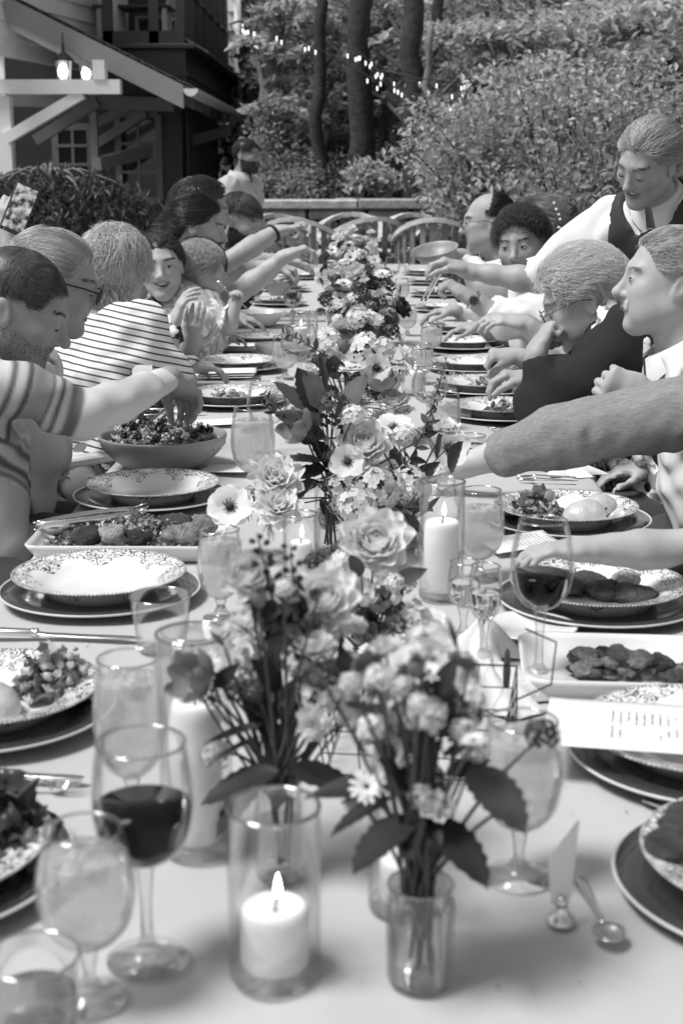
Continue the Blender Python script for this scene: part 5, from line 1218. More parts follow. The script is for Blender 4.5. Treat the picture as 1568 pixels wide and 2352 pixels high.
clear_water = glassmat('vase_water', .90, .02, .3, .2)
CAMV = lambda p: unit(CAM - np.asarray(p))
def bouquet(x, y, r_px, hpx, label, vlabel, blooms=(), leaves=(), twigs=(), spikes=(), fluted=False, neck=1.0, vname='bud_vase', fill=15):
    """blooms: (kind, tone, px, py, diameter px, dy [m nearer -], face) placed by photograph position at the vase's distance"""
    b = on_table(x, y); h = ztop(b, x, hpx); r_ = rad_px(b, r_px); vase(b, r_, h, vlabel, fluted=fluted, neck=neck, name=vname)
    o = empty('bouquet', b + np.array([0, 0, .006]), label, 'flowers'); base = np.array(o.location); mouth = b + np.array([0, 0, h])
    blooms = list(blooms); leaves = list(leaves); n0 = len(blooms) if fill else 99; n_b = 0
    if fill:
        bx, by = np.array([q[2] for q in blooms]), np.array([q[3] for q in blooms]); md = np.median([q[4] for q in blooms])
        for q in range(fill):
            i_ = rng.integers(len(bx)); k2, t2 = [('cluster', 'white'), ('cluster', 'blush'), ('daisy', 'white'), ('cluster', 'pale'), ('ruffled', 'white'), ('dome', 'dark'), ('bud', 'mid'), ('cluster', 'white'), ('ranunculus', 'blush')][rng.integers(9)]
            blooms.append((k2, t2, bx[i_] + rng.normal(0, md * .72), by[i_] + abs(rng.normal(0, md * .85)) - md * .15, md * rng.uniform(.45, .85), rng.normal(0, .04), ['cam', 'out', 'up'][rng.integers(3)]))
            x0, y0 = bx[i_] + rng.normal(0, md * .4), by[i_] + md * rng.uniform(.1, .9); an = rng.uniform(-2.6, -.5); L0 = md * rng.uniform(.5, .95)
            if q % 2: continue
            leaves.append((['serrate', 'oval', 'lance'][rng.integers(3)], ['mid', 'dark', 'mid'][rng.integers(3)], x0, y0, x0 + math.cos(an) * L0, y0 + math.sin(an) * L0, 0, rng.normal(0, .03), rng.uniform(-.7, .7)))
    for (kind, tone, px_, py_, dpx, dy, face) in blooms:
        p = at(px_, py_, b[1] + dy); dia = dpx / ppm(p) * (1.22 if kind != 'tulip' else 1.05)
        fc = {'cam': CAMV(p) * .75 + np.array([0, 0, .5]), 'up': np.array([0, -.25, 1.0]), 'left': np.array([-.9, -.4, .35]), 'right': np.array([.9, -.4, .35]), 'out': unit(p - mouth + np.array([0, -.06, .02])), 'down': np.array([0.1, -.8, -.4]), 'front': CAMV(p)}[face] + rng.normal(0, .10, 3)
        fc = unit(fc)
        bloom(o, base, kind, tone, p, dia, fc)
        foot = b + np.array([rng.normal(0, r_ * .35), rng.normal(0, r_ * .35), .014]); mth = mouth + np.array([rng.normal(0, r_ * .3 * neck), rng.normal(0, r_ * .3 * neck), -.004])
        end = p - fc * dia * .06
        n_b += 1; keep_ = n_b <= min(n0, 6)
        pts = np.concatenate([bez(foot, (foot + mth) / 2, mth, 4)[:-1] if keep_ else np.array([mth - np.array([0, 0, .012])]), bez(mth, mth * .45 + end * .55 + np.array([0, 0, .025]), end, 8)])
        MB().tube(pts - base, np.linspace(.0022, .0014, len(pts)), 6).build('stem', M_stem, o, True)
        if kind in ('tulip', 'ranunculus', 'anemone') and dpx > 50:
            for k in range(2):
                q = pts[-4] + (pts[-3] - pts[-4]) * rng.uniform(0, 1); leaf(o, base, 'lance', 'mid', q, q + unit(rng.normal(0, 1, 3) + np.array([0, 0, .6])) * dia * .7, rng.uniform(-1, 1))
    for (kind, tone, x0, y0, x1, y1, dy0, dy1, roll) in leaves:
        p, q = at(x0, y0, b[1] + dy0), at(x1, y1, b[1] + dy1); leaf(o, base, kind, tone, p, q, roll)
        stem(o, base, mouth + np.array([0, 0, -.03]), p, .0016, .006, M_stem_d)
    for (pts, n_, L_, kind, tone, dy) in twigs:
        P_ = [mouth + np.array([0, 0, -.02])] + [at(px_, py_, b[1] + dy) for px_, py_ in pts]; twig(o, base, P_, n_, L_ / ppm(b), kind, tone)
    for (x0, y0, x1, y1, n_, rp, tone, sp, dy) in spikes:
        a_, b2 = at(x0, y0, b[1] + dy), at(x1, y1, b[1] + dy); spike(o, base, a_, b2, n_, rp / ppm(b), tone, sp / ppm(b)); stem(o, base, mouth + np.array([0, 0, -.02]), a_, .002, .008)
    return o
# --- nearest: fluted bud vase
bouquet(963, 2255, 152, 2030, 'loose bunch with big dark serrated leaves, anemones and dark dome flower', 'fluted clear bud vase with dark stems in front', fluted=True, neck=.97, fill=24,
    blooms=[('cluster', 'blush', 900, 1640, 130, .04, 'cam'), ('cluster', 'white', 1060, 1620, 120, .04, 'cam'), ('ruffled', 'white', 1010, 1530, 110, .07, 'cam'), ('cluster', 'pale', 860, 1650, 110, .05, 'cam'), ('anemone', 'white', 930, 1545, 105, .05, 'cam'), ('dome', 'dark', 1000, 1655, 195, .03, 'cam'), ('cluster', 'pale', 1030, 1560, 150, .06, 'cam'), ('cluster', 'blush', 990, 1480, 110, .10, 'cam'), ('tulip', 'mid', 862, 1560, 105, .06, 'cam'), ('anemone', 'white', 905, 1738, 115, .03, 'left'), ('dome', 'dark', 965, 1790, 110, .02, 'up'), ('anemone', 'white', 955, 1700, 70, .05, 'front')],
    leaves=[('serrate', 'dark', 950, 1870, 805, 1972, .0, -.06, .5), ('serrate', 'dark', 985, 1875, 1130, 2010, .0, -.06, -.4), ('serrate', 'dark', 900, 1830, 750, 1895, .02, .0, .7), ('serrate', 'mid', 1080, 1760, 1215, 1890, .02, -.03, -.3), ('oval', 'dark', 930, 1800, 700, 1800, .04, .03, .4), ('oval', 'dark', 1020, 1780, 1130, 1740, .02, .03, .2), ('serrate', 'dark', 960, 1850, 930, 1960, .0, -.05, .9), ('oval', 'dark', 975, 1860, 1010, 1930, .0, -.04, .1), ('oval', 'mid', 870, 1690, 835, 1640, .05, .03, .3)])
bouquet(640, 2010, 110, 1790, 'tall bunch with drooping dark tulip, dark snapdragon spikes and pale ranunculus', 'clear bud vase hidden behind the near candle cylinder', fill=24,
    blooms=[('cluster', 'blush', 800, 1560, 130, .02, 'cam'), ('cluster', 'white', 640, 1440, 100, .04, 'cam'), ('ruffled', 'blush', 690, 1430, 110, .05, 'cam'), ('cluster', 'pale', 570, 1500, 100, .03, 'cam'), ('tulip', 'mid', 478, 1560, 120, 0, 'left'), ('ranunculus', 'blush', 566, 1325, 92, .02, 'cam'), ('ruffled', 'white', 600, 1400, 90, .05, 'cam'), ('ranunculus', 'white', 745, 1375, 118, .04, 'cam'), ('ruffled', 'blush', 735, 1440, 120, .03, 'cam'), ('cluster', 'pale', 752, 1600, 140, -.02, 'cam'), ('cluster', 'blush', 690, 1515, 90, 0, 'cam'), ('cluster', 'mid', 590, 1560, 90, .02, 'cam'), ('anemone', 'pale', 800, 1445, 85, .06, 'up'), ('cluster', 'white', 565, 1440, 80, .08, 'cam')],
    leaves=[('serrate', 'dark', 640, 1770, 452, 1822, -.02, -.03, .4), ('serrate', 'dark', 600, 1790, 480, 1905, -.02, -.05, .6), ('serrate', 'dark', 660, 1770, 830, 1790, -.03, -.02, -.3), ('lance', 'dark', 620, 1700, 560, 1580, 0, 0, .3), ('lance', 'dark', 640, 1690, 600, 1540, .02, 0, .8), ('lance', 'dark', 670, 1690, 690, 1560, 0, 0, -.4), ('serrate', 'dark', 650, 1650, 560, 1600, 0, 0, .3), ('serrate', 'dark', 640, 1620, 690, 1560, 0, 0, .1), ('lance', 'mid', 610, 1660, 470, 1690, 0, -.02, .2), ('lance', 'mid', 600, 1690, 470, 1740, 0, -.02, .5)],
    spikes=[(660, 1520, 590, 1225, 30, 26, 'dark', 52, .02), (690, 1500, 665, 1245, 24, 22, 'dark', 46, .0), (640, 1480, 520, 1265, 14, 14, 'dark', 36, .03)])
bouquet(860, 1640, 84, 1520, 'bunch topped by one large white ranunculus above closed tulips', 'clear bud vase standing behind the wire basket', fill=18,
    blooms=[('ruffled', 'white', 800, 1380, 110, .06, 'cam'), ('cluster', 'white', 940, 1430, 110, 0, 'cam'), ('ranunculus', 'white', 862, 1248, 125, .06, 'cam'), ('tulip', 'blush', 828, 1385, 72, 0, 'up'), ('tulip', 'mid', 880, 1400, 70, 0, 'up'), ('bud', 'pale', 905, 1390, 46, -.02, 'up'), ('cluster', 'blush', 790, 1300, 80, .08, 'cam'), ('cluster', 'pale', 925, 1330, 76, .05, 'cam'), ('ruffled', 'pale', 850, 1470, 80, 0, 'cam'), ('cluster', 'pale', 915, 1500, 100, -.03, 'cam'), ('anemone', 'blush', 980, 1440, 80, .0, 'cam')],
    leaves=[('oval', 'mid', 900, 1340, 985, 1300, 0, .02, .3), ('lance', 'dark', 870, 1480, 830, 1330, 0, .02, .2), ('lance', 'dark', 880, 1460, 930, 1350, 0, 0, .5), ('oval', 'mid', 860, 1450, 790, 1420, 0, 0, -.2), ('lance', 'mid', 850, 1420, 800, 1330, 0, .02, .2)])
bouquet(758, 1265, 72, 1105, 'big mixed bunch with white anemones, dark dome, pink tulip and broad leaves', 'straight clear vase of stems between the candle cylinders',
    blooms=[('dome', 'dark', 765, 940, 88, .0, 'cam'), ('tulip', 'mid', 705, 985, 84, -.02, 'left'), ('anemone', 'white', 798, 1060, 74, -.05, 'front'), ('ranunculus', 'blush', 838, 1022, 92, -.02, 'cam'), ('ruffled', 'white', 630, 1108, 112, -.06, 'cam'), ('ruffled', 'white', 640, 1172, 98, -.10, 'cam'), ('anemone', 'white', 528, 1165, 92, -.08, 'cam'), ('cluster', 'pale', 870, 1120, 110, -.06, 'cam'), ('cluster', 'blush', 935, 1110, 90, -.04, 'cam'), ('cluster', 'blush', 820, 1165, 96, -.1, 'cam'), ('cluster', 'pale', 790, 1120, 80, -.05, 'cam')],
    leaves=[('serrate', 'mid', 745, 1010, 640, 930, 0, 0, .3), ('serrate', 'mid', 740, 980, 645, 860, 0, .02, .5), ('serrate', 'dark', 735, 950, 690, 840, .02, .03, .1), ('serrate', 'mid', 750, 940, 700, 850, .02, .03, -.3), ('lance', 'dark', 760, 1090, 690, 1030, 0, 0, .2), ('serrate', 'dark', 745, 1080, 655, 1085, -.02, -.03, .2), ('serrate', 'mid', 740, 1060, 640, 1040, -.02, -.02, .5), ('serrate', 'dark', 770, 1080, 720, 1000, 0, 0, .2), ('lance', 'dark', 775, 1070, 800, 960, 0, 0, .5), ('serrate', 'mid', 720, 1100, 660, 1150, -.03, -.05, .4), ('oval', 'dark', 930, 1180, 975, 1225, -.08, -.1, .1), ('serrate', 'mid', 790, 950, 830, 850, .02, .05, -.3), ('lance', 'dark', 750, 900, 740, 800, .02, .05, .4)],
    twigs=[([(900, 1110), (950, 1040), (985, 960)], 7, 44, 'oval', 'dark', -.04), ([(700, 1000), (640, 960), (600, 920)], 5, 34, 'oval', 'dark', 0)],
    spikes=[(975, 1000, 1026, 818, 26, 7, 'mid', 20, -.03), (900, 1200, 960, 1130, 8, 8, 'mid', 22, -.08)])
bouquet(930, 1255, 60, 1150, 'side bunch with one anemone turned to the grey sleeve', 'small clear vase beside the tall candle cylinder',
    blooms=[('anemone', 'white', 1030, 1030, 84, .25, 'front'), ('anemone', 'white', 905, 985, 80, .15, 'up'), ('cluster', 'blush', 880, 1090, 84, .05, 'cam'), ('cluster', 'mid', 930, 1150, 90, 0, 'cam'), ('ruffled', 'pale', 850, 1170, 80, .02, 'cam')],
    leaves=[('oval', 'dark', 930, 1130, 905, 1010, .05, .08, .3), ('oval', 'dark', 940, 1110, 1010, 1060, .05, .05, .6), ('oval', 'dark', 925, 1150, 890, 1060, 0, .05, -.3), ('oval', 'dark', 940, 1180, 985, 1130, 0, 0, .3), ('lance', 'dark', 935, 1140, 960, 1020, .03, .08, .2)])
bouquet(795, 1010, 56, 940, 'bunch with a dark open poppy, pale anemone and dotted pansies', 'clear vase behind the dark dome flower',
    blooms=[('tulip', 'mid', 870, 895, 74, -.05, 'up'), ('anemone', 'white', 815, 852, 72, .0, 'up'), ('anemone', 'white', 866, 845, 64, -.02, 'front'), ('pansy', 'dark', 765, 845, 48, 0, 'front'), ('dome', 'dark', 735, 838, 56, .02, 'cam'), ('cluster', 'white', 838, 808, 92, .06, 'cam'), ('cluster', 'pale', 905, 860, 70, .02, 'cam'), ('dome', 'dark', 815, 930, 46, -.05, 'cam'), ('cluster', 'blush', 880, 805, 64, .05, 'cam'), ('cluster', 'pale', 760, 800, 66, .08, 'cam'), ('ranunculus', 'blush', 900, 925, 60, -.05, 'up')],
    leaves=[('serrate', 'mid', 780, 900, 730, 880, 0, 0, .3), ('lance', 'mid', 790, 910, 810, 860, 0, 0, .3), ('serrate', 'dark', 850, 880, 925, 830, .02, .04, .2), ('lance', 'dark', 780, 930, 700, 900, 0, 0, .3)],
    twigs=[([(745, 815), (690, 780), (645, 760)], 8, 26, 'oval', 'mid', 0), ([(655, 950), (620, 920), (605, 900)], 5, 22, 'oval', 'dark', -.05)])
# further bunches: mixed blooms, each its own
def far_bouquet(x, y, cy, spread, hgt, n, label, vlabel, twigs_=(), dark=.28, sz=34):
    k_ = ['cluster', 'ranunculus', 'daisy', 'anemone', 'ruffled', 'cluster', 'daisy']; bl = []
    for i in range(n):
        t = (i + .5) / n; a = i * 2.39996; rr = math.sqrt(t); px_ = x + math.cos(a) * rr * spread; py_ = cy + math.sin(a) * rr * hgt
        dk = rng.uniform() < dark; bl.append(('dome' if dk and rng.uniform() < .5 else random.choice(k_), 'dark' if dk else random.choice(['white', 'white', 'blush', 'pale', 'white']), px_, py_, sz * rng.uniform(.65, 1.25), rng.normal(0, .06), random.choice(['cam', 'up', 'out', 'out'])))
    lv = [(random.choice(['oval', 'lance', 'serrate']), random.choice(['dark', 'mid', 'mid']), x + rng.normal(0, spread * .4), cy + hgt * rng.uniform(0, .9), x + rng.normal(0, spread * .8), cy + rng.normal(0, hgt * .7), rng.normal(0, .04), rng.normal(0, .05), rng.uniform(-.8, .8)) for _ in range(int(n * .8))]
    lv = [(k, t_, x0, y0, x0 + max(-sz, min(sz, x1 - x0)), y0 + max(-sz, min(sz, y1 - y0)), a_, a_ + .02, r_) for (k, t_, x0, y0, x1, y1, a_, b_, r_) in lv]
    return bouquet(x, y, sz * 1.1, y - (y - cy) * .55, label, vlabel, bl, lv, twigs_, fill=16)
far_bouquet(830, 870, 770, 90, 48, 24, 'pale bunch of daisies and clusters with a leafy twig arching out', 'clear vase under the pale daisies', [([(905, 720), (900, 670), (890, 640)], 9, 20, 'oval', 'dark', 0)], .22, 46)
far_bouquet(835, 790, 700, 92, 44, 26, 'bunch of white daisies with dark blooms behind the arching twig', 'clear vase beyond the arching twig', [([(760, 700), (735, 680)], 5, 14, 'oval', 'mid', 0)], .3, 36)
far_bouquet(825, 735, 655, 84, 40, 24, 'dense bunch of white blooms and dark scabious further down', 'clear vase in the dense far bunch', [], .32, 30)
far_bouquet(812, 690, 620, 78, 36, 24, 'dense pale bunch in front of the farthest flowers', 'clear vase before the farthest flowers', [], .28, 26)
far_bouquet(808, 655, 588, 70, 34, 22, 'small-looking pale bunch near the end of the table', 'clear vase near the end of the table', [], .28, 24)
far_bouquet(812, 625, 556, 58, 32, 20, 'last bunch of pale flowers before the garden chairs', 'clear vase at the end of the table', [], .25, 22)
# ================================================================== people: continuous bodies grown from signed distances
def smin(a, b, k):
    h = np.clip(.5 + .5 * (b - a) / k, 0, 1); return b * (1 - h) + a * h - k * h * (1 - h)
def smax(a, b, k): return -smin(-a, -b, k)
def axis_pts(lo, hi, cs, fine, fs):
    out = [lo]; fine = sorted(fine)
    while out[-1] < hi:
        x = out[-1]; st = fs if any(a - 1e-6 <= x < b for a, b in fine) else cs
        nx_ = [a for a, b in fine if x < a < x + st]
        out.append(nx_[0] + 1e-5 if nx_ else x + st)
    return np.array(out, dtype=np.float32)
class SDF:
    def __init__(s, lo, hi, cs, boxes=(), fs=.004):
        s.ax = [axis_pts(lo[i], hi[i], cs, [(b[0][i], b[1][i]) for b in boxes], fs) for i in range(3)]
        s.S = np.full([len(a) for a in s.ax], .3, dtype=np.float32)
    def box(s, lo, hi):
        sl = tuple(slice(max(0, int(np.searchsorted(a, l)) - 1), int(np.searchsorted(a, h)) + 1) for a, l, h in zip(s.ax, lo, hi))
        return sl, s.ax[0][sl[0]][:, None, None], s.ax[1][sl[1]][None, :, None], s.ax[2][sl[2]][None, None, :]
    def put(s, sl, d, k, op='u'):
        if op == 'u': s.S[sl] = smin(s.S[sl], d, k)
        elif op == 's': s.S[sl] = smax(s.S[sl], -d, k)
    def cap(s, a, b, r0, r1, k=.02, right=None, ratio=1.0, infl=0.0, op='u'):
        a, b = np.asarray(a, float), np.asarray(b, float); r0 += infl; r1 += infl; m = max(r0, r1) * max(1, ratio) + k + .025
        sl, X, Y, Z = s.box(np.minimum(a, b) - m, np.maximum(a, b) + m)
        if 0 in s.S[sl].shape: return
        ab = b - a; L2 = float(ab @ ab) + 1e-12
        px_, py_, pz_ = X - a[0], Y - a[1], Z - a[2]
        t = np.clip((px_ * ab[0] + py_ * ab[1] + pz_ * ab[2]) / L2, 0, 1)
        qx, qy, qz = px_ - t * ab[0], py_ - t * ab[1], pz_ - t * ab[2]; d2 = qx * qx + qy * qy + qz * qz
        if right is not None and ratio != 1:
            w_ = qx * right[0] + qy * right[1] + qz * right[2]; d2 = np.maximum(d2 - w_ * w_ * (1 - 1 / ratio ** 2), 0)
        s.put(sl, (np.sqrt(d2) - (r0 + (r1 - r0) * t)).astype(np.float32), k, op)
    def local(s, c, Rm, sc, ext, fn, k):
        sl, X, Y, Z = s.box(c - ext, c + ext)
        if 0 in s.S[sl].shape: return
        dx, dy, dz = X - c[0], Y - c[1], Z - c[2]
        x, y, z = [((dx * Rm[0, i] + dy * Rm[1, i] + dz * Rm[2, i]) / sc).astype(np.float32) for i in range(3)]
        s.put(sl, fn(x, y, z) * sc, k)
    def noise(s, amp, freq, seed, stretch=(1, 1, 1)):
        r = np.random.default_rng(seed); X, Y, Z = s.ax[0][:, None, None], s.ax[1][None, :, None], s.ax[2][None, None, :]
        m = np.abs(s.S) < .05; idx = np.nonzero(m); P = np.stack([s.ax[i][idx[i]] for i in range(3)], -1) * np.array(stretch); d = np.zeros(len(P))
        wv = np.sin(P @ r.normal(0, freq * .5, (3, 3)))
        for q in range(4):
            kv = unit(r.normal(0, 1, 3)) * freq * (1 + .5 * q); d += np.sin(P @ kv + wv @ r.normal(0, 1.2, 3) + r.uniform(0, 6)) / (1 + .6 * q)
        s.S[m] += (amp * d).astype(np.float32)
    def cut(s, p, n):
        """remove the half space beyond p along n"""
        X, Y, Z = s.ax[0][:, None, None], s.ax[1][None, :, None], s.ax[2][None, None, :]
        s.S = np.maximum(s.S, ((X - p[0]) * n[0] + (Y - p[1]) * n[1] + (Z - p[2]) * n[2]).astype(np.float32))
    def mesh(s):
        S = s.S; ins = S < 0; nx_, ny_, nz_ = S.shape
        c = [ins[i:nx_ - 1 + i, j:ny_ - 1 + j, k:nz_ - 1 + k] for i in (0, 1) for j in (0, 1) for k in (0, 1)]
        any_ = c[0].copy(); all_ = c[0].copy()
        for q in c[1:]: any_ |= q; all_ &= q
        act = any_ & ~all_; I = np.nonzero(act); n = len(I[0])
        if n == 0: return np.zeros((0, 3)), np.zeros((0, 4), int)
        acc = np.zeros((n, 3)); cnt = np.zeros(n)
        off = [(i, j, k) for i in (0, 1) for j in (0, 1) for k in (0, 1)]; val = [S[I[0] + o[0], I[1] + o[1], I[2] + o[2]] for o in off]
        for ai, a in enumerate(off):
            for bi, b in enumerate(off):
                if bi <= ai or sum(abs(a[q] - b[q]) for q in range(3)) != 1: continue
                m = (val[ai] < 0) != (val[bi] < 0); t = np.where(m, val[ai] / (val[ai] - val[bi] + 1e-12), 0)
                for q in range(3): acc[:, q] += np.where(m, a[q] + (b[q] - a[q]) * t, 0)
                cnt += m
        acc /= cnt[:, None]
        V_ = np.stack([np.interp(I[q] + acc[:, q], np.arange(len(s.ax[q])), s.ax[q]) for q in range(3)], -1)
        cid = np.full(act.shape, -1, dtype=np.int32); cid[act] = np.arange(n)
        F = []
        for ax in range(3):
            u, v = (ax + 1) % 3, (ax + 2) % 3
            s0 = [slice(None)] * 3; s1 = [slice(None)] * 3; s0[ax] = slice(0, -1); s1[ax] = slice(1, None)
            for q in (u, v): s0[q] = slice(1, -1); s1[q] = slice(1, -1)
            a_, b_ = ins[tuple(s0)], ins[tuple(s1)]; E = np.nonzero(a_ != b_)
            if not len(E[0]): continue
            e = [E[0].copy(), E[1].copy(), E[2].copy()]
            def cell(du, dv):
                g = [x.copy() for x in e]; g[u] = g[u] + 1 - du; g[v] = g[v] + 1 - dv; return cid[g[0], g[1], g[2]]
            q = np.stack([cell(1, 1), cell(0, 1), cell(0, 0), cell(1, 0)], -1); flip = ~a_[E]; q[flip] = q[flip][:, ::-1]; F.append(q)
        return V_, np.concatenate(F)
def E3(x, y, z, c, r):
    a, b, d = (x - c[0]) / r[0], (y - c[1]) / r[1], (z - c[2]) / r[2]; k0 = np.sqrt(a * a + b * b + d * d); k1 = np.sqrt((a / r[0]) ** 2 + (b / r[1]) ** 2 + (d / r[2]) ** 2) + 1e-6
    return k0 * (k0 - 1) / k1
def C3(x, y, z, a, b, r0, r1):
    ab = np.subtract(b, a); t = np.clip(((x - a[0]) * ab[0] + (y - a[1]) * ab[1] + (z - a[2]) * ab[2]) / (ab @ ab), 0, 1)
    return np.sqrt((x - a[0] - t * ab[0]) ** 2 + (y - a[1] - t * ab[1]) ** 2 + (z - a[2] - t * ab[2]) ** 2) - (r0 + (r1 - r0) * t)
def head_fn(o):
    fem, child, jaw, nose, smile, heavy = o.get('fem', 0), o.get('child', 0), o.get('jaw', 1.0), o.get('nose', 1.0), o.get('smile', 0), o.get('heavy', 0.0)
    def fn(x, y, z):
        x = x * (1 + .06 * fem); X = np.abs(x)                                              # the head is symmetric
        d = E3(x, y, z, (0, -.014, .030), (.076, .097, .088))
        d = smin(d, E3(x, y, z, (0, .022, -.025), (.062 + heavy * .006, .072, .082)), .03)
        d = smin(d, C3(X, y, z, (.044 + heavy * .008, .0, -.052), (.012, .062, -.094 + .012 * child), .026, .022 * jaw), .03)
        d = smin(d, E3(x, y, z, (0, .070, -.096 + .014 * child), (.020 * jaw, .020, .017)), .02)
        d = smin(d, C3(X, y, z, (0, .080, .030), (.036, .074, .029), .0125 - .003 * fem, .010), .02)
        d = smin(d, E3(X, y, z, (.041, .060, -.016), (.022, .022, .020 + .004 * child)), .025)
        if heavy: d = smin(d, E3(X, y, z, (.040, .045, -.06), (.03, .035, .035)), .03)
        d = smax(d, -E3(X, y, z, (.031, .105, .007), (.018, .016, .013)), .016)
        d = smin(d, E3(X, y, z, (.031, .0765, .007), (.015, .0145, .0125)), .006)
        d = smin(d, C3(x, y, z, (0, .084, .016), (0, .100 + .008 * nose, -.022), .0085, .0105 * nose), .012)
        d = smin(d, E3(x, y, z, (0, .100 + .010 * nose, -.025), (.0115 * nose, .0105, .0098)), .008)
        d = smin(d, E3(X, y, z, (.0115 * nose, .094, -.029), (.0078, .010, .0075)), .008)
        d = smax(d, -E3(X, y, z, (.006, .101, -.036), (.0036, .007, .004)), .004)
        w_ = .023 + .008 * smile; cz = .010 * smile * (X / w_) ** 2
        d = smin(d, E3(x, y, z - cz, (0, .0815, -.050), (w_, .0115, .0058)), .006)
        d = smin(d, E3(x, y, z - cz, (0, .0805, -.0635 - .004 * smile), (w_ * .85, .0120, .0068)), .006)
        d = smax(d, -E3(x, y, z - cz, (0, .098, -.0565), (w_ * .95, .012 + .012 * smile, .0014 + .0065 * smile)), .003)
        ex, ey, ez = X, y * .94 + z * .34, z * .94 - y * .34
        d = smin(d, E3(ex, ey, ez, (.0795, -.016, .0), (.0065, .0175, .031)), .007)
        d = smax(d, -E3(ex, ey, ez, (.0875, -.012, .003), (.0055, .0095, .018)), .004)
        return d
    return fn
def hand_prims(sd, w, d, n, pose='relaxed', side=1, s=1.0):
    """w wrist, d towards the fingers, n palm normal; side +1 / -1 puts the thumb"""
    d = unit(d); n = unit(np.asarray(n) - d * np.dot(n, d)); r_ = unit(np.cross(d, n)) * side
    cu = {'relaxed': (.30, .45, .30), 'fist': (1.25, 1.55, 1.0), 'pinch': (.75, .75, .45), 'flat': (.08, .10, .06), 'grip': (.95, 1.05, .75)}[pose]
    sd.cap(w - d * .015 * s, w + d * .03 * s, .024 * s, .021 * s, .015, r_, 1.35)
    sd.cap(w + d * .02 * s, w + d * .076 * s, .0165 * s, .0155 * s, .015, r_, 2.3)
    for i, (o_, L) in enumerate(((.030, .074), (.0105, .084), (-.0095, .078), (-.0285, .062))):
        p = w + (d * (.082 - .004 * abs(i - 1)) + r_ * o_) * s; a = 0.0; dd = d; rad = (.0092, .0085, .0078, .0068) if i < 3 else (.0082, .0075, .0068, .006)
        spread = r_ * o_ * (1.6 if pose in ('flat', 'relaxed') else .2)
        for j, fr in enumerate((.45, .31, .24)):
            a += cu[j] * (1 + .10 * (i - 1)); v = unit(d * math.cos(a) + n * math.sin(a) + spread * math.cos(a)); q = p + v * L * fr * s
            sd.cap(p, q, rad[j] * s, rad[j + 1] * s, .005); p = q
    p = w + (d * .022 + r_ * .026 + n * .006) * s; ta = {'relaxed': (.75, .25), 'fist': (.55, .9), 'pinch': (.45, .7), 'flat': (1.0, .15), 'grip': (.55, .75)}[pose]
    v = unit(d * math.cos(ta[0]) + r_ * math.sin(ta[0]) + n * .25); q = p + v * .045 * s; sd.cap(p, q, .0135 * s, .0105 * s, .008)
    v2 = unit(d * .9 + n * ta[1] + r_ * .25 * math.sin(ta[0])); q2 = q + v2 * .032 * s; sd.cap(q, q2, .0105 * s, .0092 * s, .006); sd.cap(q2, q2 + unit(v2 + n * .3) * .022 * s, .0092 * s, .0075 * s, .006)
def ik(S, W, L1, L2, pole):
    d = W - S; D = np.linalg.norm(d); k = max(1.0, D / (L1 + L2 - .004)); L1 *= k; L2 *= k
    a = (L1 * L1 - L2 * L2 + D * D) / (2 * D); h = math.sqrt(max(0, L1 * L1 - a * a)); u = d / D; p = np.asarray(pole, float); p = unit(p - u * np.dot(p, u)); return S + u * a + p * h
def dirv(yaw, pitch=0.0): return np.array([math.cos(R(yaw)) * math.cos(R(pitch)), math.sin(R(yaw)) * math.cos(R(pitch)), math.sin(R(pitch))])
def head_frame(yaw, pitch, roll):
    f = dirv(yaw, -pitch); r_ = unit(np.cross(f, (0, 0, 1))); u = np.cross(r_, f); c, s = math.cos(R(roll)), math.sin(R(roll)); return np.stack([r_ * c + u * s, f, u * c - r_ * s], 1)
M_eye = mat('eye_white', .36, .15); M_iris = mat('iris', .02, .12); M_lash = mat('lash', .02, .7); M_teeth = mat('teeth', .7, .2)
def skinm(v):
    v *= .98; return mat('skin_%.2f' % v, v, .52, .09, 25, .06, 420, sss=.12, spec=.35)
HAIRLINE = ([-.13, -.075, -.052, -.042, -.036, .008, .022, .04, .05, .066, .082, .1], [-.072, -.068, -.052, -.02, .030, .034, .022, .030, .052, .070, .078, .082])
def hairmat(name, lo, hi): return attrmat('hair_' + name, lo, hi, .0, .38)
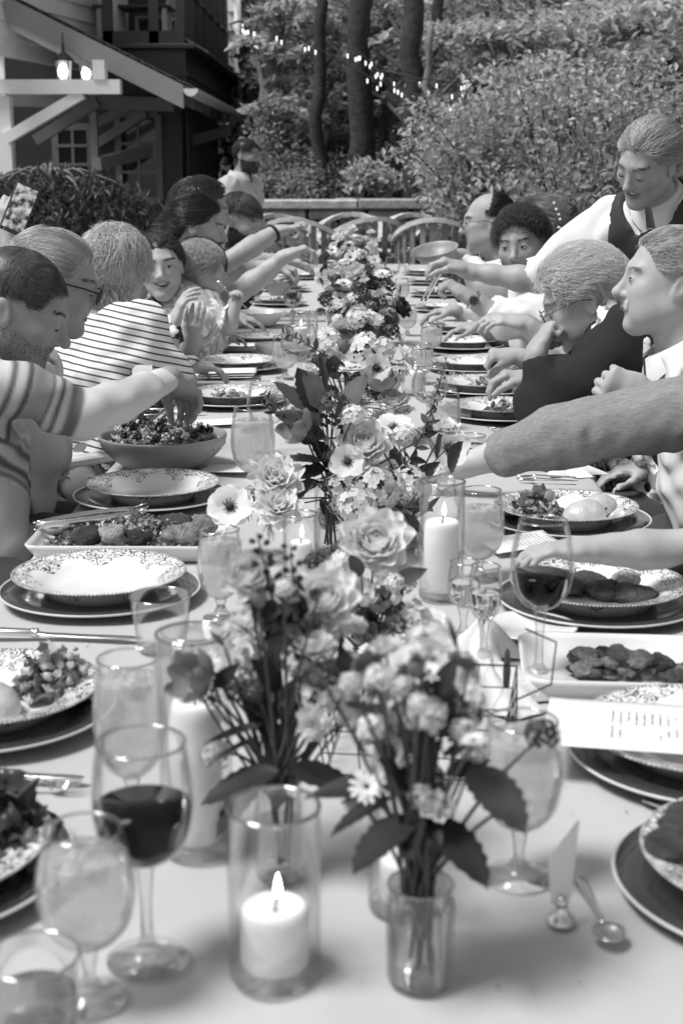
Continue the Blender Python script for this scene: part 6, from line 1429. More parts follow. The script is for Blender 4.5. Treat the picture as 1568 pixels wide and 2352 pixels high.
def strands(roots, nrm, loc2w, cfg, hs, m, seed):
    """hair strands: 3-sided tubes grown from scalp roots, in head coordinates"""
    r = np.random.default_rng(seed); n = len(roots); L = cfg.get('len', .06) * r.uniform(.6, 1.15, n); k = 11 if cfg.get('wave', 0) > .004 else min(7, cfg.get('seg', 6)); p = roots.copy(); comb = cfg['comb'](roots, r); comb = comb + r.normal(0, cfg.get('mess', .12), (n, 3))
    fly = r.uniform(0, 1, n) < cfg.get('fly', .022); lockf = np.stack([np.sin(roots @ np.array(q)) for q in ((210.0, 90, 60), (70.0, 190, 80), (90.0, 60, 230))], -1); comb = comb + cfg.get('lock', .16) * lockf * (cfg.get('hold', .8) > 0)
    d = nrm * (cfg.get('lift', .35) + .22 * fly[:, None] * (cfg.get('hold', .8) > 0)) + comb; d /= np.linalg.norm(d, axis=1)[:, None] + 1e-9; pts = [p.copy()]; ph = r.uniform(0, 6.28, n); grav = cfg.get('grav', .10); side = None; curl = cfg.get('curl', 0.0); cf = cfg.get('cfreq', 2.2); lift = cfg.get('vol', .012)
    C0, RR = np.array([0, -.012, .028]), np.array([.077, .097, .090])
    side = np.cross(nrm, d); side /= np.linalg.norm(side, axis=1)[:, None] + 1e-9
    vm = r.uniform(.45, 1.05, n); hold = cfg.get('hold', .8)
    for j in range(k):
        st = (L / k)[:, None]
        q = (p - C0) / RR; nn = q / RR; nn /= np.linalg.norm(nn, axis=1)[:, None] + 1e-9; on = (p[:, 2] > -.04)[:, None]
        if curl: d = d + curl * (side * np.cos(ph + j * cf)[:, None] + nn * .6 * np.sin(ph + j * cf)[:, None])
        d = d + comb * .25; d[:, 2] -= grav
        out = np.sum(d * nn, 1)[:, None]; d = d - nn * np.maximum(out, 0) * hold * on * np.where(fly, .75, 1)[:, None]     # hair lies along the head
        d /= np.linalg.norm(d, axis=1)[:, None] + 1e-9
        p = p + d * st; q = (p - C0) / RR; rad = np.linalg.norm(q, axis=1); lim = 1.0 + lift / .085 * min(1, (j + 1) / 2.5) * vm
        low = p[:, 2] < -.03; bad = (rad < lim) & ~low; fx = np.where(bad, lim / np.maximum(rad, 1e-6), 1)
        mxl = 1.0 + lift / .085 * 1.25 + .03; far = (rad > mxl) & ~low & (hold > .5) & ~fly; fx = np.where(far, 1 + (mxl / np.maximum(rad, 1e-6) - 1) * .7, fx); p = C0 + q * fx[:, None] * RR
        nk = low & ((p[:, 0] ** 2 + (p[:, 1] + .03) ** 2) < .0042); s_ = np.sqrt(.0042 / np.maximum(p[:, 0] ** 2 + (p[:, 1] + .03) ** 2, 1e-6)); p[nk, 0] *= s_[nk]; p[nk, 1] = (p[nk, 1] + .03) * s_[nk] - .03
        wv = cfg.get('wave', 0.0)
        if wv: pts.append(p + wv * min(1, (j + 1) / 2) * (side * np.cos(ph + j * cf)[:, None] + nn * np.sin(ph + j * cf)[:, None]))
        else: pts.append(p.copy())
    P = np.stack(pts, 1); w0 = cfg.get('width', .0016) * cfg.get('wk', .6); W_ = w0 * np.linspace(1, .35, k + 1)
    T_ = np.gradient(P, axis=1); T_ /= np.linalg.norm(T_, axis=2)[..., None] + 1e-9; A_ = np.cross(T_, np.array([.3, .5, .8])); A_ /= np.linalg.norm(A_, axis=2)[..., None] + 1e-9; B_ = np.cross(T_, A_)
    V_ = np.stack([P + W_[None, :, None] * (A_ * math.cos(a) + B_ * math.sin(a)) for a in (0, 2.094, 4.189)], 2)   # n, k+1, 3, 3
    V_ = V_.reshape(-1, 3); b = (np.arange(n)[:, None, None, None] * (k + 1) + np.arange(k)[None, :, None, None]) * 3; c = np.arange(3)[None, None, :, None]; c2 = (c + 1) % 3
    F = np.concatenate([b + c, b + c2, b + c2 + 3, b + c + 3], -1).reshape(-1, 4)
    lk = .5 + .28 * np.sin(roots @ np.array([190.0, 120, 90]) + 2 * np.sin(roots @ np.array([60.0, 140, 30]))); tone = np.repeat(np.clip(lk + r.normal(0, .16, n), 0, 1), (k + 1) * 3)
    return V_ @ loc2w.T * hs, F, tone
COMB = {
 'back': lambda p, r: np.tile([0, -1.0, -.15], (len(p), 1)),
 'fwd': lambda p, r: np.stack([p[:, 0] * 2, np.where(p[:, 1] > -.02, 1.0, .1), np.where(p[:, 1] > .0, .0, -.8)], -1),
 'crown': lambda p, r: np.stack([p[:, 0] * 9, (p[:, 1] + .03) * 9, np.minimum(-.2, (p[:, 2] - .12) * 6)], -1),
 'side': lambda p, r: np.stack([np.where(p[:, 0] > -.03, 1.0, -.6), -.35 + 0 * p[:, 0], -.35 + 0 * p[:, 0]], -1),
 'up': lambda p, r: np.stack([p[:, 0] * 3, p[:, 1] * 2 - .3, .6 + 0 * p[:, 0]], -1),
 'bun': lambda p, r: np.stack([-p[:, 0] * 3, -1.0 + 0 * p[:, 0], (.03 - p[:, 2]) * 4], -1),
 'down': lambda p, r: np.stack([p[:, 0] * 5, p[:, 1] * 1.0 - .15, -1.0 + 0 * p[:, 0]], -1)}
def person(label, head, yaw, pitch=0, roll=0, hs=1.0, pelvis=None, byaw=None, o=None, skin=.36, sw=.19, girth=1.0, arms=None, clothes=(), hair=None, beard=None, brows=.04, eyes='open', glasses=None, stand=False, fine=.0045, coarse=.011, group=None, seed=0, legs=True, head_in=True, trouser=.05, pole=None, tors_len=None, bust=0.0, neckbase=None):
    o = o or {}; c = np.asarray(head, float); Rh = head_frame(yaw, pitch, roll); byaw = yaw if byaw is None else byaw
    f = dirv(byaw); rgt = unit(np.cross(f, (0, 0, 1))); P = np.asarray(pelvis, float); hs_b = o.get('bs', 1.0)
    skull = c + Rh @ np.array([0, -.024, -.07]) * hs; tdir = unit(P - skull); N = skull + unit(-Rh[:, 2] + tdir * .35 - dirv(yaw) * .22 - f * .12) * .108 * hs_b
    if neckbase is not None: N = np.asarray(neckbase, float)
    U = unit(N - P); fr = unit(f - U * np.dot(f, U)); rb = unit(np.cross(fr, U)); TL = np.linalg.norm(N - P)
    root = empty('person', (P[0], P[1], 0), label, 'person', group); base = np.array(root.location)
    Sh = {s_: N - U * .055 * hs_b + rb * sw * s_ + fr * .01 for s_ in (-1, 1)}            # +1 = the person's right
    pts = [c, P]; A_ = {}; boxes = []
    L1, L2 = .285 * hs_b, .255 * hs_b
    for s_ in (-1, 1):
        a = (arms or {}).get(s_)
        if a is None: a = dict(w=P + fr * .30 + rb * s_ * .09 + U * .10, d=fr + np.array([0, 0, -.1]), n=(0, 0, -1), pose='relaxed')
        Wp = np.asarray(a['w'], float); el = np.asarray(a['e'], float) if 'e' in a else ik(Sh[s_], Wp, L1, L2, a.get('pole', np.array([0, 0, -1.0]) + rb * s_ * .6 - fr * .3))
        A_[s_] = dict(a, w=Wp, e=el); pts += [Wp, el, Sh[s_]]
        hd = unit(a['d']); h_c = Wp + hd * .08 * hs_b; 
        if a.get('vis', True): boxes.append((h_c - .105 * hs_b, h_c + .105 * hs_b))
    kn, ft = {}, {}
    for s_ in (-1, 1):
        if stand: kn[s_] = np.array([*(P + rb * s_ * .09)[:2], .48]); ft[s_] = np.array([*(P + rb * s_ * .11)[:2], .07])
        else: kn[s_] = P + fr * np.array([1, 1, 0]) * .43 * hs_b + rb * s_ * .10 + np.array([0, 0, .0]); ft[s_] = kn[s_] + np.array([0, 0, -(kn[s_][2] - .07)]) - fr * .03
        pts += [kn[s_], ft[s_]]
    pts = np.array(pts); lo, hi = pts.min(0) - .17, pts.max(0) + .17; lo[2] = max(lo[2], -.01)
    if head_in: boxes.append((c - .155 * hs, c + .155 * hs))
    sd = SDF(lo, hi, coarse, boxes, fine)
    def torso(q, infl, legs_only=False, top_only=False):
        g = girth
        if not legs_only:
            q.cap(P + U * .06, P + U * TL * .45, .118 * g, .112 * g, .05, rb, 1.28, infl); q.cap(P + U * TL * .45, N - U * .15 * hs_b, .112 * g * hs_b ** .5, .118 * hs_b, .06, rb, 1.32, infl)
            q.cap(N - U * .15 * hs_b, N - U * .075 * hs_b, .108 * hs_b, .07 * hs_b, .05, rb, 1.5, infl)
            q.cap(Sh[-1] - rb * -.035, Sh[1] - rb * .035, .056 * hs_b, .056 * hs_b, .05, None, 1, infl)
            for s_ in (-1, 1): q.cap(N + U * .02, Sh[s_] - rb * s_ * .05 + U * .012, .042 * hs_b, .045 * hs_b, .05, None, 1, infl)
            if bust:
                for s_ in (-1, 1): q.cap(N - U * .20 + fr * .085 + rb * s_ * .075, N - U * .22 + fr * .095 + rb * s_ * .075, bust, bust, .05, None, 1, infl)
            if g > 1.1: q.cap(P + U * .1 + fr * .05, P + U * .2 + fr * .06, .12 * g, .11 * g, .06, rb, 1.2, infl)
        if not top_only:
            q.cap(P - rb * .06, P + rb * .06, .115 * g, .115 * g, .05, None, 1, infl)
            if legs:
                for s_ in (-1, 1):
                    q.cap(P + rb * s_ * .09, kn[s_], .085 * hs_b, .060 * hs_b, .04, None, 1, infl); q.cap(kn[s_], ft[s_], .056 * hs_b, .038 * hs_b, .02, None, 1, infl)
                    if infl == 0: q.cap(ft[s_] - np.array([0, 0, .03]) - f * .05, ft[s_] - np.array([0, 0, .035]) + f * .14, .036, .028, .02)
    AR = o.get('arm', .90)
    def arm(q, s_, infl, end=2.0, loose=0.0):
        a = A_[s_]; kk = AR * hs_b ** .6; iw = infl * .55; E_, W_ = a['e'], a['w']
        q.cap(Sh[s_] - rb * s_ * .01, Sh[s_] + (E_ - Sh[s_]) * .45, .056 * kk + infl + loose, .050 * kk + infl + loose, .03)
        q.cap(Sh[s_] + (E_ - Sh[s_]) * .45, E_, .050 * kk + infl + loose, .041 * kk + infl + loose * .6, .02)
        if end > 1:
            m_ = E_ + (W_ - E_) * min(.28, end - 1); q.cap(E_, m_, .041 * kk + infl + loose * .6, .0445 * kk + infl + loose * .4, .02)
            if end > 1.28:
                for t0, t1, r0_, r1_ in ((.28, .65, .0445, .034), (.65, 1.0, .034, .0265)):
                    if end - 1 > t0: q.cap(E_ + (W_ - E_) * t0, E_ + (W_ - E_) * min(t1, end - 1), r0_ * kk + iw + loose * .3, r1_ * kk + iw + loose * .15, .02, unit(np.cross(W_ - E_, (0, 1, .2))), 1.0)
    torso(sd, 0)
    for s_ in (-1, 1): arm(sd, s_, 0); hand_prims(sd, A_[s_]['w'], A_[s_]['d'], A_[s_]['n'], A_[s_].get('pose', 'relaxed'), A_[s_].get('tside', s_), A_[s_].get('hsz', 1.0) * hs_b)
    nr = .056 if not o.get('fem') else .047
    if o.get('child'): nr = .04
    if o.get('heavy'): nr = .068
    sd.cap(N - U * .05, skull + Rh @ np.array([0, .0, .01]), (nr + .006), nr, .03)
    sd.local(c, Rh, hs, .17 * hs, head_fn(o), .018)
    V_, F = sd.mesh(); loc = (V_ - c) @ Rh / hs
    sm = skinm(skin); lipm = mat('lip_%.2f' % skin, skin * .48, .4, .1, 60)
    fc = loc[F].mean(1); w_ = .023 + .008 * o.get('smile', 0); cz = .010 * o.get('smile', 0) * (fc[:, 0] / w_) ** 2
    lip = (np.abs(fc[:, 0]) < w_ * .98) & (fc[:, 1] > .076) & (fc[:, 2] - cz < -.0465 + .003 * np.abs(fc[:, 0]) / .02) & (fc[:, 2] - cz > -.069 - .004 * o.get('smile', 0)) & (np.hypot(fc[:, 0] / w_, (fc[:, 2] - cz + .058) / .0125) < 1)
    body = link('body', meshdata('body', V_ - base, F, [sm, lipm], True, midx=lip.astype(int)), root)
    hc = c - base
    def H2(p): return (np.asarray(p) * hs) @ Rh.T + hc
    if head_in:
        # face details
        for s_ in (-1, 1):
            if eyes == 'open':
                ev = MB().lathe([(0, -.004), (.0085, -.003), (.0105, 0), (.008, .0025), (0, .0042)], 14); W0 = np.concatenate(ev.v); W0 = np.stack([W0[:, 0] * 1.05, W0[:, 2], W0[:, 1] * .52], -1)
                e = link('eye', meshdata('eye', H2(W0 + np.array([s_ * .031, .0872, .006])), ev.f, M_eye), root)
                gz = o.get('gaze', 0.0); iv = MB().lathe([(0, 0), (.0052, .0), (.0045, .0014), (0, .0020)], 12); W1 = np.concatenate(iv.v); W1 = np.stack([W1[:, 0], W1[:, 2], W1[:, 1]], -1)
                link('iris', meshdata('iris', H2(W1 + np.array([s_ * .031 + gz, .0897, .0062])), iv.f, M_iris), e)
            zz = .0105 if eyes == 'open' else .001
            lp = [H2((s_ * (.031 + .0125 * q), .0905 - .0035 * q * q - (0 if s_ * q < .5 else .001), zz + (.0018 if eyes == 'open' else -.002) * (1 - q * q) - .001)) for q in np.linspace(-1, 1, 7)]
            MB().tube(lp, np.array([.0006, .0011, .0013, .0014, .0014, .0012, .0006]) * hs, 5).build('eyelash', M_lash, root, True)
        if o.get('smile', 0) > .5:
            tp_ = [H2((q * .022, .0835 - .011 * q * q, -.0535 + .006 * q * q)) for q in np.linspace(-1, 1, 9)]
            MB().tube(tp_, np.array([.002, .0032, .0037, .004, .004, .004, .0037, .0032, .002]) * hs, 8).build('teeth', M_teeth, root, True)
    # hair grown from the actual scalp
    nrmF = np.cross(V_[F[:, 2]] - V_[F[:, 0]], V_[F[:, 3]] - V_[F[:, 1]]); area = np.linalg.norm(nrmF, axis=1) + 1e-12; nl = (nrmF / area[:, None]) @ Rh
    inhead = (np.abs(fc[:, 0]) < .1) & (np.abs(fc[:, 1]) < .14) & (np.abs(fc[:, 2]) < .14)
    def grow(name, mask, cfg, m, n, parent=root, capoff=.003, cap=True, capmask=None):
        idx = np.nonzero(mask & inhead)[0]
        if len(idx) < 4: return None
        r = np.random.default_rng(seed + 5); pick = r.choice(idx, n, p=area[idx] / area[idx].sum()); uv = r.uniform(0, 1, (n, 2)); q = loc[F[pick]]
        roots = (q[:, 0] * (1 - uv[:, :1]) + q[:, 1] * uv[:, :1]) * (1 - uv[:, 1:]) + (q[:, 3] * (1 - uv[:, :1]) + q[:, 2] * uv[:, :1]) * uv[:, 1:]
        SV, SF, ST = strands(roots, nl[pick], Rh, cfg, hs, m, seed + 9); SV = SV + hc
        if cap:
            if capmask is not None: idx = np.nonzero(mask & inhead & capmask)[0]
            fi = F[idx]; u, inv = np.unique(fi, return_inverse=True); vn = np.zeros((len(V_), 3)); 
            for k_ in range(4): np.add.at(vn, fi[:, k_], nrmF[idx])
            vn = vn[u]; vn /= np.linalg.norm(vn, axis=1)[:, None] + 1e-12
            CV = V_[u] - base + vn * capoff * hs; CF = inv.reshape(fi.shape) + len(SV); SV = np.concatenate([SV, CV]); SF = np.concatenate([SF, CF]); ST = np.concatenate([ST, np.full(len(CV), .25)])
        return link(name, meshdata(name, SV, SF, m, True, ST), parent)
    hl = np.interp(fc[:, 1], *HAIRLINE); ear = (np.abs(fc[:, 0]) > .074) & (fc[:, 2] < .028) & (fc[:, 1] > -.045)
    if hair:
        up_ = hair.get('hl', 0.0); scalp = (fc[:, 2] > hl + up_ * np.clip((fc[:, 1] + .02) / .1, 0, 1)) & ~ear
        if 'mask' in hair: scalp &= hair['mask'](fc)
        m = hairmat(hair['name'], *hair['tone']); cfg = dict(hair); cfg['wk'] = .42 if fine < .0047 else .6; cfg['comb'] = COMB[hair['style']]
        ho = grow('hair', scalp, cfg, m, int(hair.get('n', 1500) * (4.0 if fine < .0047 else 2.2)), capmask=fc[:, 2] > hl + .010 + up_ * np.clip((fc[:, 1] + .02) / .1, 0, 1))
        if hair.get('sides'):      # clipped sides
            pass
        if hair.get('bun'):
            bp_ = np.array(hair['bun']); ms = MB()
            for q in range(26):
                a0 = q * .9; ax_ = unit(np.random.default_rng(q).normal(0, 1, 3)); uu = unit(np.cross(ax_, (.3, .2, .9))); vv = np.cross(ax_, uu)
                ms.tube([H2(bp_ + (uu * math.cos(t) + vv * math.sin(t)) * hair.get('bunr', .03) * (1 + .1 * math.sin(q))) for t in np.linspace(a0, a0 + 4.5, 10)], .0035, 5)
            b_ = ms.build('bun', hairmat(hair['name'], *hair['tone']), root, True)
    if brows:
        bm = (np.abs(fc[:, 0]) > .011) & (np.abs(fc[:, 0]) < .050) & (np.abs(fc[:, 2] - (.0275 + .005 * np.sin((np.abs(fc[:, 0]) - .01) / .04 * 2.4))) < .0032) & (fc[:, 1] > .05)
        for s_ in (-1, 1): grow('eyebrow', bm & (fc[:, 0] * s_ > 0), dict(comb=lambda p, r: np.stack([np.sign(p[:, 0]), -.4 + 0 * p[:, 0], .15 + 0 * p[:, 0]], -1), len=.008, lift=.2, grav=0, vol=.0, hold=0, seg=3, width=.00055), hairmat('brow%.2f' % brows, brows * .8, brows * 1.6), 170, cap=False)
    if beard:
        bm = (fc[:, 2] < -.028 - .02 * np.clip((.05 - fc[:, 1]) / .05, -.3, 1) * 0) & (fc[:, 2] < np.interp(fc[:, 1], [-.03, .0, .03, .06, .075, .11], [.01, .0, -.03, -.042, -.036, -.038])) & (fc[:, 1] > -.012) & (fc[:, 2] > -.125) & ~lip
        if beard.get('region') == 'mustache': bm = (np.abs(fc[:, 0]) < .03) & (fc[:, 2] < -.036) & (fc[:, 2] > -.05) & (fc[:, 1] > .07) & ~lip
        grow('beard', bm, dict(comb=lambda p, r: np.stack([p[:, 0] * 6, .1 + 0 * p[:, 0], -.9 + 0 * p[:, 0]], -1), len=beard.get('len', .014), lift=.5, grav=.1, vol=0, hold=0, seg=3, width=beard.get('width', .0008)), hairmat('beard' + beard['name'], *beard['tone']), beard.get('n', 1200), cap=beard.get('cap', False), capoff=.001)
    if glasses:
        gm = mat('spectacle_' + glasses['name'], glasses['v'], .3); t_ = glasses.get('t', .0017); gh = glasses.get('h', .019)
        for s_ in (-1, 1):
            MB().tube([H2((s_ * (.033 + .024 * math.copysign(abs(math.cos(a)) ** .7, math.cos(a))), .108 - .10 * max(0, abs(.033 + .024 * math.cos(a)) - .03) * .5, .004 + gh * math.copysign(abs(math.sin(a)) ** .75, math.sin(a)))) for a in np.linspace(0, 2 * math.pi, 25)], t_ * hs, 6, False).build('spectacle_rim', gm, root, True)
            MB().tube([H2(q) for q in ((s_ * .057, .105, .010), (s_ * .072, .07, .014), (s_ * .083, .01, .014), (s_ * .083, -.02, .004))], t_ * hs, 6).build('spectacle_arm', gm, root, True)
            MB().add([H2((s_ * (.033 + .022 * q), .1075, .004 + gh * .9 * z_)) for q, z_ in ((-1, -.7), (-.6, -1), (.6, -1), (1, -.7), (1, .7), (.6, 1), (-.6, 1), (-1, .7))], [[0, 1, 2, 3, 4, 5, 6, 7]]).build('spectacle_lens', glassmat('lens', .92, .06, .6, .4), root)
        MB().tube([H2(q) for q in ((-.010, .108, .008), (0, .112, .010), (.010, .108, .008))], t_ * hs, 6).build('spectacle_bridge', gm, root, True)
    # garments
    for g in clothes:
        infl = g.get('infl', .012); q = SDF(lo, hi, g.get('res', coarse * .9)); top = g['part'] == 'top'
        if top:
            torso(q, infl, top_only=True); q.cap(P - U * .02, P + U * .1, .125 * girth, .12 * girth, .05, rb, 1.3, infl + .004)
            for s_ in (-1, 1):
                end = g.get('sleeve', 2.0); end = end[s_] if isinstance(end, dict) else end
                if end > 0:
                    a = A_[s_]; arm(q, s_, infl, end if end > 1 else 2.0, g.get('loose', 0.0))
                    if end > 1: ctr = a['e'] + (a['w'] - a['e']) * (end - 1); dn = unit(a['w'] - a['e'])
                    else: ctr = Sh[s_] + (a['e'] - Sh[s_]) * end; dn = unit(a['e'] - Sh[s_])
                    # cut only round this arm
                    sl, X, Y, Z = q.box(np.minimum(ctr, a['w']) - .13, np.maximum(ctr, a['w']) + .13)
                    pl = ((X - ctr[0]) * dn[0] + (Y - ctr[1]) * dn[1] + (Z - ctr[2]) * dn[2]).astype(np.float32)
                    nearT = q.S[sl]; q2 = SDF(lo, hi, g.get('res', coarse * .9)); q2.S[...] = .3
                    A0, A1 = (a['e'], a['w']) if end > 1 else (Sh[s_] + (a['e'] - Sh[s_]) * .3, a['e'] + (a['w'] - a['e']))
                    rc = .056 * AR + infl + g.get('loose', 0.0) + .014
                    q2.cap(A0, A1 if end > 1 else a['e'], rc, rc, .01)
                    if end <= 1: q2.cap(a['e'], a['w'], rc, rc, .01)
                    sel = (q2.S[sl] < 0) & (pl > -.03); q.S[sl] = np.where(sel, np.maximum(nearT, pl), nearT)
            nk = N + U * g.get('neck', .035) + fr * .02
            q.cap(nk - U * .0 , nk + U * .2, g.get('nr', .075), .14, .01, op='s')
            if g.get('vneck'): q.cap(N + fr * .12 + U * .03, N - U * g['vneck'] + fr * .16, .05, .012, .01, rb, .8, op='s')
            if g.get('hem', True): q.cut(P - U * .06, -U)
            if g.get('bib'): q.cut(P + rb * g['bib'], rb); q.cut(P - rb * g['bib'], -rb)
        else: torso(q, infl, top_only=False) ; q.cut(P + U * .07, U); [q.cut(np.array([0, 0, .09]), np.array([0, 0, -1.0]))]
        if g.get('fold', .004): q.noise(g.get('fold', .004), g.get('ff', 38), seed + 3, g.get('fs', (1, 1, 1)))
        GV, GF = q.mesh(); tone = None
        if 'tone' in g: tone = g['tone'](GV, dict(N=N, P=P, U=U, Sh=Sh, A=A_, rb=rb, fr=fr))
        link(g['name'], meshdata(g['name'], GV - base, GF, g['mat'], True, tone), root)
        if g.get('collar'):
            cm = g.get('collar_mat', g['mat']); rr = nr + .016
            for s_ in (-1, 1):
                n_ = 9; V2 = []
                for a in np.linspace(.15, 2.7, n_):
                    dv = fr * math.cos(a) + rb * s_ * math.sin(a); b0 = N + U * (.032 + .012 * (a / 2.7)) + dv * rr; hgt = .045 - .008 * (a / 2.7); drop = max(0, 1 - a / .9)
                    V2 += [b0, b0 + U * .022 - dv * .004, b0 + U * .020 + dv * .008, b0 + dv * (.024 + .012 * drop) - U * (.020 + .03 * drop)]
                f2 = [[i * 4 + k, i * 4 + 4 + k, i * 4 + 5 + k, i * 4 + 1 + k] for i in range(n_ - 1) for k in range(3)]
                link('collar', meshdata('collar', np.array(V2) - base, f2, cm, True), root)
    if trouser is not None and legs:
        q = SDF(lo, hi, .016); torso(q, .012, legs_only=True); q.cut(np.array([0, 0, .10]), np.array([0, 0, -1.0])); q.noise(.004, 30, seed + 8)
        GV, GF = q.mesh(); link('trousers', meshdata('trousers', GV - base, GF, mat('trouser%.2f' % trouser, trouser, .85, .2, 30)), root)
    if legs:
        for s_ in (-1, 1):
            q = SDF(ft[s_] - .22, ft[s_] + .22, .012); q.cap(ft[s_] - np.array([0, 0, .028]) - f * .055, ft[s_] - np.array([0, 0, .030]) + f * .145, .042, .036, .02); q.cap(ft[s_], ft[s_] - np.array([0, 0, .03]), .048, .045, .02); q.cut(np.array([0, 0, .003]), np.array([0, 0, -1.0]))
            GV, GF = q.mesh(); link('shoe', meshdata('shoe', GV - base, GF, mat('shoe_leather', .03, .4, .2, 20)), root)
    return root, dict(c=c, Rh=Rh, N=N, U=U, A=A_, Sh=Sh, H2=H2, base=base)
def stripes(name, light, dark, period, duty, direction, warp=.0):
    m = mat(name, light, .85); t = m.node_tree; b = t.nodes['Principled BSDF']; tc = t.nodes.new('ShaderNodeTexCoord'); dp = t.nodes.new('ShaderNodeVectorMath'); dp.operation = 'DOT_PRODUCT'; dp.inputs[1].default_value = tuple(unit(direction) / period)
    fr_ = t.nodes.new('ShaderNodeMath'); fr_.operation = 'FRACT'; gt = t.nodes.new('ShaderNodeMath'); gt.operation = 'LESS_THAN'; gt.inputs[1].default_value = duty; mp = t.nodes.new('ShaderNodeMapRange'); mp.inputs[3].default_value = light; mp.inputs[4].default_value = dark
    n = t.nodes.new('ShaderNodeTexNoise'); n.inputs['Scale'].default_value = 5; va = t.nodes.new('ShaderNodeVectorMath'); va.operation = 'SCALE'; va.inputs['Scale'].default_value = warp; ad = t.nodes.new('ShaderNodeVectorMath'); ad.operation = 'ADD'
    t.links.new(tc.outputs['Object'], n.inputs['Vector']); t.links.new(n.outputs['Color'], va.inputs[0]); t.links.new(tc.outputs['Object'], ad.inputs[0]); t.links.new(va.outputs[0], ad.inputs[1])
    t.links.new(ad.outputs[0], dp.inputs[0]); t.links.new(dp.outputs['Value'], fr_.inputs[0]); t.links.new(fr_.outputs[0], gt.inputs[0]); t.links.new(gt.outputs[0], mp.inputs[0]); t.links.new(mp.outputs[0], b.inputs['Base Color']); return m
def floral(name, lo, hi, scale, th=.5):
    m = mat(name, hi, .85); t = m.node_tree; b = t.nodes['Principled BSDF']; tc = t.nodes.new('ShaderNodeTexCoord'); n = t.nodes.new('ShaderNodeTexNoise'); n.inputs['Scale'].default_value = scale; n.inputs['Detail'].default_value = 2; n.inputs['Distortion'].default_value = .6
    r = t.nodes.new('ShaderNodeMapRange'); r.inputs[1].default_value = th - .03; r.inputs[2].default_value = th + .03; r.inputs[3].default_value = lo; r.inputs[4].default_value = hi
    t.links.new(tc.outputs['Object'], n.inputs['Vector']); t.links.new(n.outputs[0], r.inputs[0]); t.links.new(r.outputs[0], b.inputs['Base Color']); return m

def ribbed(name, v, direction, amt=.4):
    m = mat(name, v, .9); t = m.node_tree; b = t.nodes['Principled BSDF']; tc = t.nodes.new('ShaderNodeTexCoord'); d = unit(direction); up = unit(np.cross(d, (0, 1, 0))); sd_ = np.cross(d, up)
    cb = t.nodes.new('ShaderNodeCombineXYZ')
    for i, (ax_, sc_) in enumerate(((d, 50), (up, 230), (sd_, 230))):
        q = t.nodes.new('ShaderNodeVectorMath'); q.operation = 'DOT_PRODUCT'; q.inputs[1].default_value = tuple(ax_ * sc_); t.links.new(tc.outputs['Object'], q.inputs[0]); t.links.new(q.outputs['Value'], cb.inputs[i])
    n = t.nodes.new('ShaderNodeTexNoise'); n.inputs['Scale'].default_value = 1.0; n.inputs['Detail'].default_value = 3; t.links.new(cb.outputs[0], n.inputs['Vector'])
    r = t.nodes.new('ShaderNodeMapRange'); r.inputs[1].default_value = .3; r.inputs[2].default_value = .7; r.inputs[3].default_value = v * (1 - amt); r.inputs[4].default_value = v * (1 + amt)
    bp = t.nodes.new('ShaderNodeBump'); bp.inputs['Strength'].default_value = .06; bp.inputs['Distance'].default_value = .002; t.links.new(n.outputs[0], bp.inputs['Height']); t.links.new(bp.outputs[0], b.inputs['Normal'])
    t.links.new(n.outputs[0], r.inputs[0]); t.links.new(r.outputs[0], b.inputs['Base Color']); return m
# ================================================================== the guests
GP = None
WHITE = mat('white_shirt', .70, .85, .04, 20, .06, 500); BLACK = mat('black_knit', .012, .9, .2, 60, .2, 300); 
import time as _t
# ---- man in the banded jumper reaching over the salad bowl
def jumper_tone(V_, I):
    t = np.full(len(V_), .92); A1 = I['A'][1]; S, e = I['Sh'][1], A1['e']; d = unit(e - S); s = (V_ - S) @ d; L = np.linalg.norm(e - S); rad = np.linalg.norm((V_ - S) - s[:, None] * d, axis=1)
    u = s / L; onarm = (rad < .1) & (u > -.1) & (u < 1.3) & ((V_ - I['N']) @ I['rb'] > .09)
    def band(x, bands, w_=.016):
        y = np.full(len(x), .92); sg = lambda q: 1 / (1 + np.exp(-np.clip(q / (w_ * .35), -30, 30)))
        for a, b, v in bands: k_ = sg(x - a) * sg(b - x); y = y * (1 - k_) + v * k_
        return y
    t = np.where(onarm, band(u, [(.36, .41, .1), (.41, .47, .7), (.47, .52, .05), (.52, .66, .42), (.66, .69, .05), (.69, .73, .75), (.73, .77, .05), (.77, .82, .8), (.82, .92, .15)]), t)
    h = (V_ - I['P']) @ I['U']; bb = band(h, [(.255, .27, .15), (.275, .295, .05), (.30, .315, .6), (.315, .335, .08), (.34, .352, .3)], .006); bb = np.where(h < .25, .62, bb)
    return np.where(onarm | (rad < .085) & (u > .0), t, np.where(h < .36, bb, t))
J = attrmat('banded_jumper', .03, .66, 0, .9); _t2 = J.node_tree; _n = _t2.nodes.new('ShaderNodeTexNoise'); _n.inputs['Scale'].default_value = 420; _b = _t2.nodes.new('ShaderNodeBump'); _b.inputs['Strength'].default_value = .35; _b.inputs['Distance'].default_value = .003
_t2.links.new(_t2.nodes.new('ShaderNodeTexCoord').outputs['Object'], _n.inputs['Vector']); _t2.links.new(_n.outputs[0], _b.inputs['Height']); _t2.links.new(_b.outputs[0], _t2.nodes['Principled BSDF'].inputs['Normal'])
wr = at(392, 872, 3.18)
